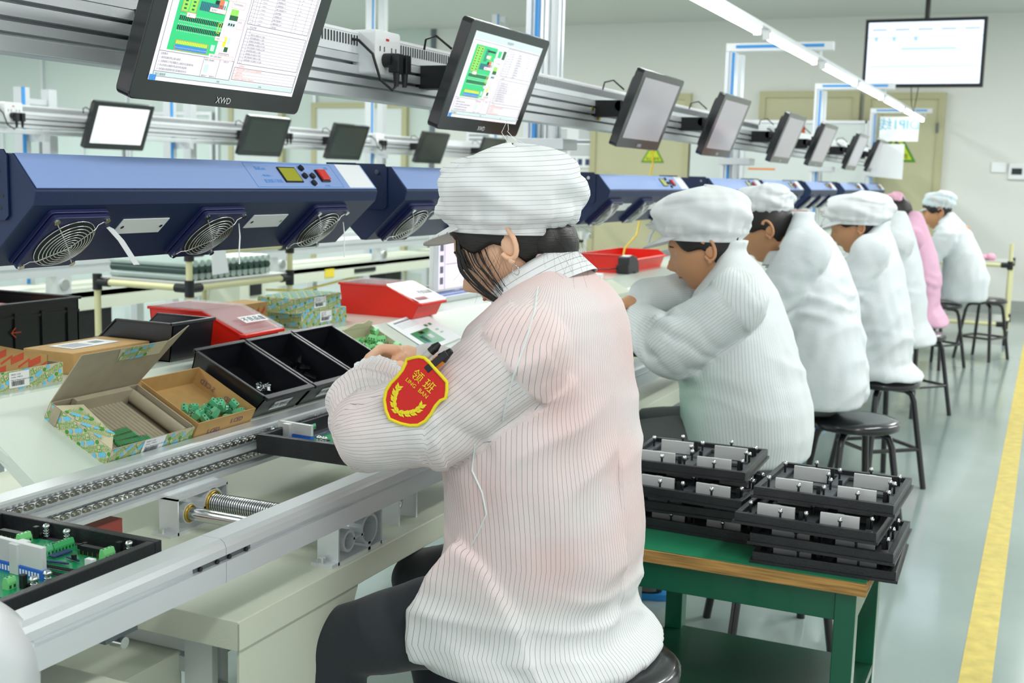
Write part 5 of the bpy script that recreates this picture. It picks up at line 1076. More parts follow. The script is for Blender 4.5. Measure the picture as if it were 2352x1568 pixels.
# small cart at the right edge
c2 = pipe_cart('cream pipe trolley on black casters at the right edge by the far wall', -1.05, -.27, 10.55, 11.15, 0, .74, (.17, .66), r=.017, post_top={(1, 0): .84, (0, 0): .68, (0, 1): .68, (1, 1): .68})
t = thing('pink_cloth', 'crumpled pink cloth and green part lying on the far trolley', 'cloth', (-.5, 10.8, .686)); m = MB(); m.ball((-.48, 10.8, .705), (.08, .06, .025), 'pink', 10, 6); m.ball((-.43, 10.78, .71), (.04, .06, .035), 'pink', 10, 6); m.build('cloth', t)
# far conveyor line
cv = thing('conveyor', 'second aluminium conveyor line at the back left behind the blowers', 'conveyor', (-4.8, 3, 0))
m = MB(); m.prism([(-4.76, .70), (-4.70, .70), (-4.70, .735), (-4.715, .735), (-4.715, .745), (-4.70, .75), (-4.70, .785), (-4.71, .80), (-4.76, .80)], 'y', 2.6, 12.6, 'alu'); m.build('front_rail', cv)
m = MB(); m.box(-5.16, -5.10, 2.6, 12.6, .72, .80, 'alu'); m.build('back_rail', cv)
for y0, y1 in ((3.0, 5.9), (6.3, 9.2), (9.5, 12.4)):
    m = MB(); m.box(-5.24, -4.72, y0, y1, .57, .60, 'sheet_cream'); m.box(-4.725, -4.72, y0, y1, .50, .60, 'sheet_cream'); m.build('table_top', cv)
    for y in (y0+.1, (y0+y1)/2, y1-.1):
        m = MB(); m.box(-4.80, -4.75, y-.03, y+.03, 0, .57, 'alu'); m.build('leg', cv); m = MB(); m.box(-5.22, -5.17, y-.03, y+.03, 0, .57, 'alu'); m.build('leg', cv)
        m = MB(); m.box(-4.78, -4.70, y+.2, y+.3, .60, .70, 'alu'); m.cyl((-4.72, y+.25, .65), (-4.69, y+.25, .65), .03, 'steel', 14); m.build('bearing_bracket', cv)
    m = MB(); m.box(-4.73, -4.715, y0+.9, y0+1.02, .52, .58, 'yellow'); m.build('sticker', cv)
    m = MB(); m.box(-4.72, -4.712, y0+1.3, y0+1.6, .53, .56, 'black'); m.build('handle', cv)
    m = MB(); m.tube([(-4.78, y0, .50), (-4.78, y0+.7, .44), (-4.78, y0+1.6, .50), (-4.78, y1, .52)], .008, 'cable_yellow', 6); m.build('cable', cv)
    m = MB(); m.box(-4.95, -4.80, y0+1.9, y0+2.15, .32, .55, 'black'); m.build('motor', cv)
t = thing('machine_cabinet', 'grey electrical cabinet with red switch under the far line', 'cabinet', (-4.5, 6.0, 0)); p = at(585, 650, X=-4.5)
m = MB(); m.box(-4.78, -4.5, p.y-.15, p.y+.12, 0, .72, 'sheet_cream'); m.build('case', t, bevel=.005); MB().cyl((-4.5, p.y+.02, .40), (-4.48, p.y+.02, .40), .02, 'badge_red', 12).build('switch', t); MB().box(-4.5, -4.49, p.y-.05, p.y+.06, .50, .62, 'black').build('panel', t)
def far_posts(y, h, label):
    t = thing('far_post', label, 'post', (-5.3, y, 0), group='aluminium posts of the back line')
    for dy in (0, .2): MB().box(-5.33, -5.27, y+dy-.03, y+dy+.03, 0, h, 'alu').build('upright', t)
    MB().box(-5.32, -5.14, y+.0, y+.04, 1.40, 1.44, 'alu').build('bracket', t); MB().box(-5.32, -5.28, y+.03, y+.17, h-.09, h-.06, 'alu').build('tie_bar', t)
    MB().box(-5.268, -5.262, y-.03, y-.01, .6, h, 'tape_blue').build('cable_strip', t)
    return t
for y, h, l in ((3.98, 1.70, 'pair of aluminium posts of the back line left of the blank white monitor'), (5.02, 1.70, 'pair of posts directly left of the lit white monitor'), (6.25, 2.9, 'tall pair of posts with blue strip between the lit and dark monitors'), (8.76, 2.9, 'tall pair of posts with blue strip between two dark monitors'), (11.2, 2.9, 'farthest pair of tall posts on the back line')): far_posts(y, h, l)
t = thing('wall_rail', 'thin aluminium rail running behind the far monitors', 'rail', (-5.4, 3, 1.2)); MB().box(-5.38, -5.35, 2.5, 12.8, 1.215, 1.235, 'alu').build('bar', t)
t = thing('paper_label', 'yellow hanging cable dropping beside the third blower', 'cable', (-1.9, 6.0, BZ)); p = at(1497, 370, X=-1.9); q = at(1435, 570, X=-1.9)
t['category'] = 'cable'; t.name = 'yellow_cable'; m = MB(); m.tube([(-1.9, p.y, 1.47), (-1.9, p.y+.02, 1.36), (-1.91, p.y-.05, 1.2), (-1.9, p.y-.2, 1.0), (-1.9, q.y, q.z), (-1.9, q.y-.05, BZ+.002)], .005, 'cable_yellow', 8); m.build('cord', t)
# slipper seen under the green table
t = thing('slipper', 'blue slipper on the floor under the green table', 'slipper', (-1.02, 3.5, 0)); p = at(1530, 1350, Z=0.02)
m = MB(); m.prism([(p.x-.12+.12*math.cos(a_)*1.0, p.y+.045*math.sin(a_)) for a_ in [2*PI*k/20 for k in range(20)]], 'z', 0, .022, 'blue_shoe'); m.build('sole', t)
m = MB(); m.ball((p.x-.15, p.y, .03), (.065, .042, .035), 'maroon', 14, 8); m.build('strap', t)
# ================================================================ people
def remeshed(mb, voxel, smooth=4, fac=.5):
    me = mb.mesh('tmp'); o = bpy.data.objects.new('tmp', me); COL.objects.link(o)
    r = o.modifiers.new('r', 'REMESH'); r.mode = 'VOXEL'; r.voxel_size = voxel; r.adaptivity = 0
    if smooth: s = o.modifiers.new('s', 'SMOOTH'); s.iterations = smooth; s.factor = fac
    bpy.context.view_layer.update(); ev = o.evaluated_get(bpy.context.evaluated_depsgraph_get()); m2 = bpy.data.meshes.new_from_object(ev)
    V = np.empty(len(m2.vertices)*3); m2.vertices.foreach_get('co', V); V = V.reshape(-1, 3)
    bpy.data.objects.remove(o); bpy.data.meshes.remove(me); return m2, V
def vnormals(me):
    N = np.empty(len(me.vertices)*3); me.vertices.foreach_get('normal', N); return N.reshape(-1, 3)
def finish(me, V, name, parent, mats_, attrs=None, shade=True, sub=0):
    me.vertices.foreach_set('co', V.ravel()); me.materials.clear()
    for n in mats_: me.materials.append(MATS[n])
    me.polygons.foreach_set('use_smooth', [shade]*len(me.polygons)); me.polygons.foreach_set('material_index', [0]*len(me.polygons))
    for k, a in (attrs or {}).items():
        at_ = me.attributes.new(k, 'FLOAT', 'POINT'); at_.data.foreach_set('value', np.asarray(a, dtype=np.float32))
    off = Vector(parent.location); me.transform(Matrix.Translation(-off)); me.update(); me.name = name
    o = bpy.data.objects.new(name, me); COL.objects.link(o); o.parent = parent; return o
def snoise(V, scale, seed=0, stretch=(1, 1, 1)):
    """cheap smooth noise: sum of randomly oriented sines"""
    r = np.random.RandomState(seed); out = np.zeros(len(V)); P = V*np.array(stretch)*scale
    for k in range(7):
        d = r.normal(size=3); d /= np.linalg.norm(d); f = r.uniform(.6, 1.6); out += np.sin(P@d*f*2*PI+r.uniform(0, 6.28)+1.3*np.sin(P@r.normal(size=3)*.8+r.uniform(0, 6)))
    return out/7
def ridge(x): return 1-np.abs(x)*2
def seg_param(V, a, b):
    a = np.array(a); b = np.array(b); d = b-a; t = ((V-a)@d)/(d@d); tc = np.clip(t, 0, 1); p = a+tc[:, None]*d; return np.linalg.norm(V-p, axis=1), t, V-p
def cloth_mat(name, base, line='#8f979c', tint='#e2bdb6', stripes=True, spacing=.0068, width=.10, rough=.75, second=None):
    m = bpy.data.materials.new(name); m.use_nodes = True; nt = m.node_tree; b = nt.nodes['Principled BSDF']; b.inputs['Roughness'].default_value = rough; b.inputs['Specular IOR Level'].default_value = .25
    b.inputs['Subsurface Weight'].default_value = .10; b.inputs['Subsurface Radius'].default_value = (.01, .008, .008); b.inputs['Subsurface Scale'].default_value = 1.0
    A = nt.nodes.new('ShaderNodeAttribute'); A.attribute_name = 'tint'
    mx = nt.nodes.new('ShaderNodeMix'); mx.data_type = 'RGBA'; mx.inputs[6].default_value = srgb(base); mx.inputs[7].default_value = srgb(tint); nt.links.new(A.outputs['Fac'], mx.inputs[0]); col = mx.outputs[2]
    if stripes:
        S = nt.nodes.new('ShaderNodeAttribute'); S.attribute_name = 'st'
        d = nt.nodes.new('ShaderNodeMath'); d.operation = 'DIVIDE'; d.inputs[1].default_value = spacing; nt.links.new(S.outputs['Fac'], d.inputs[0])
        f = nt.nodes.new('ShaderNodeMath'); f.operation = 'FRACT'; nt.links.new(d.outputs[0], f.inputs[0])
        c = nt.nodes.new('ShaderNodeMath'); c.operation = 'LESS_THAN'; c.inputs[1].default_value = width; nt.links.new(f.outputs[0], c.inputs[0])
        m2 = nt.nodes.new('ShaderNodeMix'); m2.data_type = 'RGBA'; nt.links.new(c.outputs[0], m2.inputs[0]); nt.links.new(col, m2.inputs[6]); m2.inputs[7].default_value = srgb(line); col = m2.outputs[2]
    nt.links.new(col, b.inputs['Base Color'])
    tc = nt.nodes.new('ShaderNodeTexCoord'); n = nt.nodes.new('ShaderNodeTexNoise'); n.inputs['Scale'].default_value = 38; n.inputs['Detail'].default_value = 4; nt.links.new(tc.outputs['Object'], n.inputs['Vector'])
    bp = nt.nodes.new('ShaderNodeBump'); bp.inputs['Strength'].default_value = .22; bp.inputs['Distance'].default_value = .006; nt.links.new(n.outputs['Fac'], bp.inputs['Height']); nt.links.new(bp.outputs[0], b.inputs['Normal'])
    MATS[name] = m; return m
cloth_mat('coat_pinkish', '#e2e4e4', '#8b9198', '#e3bdb8', spacing=.0078, width=.085); cloth_mat('coat_white', '#dee4e4', '#c3cccd', '#a9d6c2', True, .008, .2); cloth_mat('coat_plain', '#dde2e4', stripes=False, tint='#c9d6da'); cloth_mat('coat_pink', '#e6b9d0', stripes=False, tint='#d99cc0')
cloth_mat('cap_striped', '#e9ebeb', '#98a0a5', '#d8dee0', True, .0078, .075); cloth_mat('cap_white', '#e6e9ea', stripes=False, tint='#cfdadd'); cloth_mat('cap_pink', '#e9b3cc', stripes=False); cloth_mat('cap_blueish', '#cfdfe4', stripes=False)
mat('seam', '#dde4e3', .7); mat('brow', '#1c1512', .8); mat('lip', '#b5695f', .5, sss=.1); mat('lip2', '#8e4f42', .5)

def Rp(px, py, yc, hw):       # silhouette point on the right outline -> axis position
    S = at(px, py, Y=yc+.39*hw); return S.x-.92*hw, S.z
def torso_rings(rows):
    out = []
    for z, xc, yc, a, b, p in rows:
        ring = []
        for k in range(40):
            t = 2*PI*k/40; c, s = math.cos(t), math.sin(t); ring.append((xc+a*abs(c)**(2/p)*(1 if c > 0 else -1), yc+b*abs(s)**(2/p)*(1 if s > 0 else -1), z))
        out.append(ring)
    return out
def arm(m, pts, rs, mt='coat_white'):
    P = [Vector(p) for p in pts]; Q = []; R_ = []
    for i in range(len(P)-1):
        n = 6
        for k in range(n): t = k/n; Q.append(P[i].lerp(P[i+1], t)); R_.append(rs[i]*(1-t)+rs[i+1]*t)
    Q.append(P[-1]); R_.append(rs[-1]); m.tube(Q, R_, mt, 16)
    for p, r in zip(P, rs): m.ball(p, r*.985, mt, 16, 12)
class HeadFrame:
    def __init__(s, ear_mid, yaw_, pitch_, tilt_=0.0, sc=1.0):
        f = Vector((-math.cos(yaw_)*math.cos(pitch_), -math.sin(yaw_)*math.cos(pitch_), -math.sin(pitch_))); side = Vector((math.sin(yaw_), -math.cos(yaw_), 0)); u = side.cross(f); u = u if u.z > 0 else -u
        side = side*math.cos(tilt_)+u*math.sin(tilt_); u = (u-side*u.dot(side)).normalized()
        s.o = Vector(ear_mid); s.f, s.s, s.u, s.k = f, side, u, sc       # s.s points to the near (camera) side
    def p(s, f, l, u): return s.o+(s.f*f+s.s*l+s.u*u)*s.k
def head_mesh(m, H, mt, fem=True):
    """skull and face as one surface; features pushed out of an egg"""
    n, k = 64, 52; rings = []
    for i in range(k+1):
        th = PI*i/k; ring = []
        for j in range(n):
            ph = 2*PI*j/n; x = math.sin(th)*math.cos(ph); y = math.sin(th)*math.sin(ph); z = math.cos(th)
            # egg: forward x, side y, up z
            F = x*(.096 if x > 0 else .093); L = y*.074; U = z*(.108 if z > 0 else .128)
            if z < 0: t = -z; L *= 1-.38*t**2.0; F = F*(1-.10*t)+.014*t if x > -.3 else F*(1-.35*t)
            c = F, L, U
            def g(f0, u0, l0, sf, su, sl): return math.exp(-((L-l0)/sl)**2-((U-u0)/su)**2) if x > 0 else 0
            add = .024*g(0, -.040, 0, 0, .013, .011)+.013*g(0, -.022, 0, 0, .016, .007)      # nose tip and bridge
            add += .006*g(0, .020, 0, 0, .014, .045)                                         # brow
            for sg in (1, -1): add += -.010*g(0, -.003, sg*.032, 0, .011, .014)+.0045*g(0, -.036, sg*.040, 0, .020, .020)
            add += .008*g(0, -.069, 0, 0, .008, .020)-.005*g(0, -.085, 0, 0, .007, .02)+.010*g(0, -.108, 0, 0, .014, .020)
            ring.append(H.p(F+add*max(x, 0)**.5+.012, L, U+.018))
        rings.append(ring)
    m.loft(rings, mt)
def ear_mb(m, H, sg, mt):
    c = H.p(-.004, sg*.077, -.004)
    pts = []
    for k in range(15):
        t = math.radians(-150+k*(285/14)); pts.append(H.p(-.010+.017*math.cos(t)*(-1), sg*(.079+.006*math.sin(t/2+1)), .004+.030*math.sin(t)*1.0))
    m.tube(pts, [.0045]*13+[.006, .006], mt, 8)
    Me = Matrix((H.f, H.u, H.s*sg)).transposed().to_4x4(); Me.translation = H.p(-.012, sg*.075, .002); m.ball((0, 0, 0), (.016*H.k, .026*H.k, .006*H.k), mt, 14, 8, M=Me)
    m.ball(H.p(-.005, sg*.079, -.028), .0065, mt, 10, 6)
def make_cap(parent, H, c, rx, ry, h, mt, tiltv=(0, 0, 1), bill=True, seed=0, band=(.80, .72), ruffle=.004, bow=False, stripes=False, fdir=None, droop=0.0):
    """soft gathered cap with an elastic band and a short bill; rings from the band to the crown"""
    up = Vector(tiltv).normalized(); f = Vector(fdir or H.f); f = (f-up*f.dot(up)).normalized(); s = up.cross(f); c = Vector(c)
    prof = [(.0, band[0], 0), (.02, band[0]+.01, 0), (.08, band[0]+.03, 1), (.16, .93, .9), (.30, 1.0, .5), (.45, 1.03, .35), (.60, 1.02, .3), (.72, .97, .3), (.82, .87, .4), (.90, .72, .35), (.955, .5, .2), (.985, .28, .1), (1.0, .02, 0)]
    n = 96; rings = []; rnd_ = np.random.RandomState(seed); ph = rnd_.uniform(0, 6.28, 8)
    fine = []
    for i in range(len(prof)-1):
        for q in range(3): t = q/3; fine.append(tuple(prof[i][j]*(1-t)+prof[i+1][j]*t for j in range(3)))
    fine.append(prof[-1])
    inner = [(.05, band[0]-.06, 0)]
    for z, r, w_ in inner+fine:
        ring = []
        for j in range(n):
            a = 2*PI*j/n; q = ruffle*w_*(math.sin(a*17+ph[0])+.7*math.sin(a*29+ph[1])*(1-z))
            q += .008*(z > .2)*math.sin(a*3+ph[2]+z*5)*math.sin(z*9+ph[3])+.004*(z > .3)*(1-abs(math.sin(a*4+ph[5]+z*8))*2)*(1-z)+.004*math.sin(a*5+ph[4]-z*7)*(z > .1)*(1-abs(z-.5))
            back = max(0, -math.cos(a)); zz = z*h*(1-.10*max(0, math.cos(a))*z+droop*back)-.010*back*(z < .2)*0
            # pinched crease running round the side of the crown
            cr_ = .006*math.exp(-((z-.68-.06*math.sin(a*2+ph[5]))/.04)**2)*(.6+.4*math.sin(a*2+ph[6]))
            ring.append(c+f*((rx*r+q-cr_)*math.cos(a))+s*((ry*r+q-cr_)*math.sin(a))+up*(zz+.003*math.sin(a*4+ph[7])*(z > .2)))
        rings.append(ring)
    m = MB(); m.loft(rings, mt, caps=True); me = m.mesh('cap'); V = np.array([tuple(v) for v in m.v])
    st = (V-np.array(c))@np.array(up)+.02*np.sin(((V-np.array(c))@np.array(s))*14)*.3+.35*((V-np.array(c))@np.array(f))*.12
    cap = finish(me, V, 'cap', parent, [mt], {'st': st+1.0, 'tint': np.clip(snoise(V, 9, seed)*.5+.1, 0, .6)})
    if bill:
        m = MB(); top = []; bot = []; N = 15; rows = []
        for q in range(5):
            t = q/4; row = []
            for j in range(N):
                a = math.radians(-62+124*j/(N-1)); e = math.cos(math.radians(-90+180*j/(N-1)))
                r_ = band[0]*1.0; base = f*(rx*r_*math.cos(a)*.99)+s*(ry*r_*math.sin(a)*1.0); row.append(c+base+f*(.060*t*(e**.6))+up*(.008-.036*t*(e**.7)+.004*math.sin(a*2)))
            rows.append(row)
        vs = [p for r_ in rows for p in r_]+[p-up*.003+f*.0005 for r_ in rows for p in r_]; fs = []; K = 5*N
        for q in range(4):
            for j in range(N-1): i0 = q*N+j; fs.append((i0, i0+1, i0+N+1, i0+N)); fs.append((K+i0, K+i0+N, K+i0+N+1, K+i0+1))
        for j in range(N-1): fs.append((4*N+j, 4*N+j+1, K+4*N+j+1, K+4*N+j)); fs.append((j, K+j, K+j+1, j+1))
        for q in range(4): fs.append((q*N, (q+1)*N, K+(q+1)*N, K+q*N)); fs.append((q*N+N-1, K+q*N+N-1, K+(q+1)*N+N-1, (q+1)*N+N-1))
        m.add(vs, fs, mt, True); me = m.mesh('bill'); V = np.array([tuple(v) for v in m.v]); finish(me, V, 'cap_bill', parent, [mt], {'st': (V-np.array(c))@np.array(s)+1, 'tint': np.zeros(len(V))})
    if bow:
        b = c+f*(rx*.98)+up*.030; m = MB()
        for sg in (1, -1):
            m.tube([b, b+f*.012+s*.016*sg+up*.016, b+f*.022+s*.020*sg+up*.008, b+f*.016+s*.010*sg-up*.002, b], [.003, .004, .004, .003, .002], mt, 6)
            m.tube([b, b+f*.014+s*.010*sg-up*.02, b+f*.020+s*.014*sg-up*.042], .003, mt, 6)
        m.ball(b, .005, mt, 8, 6); m.build('tie_bow', parent)
    return cap
def hair_shell(parent, H, mt, long_=False, seed=0, bangs=False):
    m = MB(); n = 64; rings = []; K = 26
    for i in range(K):
        ring = []
        for j in range(n):
            ph_ = 2*PI*j/n; cx_ = math.cos(ph_); s01 = lambda e0, e1, x: (lambda t: t*t*(3-2*t))(min(1, max(0, (x-e0)/(e1-e0))))
            # hairline: high over the forehead, down in front of the ear, low at the nape
            zl = -.62+.55*s01(-.55, .05, cx_)+.50*s01(.35, .90, cx_)+.012*math.sin(ph_*23+seed)+.010*math.sin(ph_*41)
            th = (i/(K-1))*math.acos(max(-1, min(1, zl))); x = math.sin(th)*cx_; y = math.sin(th)*math.sin(ph_); z = math.cos(th); g_ = 1.0-.030*s01(.80, 1.0, i/(K-1))
            F = x*.1015*g_; L = y*.0805*g_; U = z*.113
            if z < 0: L *= 1-.30*(-z)**1.5; F = F*(1-.33*(-z)) if x < 0 else F*(1+.05*z)
            ring.append(H.p(F+.010, L, U+.020))
        rings.append(ring)
    m.loft(rings, mt, caps=False); o = m.build('hair', parent); sd_ = o.modifiers.new('s', 'SOLIDIFY'); sd_.thickness = .004; sd_.offset = -1
def smooth_path(P, k=4):
    out = []
    for i in range(len(P)-1):
        a, b, c, d = P[max(i-1, 0)], P[i], P[i+1], P[min(i+2, len(P)-1)]
        for q in range(k): t = q/k; out.append(.5*((2*b)+(c-a)*t+(2*a-5*b+4*c-d)*t*t+(3*b-a-3*c+d)*t**3))
    return out+[P[-1]]
def seated(name_label, base, R, hips, mt_coat, mt_cap, head, cap, arms, skin='skin2', group=None, voxel=.009, collar=True, seed=1, trousers='grey_trouser', extra=None, hair='hair', hairlong=False, tint=None, rows=None, bow=False, hands=True, neckz=None, fold=1.0):
    """one worker on a stool facing the conveyor; coat grown over torso and arms, head with face, cap"""
    t = thing('person', name_label, 'person', (base[0], base[1], .466), group=group)
    z0 = .50; yc = base[1]
    m = MB(); m.loft(torso_rings(rows), mt_coat); 
    for P, rs in arms: arm(m, P, rs, mt_coat)
    yk = (extra or {}).get('yoke', (.045, .050, .060)); nb0 = Vector((rows[-1][1], yc, rows[-1][0]-yk[0]))
    for sg in (-1, 1):
        S0 = Vector(arms[0][0][0]); S0 = Vector((S0.x, yc+sg*abs(S0.y-yc), S0.z)) if sg < 0 or len(arms) < 2 else Vector(arms[1][0][0]); r0 = arms[0][1][0]*(1 if sg < 0 else .72)
        m.tube([nb0, nb0.lerp(S0, .35)+Vector((0, 0, -.004)), nb0.lerp(S0, .7), S0], [yk[1], yk[2], r0*.86, r0*.92], mt_coat, 16); m.ball(S0, r0*.92, mt_coat, 16, 12)
    if extra and 'slab' in extra: m.prism(extra['slab'], 'y', 1.640, 1.666, mt_coat)
    me, V = remeshed(m, voxel, 5)
    # cloth folds
    N = vnormals(me); d = np.zeros(len(V)); zt = rows[-1][0]
    near_ = np.full(len(V), 9.0); st = np.zeros(len(V)); cx_ = np.interp(V[:, 2], [r[0] for r in rows], [r[1] for r in rows]); ang = np.arctan2(V[:, 1]-yc, V[:, 0]-cx_); dt_ = np.hypot(V[:, 1]-yc, V[:, 0]-cx_)-.19
    st = ang*.19+4; part = np.zeros(len(V))
    for ai, (P, rs) in enumerate(arms):
        for i in range(len(P)-1):
            dd, tt, off = seg_param(V, P[i], P[i+1]); rr_ = rs[i]*(1-np.clip(tt, 0, 1))+rs[i+1]*np.clip(tt, 0, 1); q = dd-rr_
            ax = np.array(P[i+1])-np.array(P[i]); ax = ax/np.linalg.norm(ax); e1 = np.cross(ax, [0, 0, 1]); e1 /= np.linalg.norm(e1); e2 = np.cross(ax, e1)
            sel = (q < near_) & (q < .012) & (dd < rr_*1.15) & ((i > 0) | (tt > .12)); near_ = np.where(sel, q, near_); st = np.where(sel, np.arctan2(off@e1, off@e2)*.075+2+ai, st); part = np.where(sel, 1, part)
            # rings of folds around the elbow, along the sleeve
            w_ = np.exp(-((dd-rr_)/.03)**2)*(tt > -.2)*(tt < 1.2)
            u_ = np.clip(tt, 0, 1)*np.linalg.norm(np.array(P[i+1])-np.array(P[i])); elb = np.exp(-(((1-tt) if i == 0 else tt)/.38)**2)
            d += fold*.0075*w_*elb*(np.abs(np.sin(u_*52+1.6*np.arctan2(off@e1, off@e2)+snoise(V, 5, seed+i)*2.6))**.8-.55)
            d += fold*.005*w_*ridge(snoise(V, 5, seed+9+i))*.6+fold*.002*w_*snoise(V, 13, seed+11+i)
    A_ = np.array(arms[0][0][0]); r_ = np.linalg.norm(V-A_, axis=1)
    body = np.exp(-(dt_/.08)**2)*(1-part)
    # long diagonal drags from the shoulders, soft creases at the waist
    s1 = snoise(V, 2.4, seed+3, (1, 1, .8)); lon = np.sin(V[:, 2]*26+(V[:, 0]-cx_)*34*np.sign(V[:, 1]-yc+.02)+s1*3.2)
    d += fold*body*(.0055*(1-np.abs(lon)*1.6)*np.clip(.35+snoise(V, 2.2, seed+6), 0, 1)+.005*ridge(snoise(V, 3.4, seed+4, (1.2, 1.2, .6)))*.6+.0022*snoise(V, 11, seed+13, (1.2, 1.2, .6)))
    wz = np.exp(-((V[:, 2]-(rows[3][0]))/.06)**2); d += fold*(1-part)*wz*.006*np.clip(.3+snoise(V, 3.5, seed+15), 0, 1)*(1-2*np.abs(np.sin(V[:, 2]*48+(V[:, 1]-yc)*9+snoise(V, 3, seed+5)*2.6)))
    V = V+N*d[:, None]
    tv = np.clip(.25+snoise(V, 4, seed+8)*.5, 0, 1)*.6 if tint is None else tint(V, part)
    finish(me, V, 'coat', t, [mt_coat], {'st': st, 'tint': tv})
    # body: head, neck, chest and hands in one skin
    H = HeadFrame(*head); b = MB(); head_mesh(b, H, skin)
    nb = Vector((rows[-1][1], yc, rows[-1][0]-.06)); b.tube([H.p(-.022, 0, -.03), H.p(-.030, 0, -.075), nb], [.050, .046, .036], skin, 20); b.ball(H.p(-.022, 0, -.03), .050, skin)
    r3 = rows[len(rows)//2]; b.tube([nb-Vector((.012, 0, 0)), (r3[1], yc, r3[0]), (rows[1][1], yc, rows[1][0])], [.034, .08, .10], skin, 16)
    hv = []
    for ai, (P, rs) in enumerate(arms):
        S = Vector(P[0]); core = [Vector((S.x, yc+(S.y-yc)*.5, S.z-.06)), Vector((S.x-.01, yc+(S.y-yc)*.9, S.z-.03))]+[Vector(p) for p in P[1:]]; b.tube(core, [.028, .028, .028, .026][:len(core)] if len(core) <= 4 else .028, skin, 12)
        wv = (Vector(P[-1])-Vector(P[-2])).normalized(); w0 = Vector(P[-1])
        if hands and not (extra and extra.get('hand%d' % ai)):
            up_ = Vector((0, 0, 1)); sd = wv.cross(up_).normalized(); wv2 = (wv+Vector((0, 0, -.25))).normalized()
            b.tube([w0-wv*.02, w0+wv*.02, w0+wv2*.055, w0+wv2*.085], [.024, .027, .032, .026], skin, 14, flat=.62, up=up_)
            for q in range(4):
                o_ = w0+wv2*.078+sd*(-.024+.016*q); L_ = (.062, .070, .066, .052)[q]; b.tube([o_, o_+wv2*L_*.4+up_*.004, o_+wv2*L_*.7-up_*.010, o_+wv2*L_*.85-up_*.026], [.0095, .009, .008, .007], skin, 10)
            sgn = 1 if ai == 0 else -1; o_ = w0+wv2*.03-sd*.022*sgn; b.tube([o_, o_+wv2*.03-sd*.016*sgn-up_*.008, o_+wv2*.055-sd*.006*sgn-up_*.018], [.012, .010, .008], skin, 10)
    if extra and 'hands' in extra: extra['hands'](b, skin)
    me, V = remeshed(b, extra.get('bvox', .0045) if extra else .0045, 2)
    bo = finish(me, V, 'body', t, [skin])
    for sg in (1, -1): e_ = MB(); ear_mb(e_, H, sg, skin); e_.build('ear', t)
    m = MB(); m.tube([H.p(.092, .014, .010), H.p(.089, .030, .006), H.p(.078, .046, .010)], [.0022, .0030, .0012], 'brow', 6); m.build('eyelashes', t)
    m = MB(); m.tube([H.p(.103, .014, .036), H.p(.100, .030, .039), H.p(.088, .046, .034)], [.002, .003, .0012], 'brow', 6); m.build('eyebrow', t)
    m = MB(); m.tube([H.p(.0985, -.012, -.052), H.p(.1005, 0, -.051), H.p(.0985, .012, -.052), H.p(.092, .021, -.054)], [.002, .0034, .003, .001], 'lip' if skin == 'skin' else 'lip2', 8); m.build('lips', t)
    hair_shell(t, H, hair, hairlong)
    make_cap(t, H, *cap, mt_cap, seed=seed, bow=bow)
    if collar:
        c0 = H.p(-.035, 0, -.105); m = MB(); rings = []; up = (H.u+Vector((.35, 0, 1.2))).normalized(); f = (H.f-up*H.f.dot(up)).normalized(); s = up.cross(f)
        for z, r in ((-.03, .080), (.0, .074), (.022, .070), (.026, .073), (.020, .078), (-.004, .085), (-.022, .092)):
            rings.append([c0+f*(r*1.05*math.cos(a))+s*(r*math.sin(a))+up*(z-.022*max(0, math.cos(a))+.004*math.sin(3*a)) for a in [2*PI*k/40 for k in range(40)]])
        m.loft(rings, mt_coat, caps=False); me = m.mesh('collar'); V = np.array([tuple(v) for v in m.v]); finish(me, V, 'collar', t, [mt_coat], {'st': V[:, 2]+2, 'tint': np.zeros(len(V))})
    # thighs and shins
    m = MB()
    for sg in (-1, 1):
        hip = Vector((base[0]-.10, yc+sg*.075, .545)); knee = Vector((base[0]-.44, yc+sg*.13, .53)); foot = Vector((base[0]-.40, yc+sg*.14, .07))
        if extra and 'knees' in extra: knee, foot = extra['knees'][sg]
        m.tube([hip, hip.lerp(knee, .5)+Vector((0, 0, .012)), knee], [.078, .080, .062], trousers, 16); m.ball(hip, .078, trousers); m.ball(knee, .064, trousers); m.tube([knee, knee.lerp(foot, .5), foot], [.06, .055, .045], trousers, 14)
    me, V = remeshed(m, .011, 4); N = vnormals(me); V = V+N*(.004*snoise(V, 9, seed+20))[:, None]; finish(me, V, 'trousers', t, [trousers])
    for sg in (-1, 1):
        m = MB(); foot = Vector((base[0]-.40, yc+sg*.14, .07)) if not (extra and 'knees' in extra) else extra['knees'][sg][1]
        m.prism([(foot.x-.19+.13*(1+math.cos(a)), foot.y+.045*math.sin(a)*(1.0 if math.cos(a) < 0 else .8)) for a in [2*PI*k/24 for k in range(24)]], 'z', 0, .022, 'blue_shoe'); m.ball((foot.x-.05, foot.y, .035), (.10, .04, .04), 'black', 16, 8); m.tube([foot, (foot.x, foot.y, .03)], .04, trousers, 12); m.build('shoe', t, bevel=.003)
    return t, H
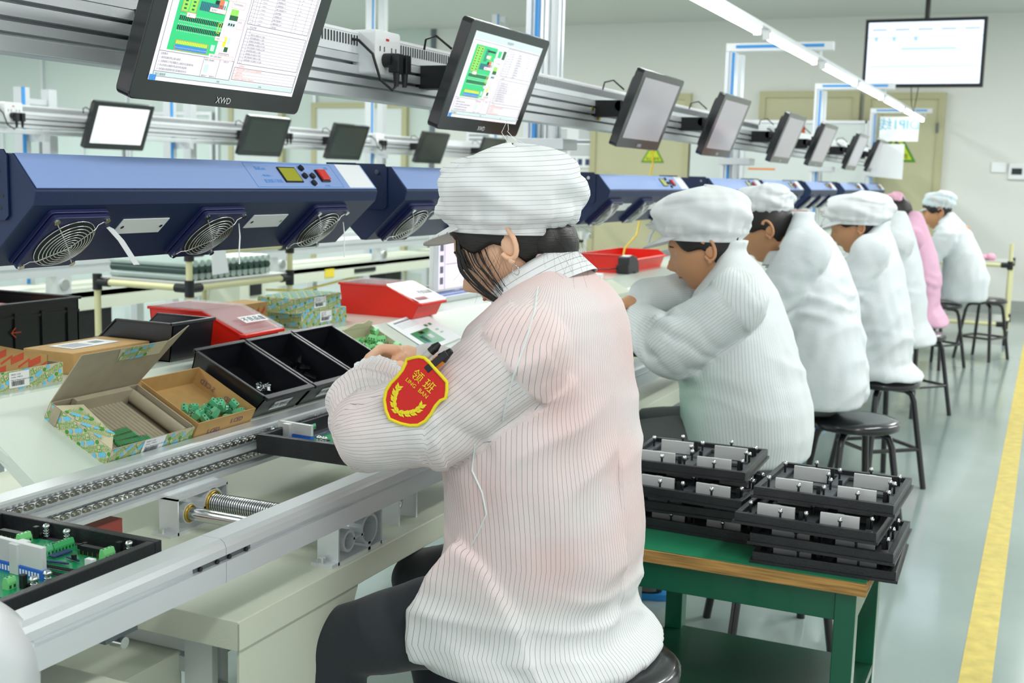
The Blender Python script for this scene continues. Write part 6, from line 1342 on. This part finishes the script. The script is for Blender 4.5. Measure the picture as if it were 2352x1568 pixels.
# ---------------------------------------------------------------- the workers farther down the line
def rows_from(R, yc, lowers, top, p=2.2):
    out = []
    for (px, py, a, b) in R:
        hw = math.sqrt((.92*a)**2+(.39*b)**2); xc, z = Rp(px, py, yc, hw); out.append((z, xc, yc, a, b, p))
    out.sort(); return lowers(out)+out+top(out)
def person_at(label, stool, contour, neck, ear, yaw_, pitch_, capspec, coat, capm, armL, armR, seed, skin='skin2', **kw):
    yc = stool[1]
    rows = rows_from(contour, yc, lambda o: [(.472, stool[0]+.01, yc, .165, .19, 2.2), (.50, (stool[0]+o[0][1])/2, yc, .175, .20, 2.2)] if o[0][0] > .53 else [], lambda o: [])
    nk = at(neck[0], neck[1], Y=yc); rows.append((max(nk.z, rows[-1][0]+.03), nk.x, yc, .038, .046, 2))
    E_ = at(ear[0], ear[1], Y=yc-.075); em = (E_.x, yc, E_.z)
    cx0, cy0, cx1, cy1, cbase = capspec[:5]      # cap box in the picture: left, top, right, bottom of band
    c = at((cx0+cx1)/2, cbase, Y=yc); l = at(cx0, cbase, Y=yc); r = at(cx1, cbase, Y=yc); tp = at((cx0+cx1)/2, cy0, Y=yc); rx = (r.x-l.x)/2/1.0
    cap = ((c.x, yc, c.z), rx/1.02, rx*.86, tp.z-c.z)
    def A(pts, side): return [at(a, b, Y=yc+dy) for a, b, dy in pts]
    arms = [(A(armL[0], 0), armL[1])]+([(A(armR[0], 1), armR[1])] if armR else [])
    arms = [([tuple(p) for p in P], rs) for P, rs in arms]
    return seated(label, stool, None, None, coat, capm, (em, yaw_, pitch_), cap, arms, skin, rows=rows, seed=seed, **kw)
S2, S3, S4, S5, S6, S7 = [tuple(at(px, py, Z=.465))[:2] for px, py in ((1782, 1095), (1963, 958), (2026, 866), (2070, 790), (2108, 748), (2180, 692))]
person_at('worker in white coat and bow-tied white cap, second nearest, leaning over the conveyor', S2,
    [(1712, 576, .034, .052), (1752, 614, .062, .098), (1792, 672, .108, .175), (1822, 760, .142, .210), (1848, 850, .17, .23), (1866, 930, .175, .23), (1868, 990, .175, .22), (1858, 1045, .17, .21)], (1688, 592), (1614, 578), .12, .30,
    (1502, 425, 1722, 0, 552), 'coat_white', 'cap_white', ([(1694, 694, -.175), (1545, 800, -.23), (1462, 742, -.05)], [.080, .082, .06]), ([(1690, 640, .17), (1585, 672, .10), (1480, 682, -.02)], [.064, .060, .050]), 5, bow=True, fold=1.3, extra={'yoke': (.080, .036, .042)},
    tint=lambda V, part: np.clip(np.exp(-((V[:, 2]-.68)/.14)**2)*(1/(1+np.exp((V[:, 0]+.80)/.03)))*1.0*(1-part)*.9, 0, 1), voxel=.008)
person_at('male worker in white coat and cap with short black hair, third from the front', S3,
    [(1868, 506, .036, .055), (1912, 545, .078, .125), (1950, 605, .108, .175), (1975, 690, .14, .215), (1988, 780, .155, .215), (1997, 870, .16, .21), (1990, 925, .155, .20)], (1846, 532), (1757, 530), .05, .42,
    (1690, 420, 1822, 0, 492), 'coat_plain', 'cap_white', ([(1852, 578, -.175), (1760, 720, -.22), (1700, 690, -.05)], [.082, .072, .055]), ([(1880, 600, .17), (1790, 700, .2), (1740, 690, .1)], [.07, .06, .05]), 9, voxel=.010, fold=1.7, extra={'yoke': (.07, .04, .045)})
person_at('worker in white coat and knotted white cap, fourth from the front', S4,
    [(2044, 522, .036, .055), (2062, 560, .078, .13), (2080, 620, .108, .175), (2094, 700, .14, .21), (2102, 770, .15, .21), (2092, 830, .15, .20)], (2026, 538), (1966, 522), .1, .30,
    (1893, 438, 2050, 0, 515), 'coat_plain', 'cap_white', ([(2002, 580, -.165), (1930, 700, -.2), (1880, 680, -.05)], [.078, .07, .05]), None, 14, voxel=.011, bow=True, fold=1.7, extra={'yoke': (.07, .04, .045)})
person_at('worker in white coat with brown hair, fifth from the front, cap hidden behind the fourth', S5,
    [(2088, 498, .045, .07), (2104, 540, .078, .13), (2120, 600, .105, .17), (2130, 670, .13, .20), (2130, 735, .135, .19)], (2060, 520), (2026, 527), .05, .30,
    (1962, 456, 2034, 0, 510), 'coat_plain', 'cap_white', ([(2066, 560, -.16), (2010, 660, -.18), (1980, 650, 0)], [.07, .06, .05]), None, 19, voxel=.012, fold=1.7, hair='hair_brown')
person_at('worker in pink coat and pink cap, sixth from the front', S6,
    [(2122, 497, .045, .07), (2138, 535, .078, .13), (2155, 585, .10, .16), (2166, 640, .12, .19), (2158, 700, .13, .18)], (2096, 505), (2056, 498), .05, .25,
    (2022, 440, 2078, 0, 487), 'coat_pink', 'cap_pink', ([(2094, 548, -.15), (2040, 640, -.16), (2010, 630, 0)], [.068, .06, .05]), None, 23, voxel=.012, fold=1.7)
person_at('farthest worker in white coat and pale cap by the far wall', S7,
    [(2200, 497, .045, .07), (2232, 530, .085, .14), (2256, 580, .13, .20), (2272, 640, .16, .21), (2264, 690, .17, .21)], (2176, 505), (2155, 490), .1, .28,
    (2118, 437, 2194, 0, 480), 'coat_plain', 'cap_blueish', ([(2172, 545, -.17), (2110, 630, -.2), (2080, 620, 0)], [.08, .07, .05]), None, 27, voxel=.013, fold=1.8)
# ---------------------------------------------------------------- the nearest worker
MY = 1.865
contour = [(1338, 608, .036, .060), (1372, 634, .054, .086), (1404, 664, .076, .122), (1434, 702, .100, .162), (1448, 755, .122, .198), (1456, 850, .140, .212), (1464, 950, .150, .220), (1470, 1060, .156, .222), (1477, 1150, .160, .215), (1480, 1230, .162, .212), (1471, 1300, .165, .210), (1463, 1360, .176, .216), (1478, 1415, .195, .228), (1522, 1462, .214, .238)]
rows = []
for px, py, a, b in contour:
    hw = math.sqrt((.92*a)**2+(.39*b)**2); xc, z = Rp(px, py, MY, hw); rows.append((z, xc, MY, a, b, 2.15))
rows.sort(); S1 = (-.665, 1.845)
rows = [(.462, rows[0][1], MY, .205, .232, 2.15)]+[r for r in rows if r[0] > .465]
nk = at(1262, 612, Y=MY); rows.append((rows[-1][0]+.02, nk.x+.005, MY, .045, .055, 2))
shL = at(1198, 812, Y=1.695); elL = at(858, 990, Y=1.605); wrL = at(868, 880, Y=1.80); umL = at(992, 975, Y=1.64)
shR = at(1335, 772, Y=2.02); elR = Vector((-.97, 2.14, .84)); wrR = at(985, 838, Y=1.96)
elM = elL.lerp(wrL, .45)+Vector((-.015, 0, .0))
arms = [([tuple(shL), tuple(umL), tuple(elL), tuple(elM), tuple(wrL)], [.080, .070, .066, .064, .047]), ([tuple(shR), tuple(elR), tuple(wrR)], [.070, .062, .040])]
def hands_main(b, sk):
    def P(px, py, y): return at(px, py, Y=y)
    W0 = P(1000, 842, 1.965); b.tube([W0, P(965, 836, 1.95), P(930, 828, 1.935), P(905, 822, 1.93)], [.026, .028, .031, .024], sk, 16)
    K = [P(912, 803, 1.915), P(905, 806, 1.935), P(900, 812, 1.952), P(898, 820, 1.966)]
    tips = [[(878, 800, 1.90), (853, 822, 1.895), (842, 842, 1.893)], [(872, 802, 1.922), (848, 820, 1.915), (834, 838, 1.910)], [(868, 806, 1.940), (846, 824, 1.935), (834, 842, 1.932)], [(870, 815, 1.957), (850, 832, 1.953), (840, 846, 1.950)]]
    for k, ts in zip(K, tips):
        pts = [k]+[P(*q) for q in ts]; b.tube(pts, [.0105, .0095, .0085, .007], sk, 12)
        for p_, r_ in zip(pts, [.0105, .0097, .0087, .007]): b.ball(p_, r_, sk, 10, 8)
    b.tube([P(950, 860, 1.93), P(915, 868, 1.905), P(880, 868, 1.893), P(856, 862, 1.888)], [.017, .0135, .0105, .008], sk, 12); b.ball(P(856, 862, 1.888), .008, sk, 10, 8)
    b.tube([P(920, 815, 1.92), P(940, 850, 1.925)], [.02, .018], sk, 12)
    # the near hand inside the gathered cuff
    w0 = wrL; b.tube([w0-Vector((0, .03, 0)), w0+Vector((-.005, .02, .012)), w0+Vector((-.008, .05, .018))], [.026, .028, .022], sk, 14)
    for q in range(4):
        o_ = w0+Vector((-.030+.014*q, .052, .020)); b.tube([o_, o_+Vector((.004, .026, .004)), o_+Vector((.010, .040, -.010))], [.009, .008, .0065], sk, 10)
    b.tube([w0+Vector((.02, .02, .012)), w0+Vector((.032, .045, .016)), w0+Vector((.028, .062, .012))], [.011, .009, .007], sk, 10)
ear0 = at(1152, 566, Y=MY-.078)
Hm = ((ear0.x, MY, ear0.z), .02, .53, 0.0, 1.03)
cpc = at(1168, 534, Y=MY)
def tint_main(V, part):
    up = 1/(1+np.exp(-(V[:, 2]-.61)/.018)); v = up*(.55+.35*snoise(V, 5, 44)); return np.clip(np.where(part > 0, .35+.4*snoise(V, 6, 45), v), 0, 1)
knees = {-1: (at(805, 1492, Y=1.70), None), 1: (at(935, 1380, Y=1.98), None)}
knees = {-1: (Vector((-1.10, 1.70, .450)), Vector((-1.02, 1.66, .07))), 1: (Vector((-1.09, 2.02, .475)), Vector((-1.02, 2.05, .07)))}
tm, HM = seated('nearest worker in pinstriped white coat and cap with a red arm badge, seen from behind', S1, None, None, 'coat_pinkish', 'cap_striped', Hm, ((cpc.x+.002, MY, cpc.z), .126, .119, .150), arms, 'skin', rows=rows, seed=3, trousers='jeans', voxel=.0062, tint=tint_main,
    fold=1.35, extra={'hand0': True, 'hand1': True, 'hands': hands_main, 'knees': knees, 'bvox': .0030, 'yoke': (.085, .040, .048), 'slab': [(at(q[0], q[1], Y=1.645).x, at(q[0], q[1], Y=1.645).z) for q in ((1040, 1248), (992, 1305), (950, 1365), (932, 1415), (932, 1470), (941, 1520), (1140, 1556), (1240, 1570), (1190, 1440), (1105, 1300))]}, collar=False)
# collar
m = MB(); c0 = at(1236, 648, Y=MY); upc = Vector((-.52, 0, .85)).normalized(); fc = Vector((-.85, 0, -.52)).normalized(); sc = Vector((0, -1, 0)); rings = []
for z, r in ((-.020, .078), (.0, .074), (.018, .070), (.024, .072), (.018, .077), (-.004, .086), (-.022, .094)):
    rings.append([c0+fc*(r*1.08*math.cos(a))+sc*(r*1.0*math.sin(a))+upc*(z*(1.15-.15*math.cos(a))) for a in [2*PI*k/64 for k in range(64)]])
m.loft(rings, 'coat_pinkish', caps=False); me = m.mesh('collar'); V = np.array([tuple(v) for v in m.v]); finish(me, V, 'collar', tm, ['coat_pinkish'], {'st': np.repeat(np.arange(7), 64)*.019+2, 'tint': np.zeros(len(V))})
# ray helper: drop a point on the coat surface as the camera would see it
dg = None
def on_coat(px, py, lift=.002):
    global dg
    from mathutils.bvhtree import BVHTree
    if dg is None:
        dg = []
        for ch in tm.children:
            if ch.name.startswith('coat') and ch.type == 'MESH': dg.append(BVHTree.FromPolygons([tuple(v.co+tm.location) for v in ch.data.vertices], [tuple(p.vertices) for p in ch.data.polygons]))
    o = Vector((0, 0, CAMH)); d = (fwd+rgt*((px-CX)/FPX)-upv*((py-CY)/FPX)).normalized(); best = None
    for b in dg:
        h = b.ray_cast(o, d)
        if h[0] is not None and (best is None or h[3] < best[3]): best = h
    if best is None: return None, None
    n = best[1] if best[1].dot(d) < 0 else -best[1]; return best[0]+n*lift, n
# raglan seams
for pts in ([(1235, 660), (1225, 720), (1205, 790), (1180, 860), (1160, 930), (1152, 975)], [(1090, 1020), (1085, 1080), (1108, 1130), (1118, 1180), (1098, 1225), (1080, 1260)]):
    P = [];
    for i in range(len(pts)-1):
        for k in range(5):
            t = k/5; q = on_coat(pts[i][0]*(1-t)+pts[i+1][0]*t, pts[i][1]*(1-t)+pts[i+1][1]*t, .0006)[0]
            if q is not None and (not P or (q-P[-1]).length < .06): P.append(q)
    if len(P) > 3: mm = MB(); mm.tube(P, .0030 if pts[0][0] > 1200 else .0018, 'seam', 8, flat=.4); mm.build('seam_tape', tm)
# arm badge laid on the sleeve
tb_ = thing('arm_badge', 'red shield badge with yellow border and LING BAN lettering on the worker sleeve', 'badge', tuple(on_coat(955, 900)[0]))
C0, n0 = on_coat(955, 895); c1 = on_coat(925, 930)[0]; c2 = on_coat(985, 870)[0]
view = (C0-Vector((0, 0, CAMH))).normalized(); nb = (n0*.35-view*.75).normalized()
C0 = C0+nb*.019
def plane_pt(px, py, lift=0.0):
    o = Vector((0, 0, CAMH)); d = fwd+rgt*((px-CX)/FPX)-upv*((py-CY)/FPX); return o+d*(((C0+nb*lift)-o).dot(nb)/d.dot(nb))
def cz(x, y): return (700+x/4.48, 760+y/4.48)
outl = [cz(*q) for q in ((1170, 262), (1230, 275), (1290, 330), (1350, 400), (1415, 470), (1462, 525), (1462, 610), (1450, 690), (1395, 715), (1345, 770), (1300, 850), (1240, 925), (1165, 968), (1080, 972), (980, 950), (872, 905), (835, 815), (818, 705), (838, 610), (885, 535), (950, 470), (1005, 400), (1040, 325), (1050, 290))]
m = MB(); top = [plane_pt(*q, .0012) for q in outl]; bot = [plane_pt(*q, -.012) for q in outl]; n = len(outl)
m.add(top+bot, [tuple(range(n)), tuple(reversed(range(n, 2*n)))]+[(i, n+i, n+(i+1) % n, (i+1) % n) for i in range(n)], 'badge_red'); m.build('patch', tb_)
m = MB(); m.tube([plane_pt(*q, .0012) for q in outl], .0027, 'badge_yellow', 10, closed=True); m.build('border', tb_)
ax = (plane_pt(*cz(1290, 585))-plane_pt(*cz(1130, 440))).normalized(); Mb = frame(plane_pt(*cz(1160, 460), .002), ax, -upv); Mb = frame(plane_pt(*cz(1160, 460), .0020), ax, (plane_pt(*cz(1230, 330))-plane_pt(*cz(1150, 440))))
m = MB()
def btxt(s_, px, py, size, st_=1.0): Mx_ = Mb.copy(); Mx_.translation = plane_pt(*cz(px, py), .0022); m.text(s_, Mx_ @ Matrix.Translation((0, -size*.36, 0)), size, 'badge_yellow', 'CENTER', st_)
btxt('领', 1160, 462, .0190); btxt('班', 1278, 565, .0190); btxt('LING', 1092, 532, .0088); btxt('BAN', 1217, 640, .0092)
m.build('lettering', tb_)
m = MB()
br1 = [cz(*q) for q in ((965, 850), (925, 800), (912, 740), (918, 680), (935, 620), (975, 565))]; br2 = [cz(*q) for q in ((950, 830), (1010, 850), (1070, 848), (1130, 835), (1180, 800), (1212, 757))]
for br in (br1, br2):
    P = [plane_pt(*q, .0020) for q in br]; m.tube(P, .0009, 'badge_yellow', 6)
    for i in range(len(P)-1):
        for t in (.15, .6):
            p = P[i].lerp(P[i+1], t); d = (P[i+1]-P[i]).normalized(); s = nb.cross(d)
            for sg in (1, -1):
                q = p+d*.0075+s*sg*.0055; mid = p.lerp(q, .5); w_ = (q-p).normalized().cross(nb)*.0019; m.add([p, mid+w_, q, mid-w_], [(0, 1, 2, 3)], 'badge_yellow')
m.build('laurel', tb_)
# pen pocket and pens behind the badge
def P5(px, py, l=.0): return plane_pt(px, py, l)
for k, (a, b_, lab_) in enumerate(((cz(1330, 350), cz(1510, 200), 'black and orange marker clipped in the sleeve pocket above the badge'), (cz(1295, 215), cz(1385, 130), 'black pen top peeking out of the sleeve pocket'))):
    tp = thing('pen', lab_, 'pen', tuple(P5(*a, -.012))); m = MB(); A, B = P5(*a, -.010), P5(*b_, -.010); d = (B-A).normalized()
    r_ = .0085 if k == 0 else .007
    m.cyl(A-d*.03, A, r_*.85, 'pen_clear', 14); m.cyl(A, A.lerp(B, .45), r_, 'orange' if k == 0 else 'black_gloss', 14); m.build('barrel', tp)
    m = MB(); m.cyl(A.lerp(B, .45), B, r_*1.08, 'black', 14, r1=r_*.55); m.build('pen_cap', tp)
    if k == 0: m = MB(); s = nb.cross(d); c_ = A-d*.012+nb*.010; m.hexa([c_-s*.0055, c_+s*.0055, c_+s*.0055+d*.042, c_-s*.0055+d*.042], [c_-s*.0055+nb*.002, c_+s*.0055+nb*.002, c_+s*.0055+d*.042+nb*.002, c_-s*.0055+d*.042+nb*.002], 'black'); m.build('clip', tp, bevel=.0008)
# gathered cuff
m = MB(); ax_ = (wrL-elM).normalized(); s1 = ax_.cross(Vector((0, 0, 1))).normalized(); s2 = s1.cross(ax_); rings = []
for z, r in ((-.03, .050), (-.012, .053), (.004, .050), (.010, .043), (.008, .034), (-.01, .030)):
    rings.append([wrL+ax_*z+(s1*math.cos(a)+s2*math.sin(a))*(r+.0022*math.sin(a*22)+.0015*math.sin(a*9)) for a in [2*PI*k/88 for k in range(88)]])
m.loft(rings, 'coat_pinkish', caps=False); me = m.mesh('cuff'); V = np.array([tuple(v) for v in m.v]); finish(me, V, 'cuff', tm, ['coat_pinkish'], {'st': V@np.array(ax_)+3, 'tint': np.zeros(len(V))})
# fringe, side locks, nape hair, ear ring
m = MB(); rnd = random.Random(4)
for k in range(34):      # fringe
    l = -.060+.118*k/33; a_ = .098-abs(l)*.42-(l*l)*2.2; tip = -.002+rnd.uniform(-.003, .004)-.004*(k % 3 == 0)
    m.tube([HM.p(a_, l, .056), HM.p(a_+.012, l*1.03, .034), HM.p(a_+.011, l*1.04, .016), HM.p(a_+.007, l*1.04, tip)], [.0058, .0052, .0044, .0009], 'hair', 7)
for k in range(38):      # side lock made of fine strands gathering to a point
    t = rnd.random(); w_ = rnd.uniform(-1, 1); lock = k < 24
    if lock: q = ((.080+.006*w_, .058, .034), (.084+.007*w_, .067+.003*t, .0), (.068+.007*w_, .073+.002*t, -.045), (.046+.004*w_, .069, -.082), (.028+.002*w_, .064, -.112+.02*t))
    else: q = ((.050+.022*w_, .066, .030), (.050+.020*w_, .0745, .0), (.046+.016*w_, .0755, -.022), (.040+.014*w_, .0745, -.040-.02*t), (.036+.012*w_, .0735, -.055-.025*t))
    P = smooth_path([HM.p(*c_)+Vector((rnd.uniform(-1, 1), 0, rnd.uniform(-1, 1)))*.0016 for c_ in q]); m.tube(P, [.0011*(1-i/(len(P)-1))**.6+.0001 for i in range(len(P))], 'hair', 5)
Mn = Matrix((HM.f, HM.s, HM.u)).transposed().to_4x4(); Mn.translation = HM.p(-.050, 0, -.022); m.ball((0, 0, 0), (.046, .056, .050), 'hair', 32, 20, M=Mn)
m.build('hair_locks', tm)
m = MB()
for k in range(60):
    a0 = HM.p(rnd.uniform(-.10, -.06), rnd.uniform(-.03, .07), rnd.uniform(-.05, .02)); v1 = Vector((rnd.uniform(.0, .03), rnd.uniform(-.02, .02), rnd.uniform(-.05, -.01))); v2 = v1+Vector((rnd.uniform(-.01, .02), rnd.uniform(-.02, .02), rnd.uniform(-.05, .0))); m.tube([a0, a0+v1, a0+v2], .00013, 'hair', 3)
for k in range(40):
    a0 = HM.p(rnd.uniform(.0, .06), .074, rnd.uniform(-.03, .02)); v1 = (HM.s*rnd.uniform(.002, .006)+Vector((rnd.uniform(-.015, .02), 0, rnd.uniform(-.03, -.015)))); m.tube([a0, a0+v1, a0+v1*1.9+Vector((rnd.uniform(-.012, .012), 0, 0))], .00013, 'hair', 3)
m.build('stray_hair', tm)
tr_ = thing('earring', 'small silver hoop earring in the ear of the nearest worker', 'earring', tuple(HM.p(-.006, .084, -.046)))
m = MB(); Mr_ = Matrix((HM.f, HM.u, HM.s)).transposed().to_4x4(); Mr_.translation = HM.p(-.006, .084, -.045); m.torus(Mr_ @ Matrix.Rotation(.5, 4, 'Y'), .0085, .0009, 'steel', 28, 6); m.build('hoop', tr_)
m = MB()
for k in range(3):
    p = Vector((cpc.x, MY, cpc.z+.150)); v = [Vector((rnd.uniform(-.03, .03), rnd.uniform(-.02, .02), rnd.uniform(.0, .02))) for _ in range(3)]; m.tube([p+Vector((.02*k, 0, -.004)), p+v[0]+Vector((0, 0, .004)), p+v[0]+v[1]+Vector((0, 0, .006)), p+v[0]+v[1]+v[2]], .0005, 'paper', 4)
m.build('loose_thread', tm)
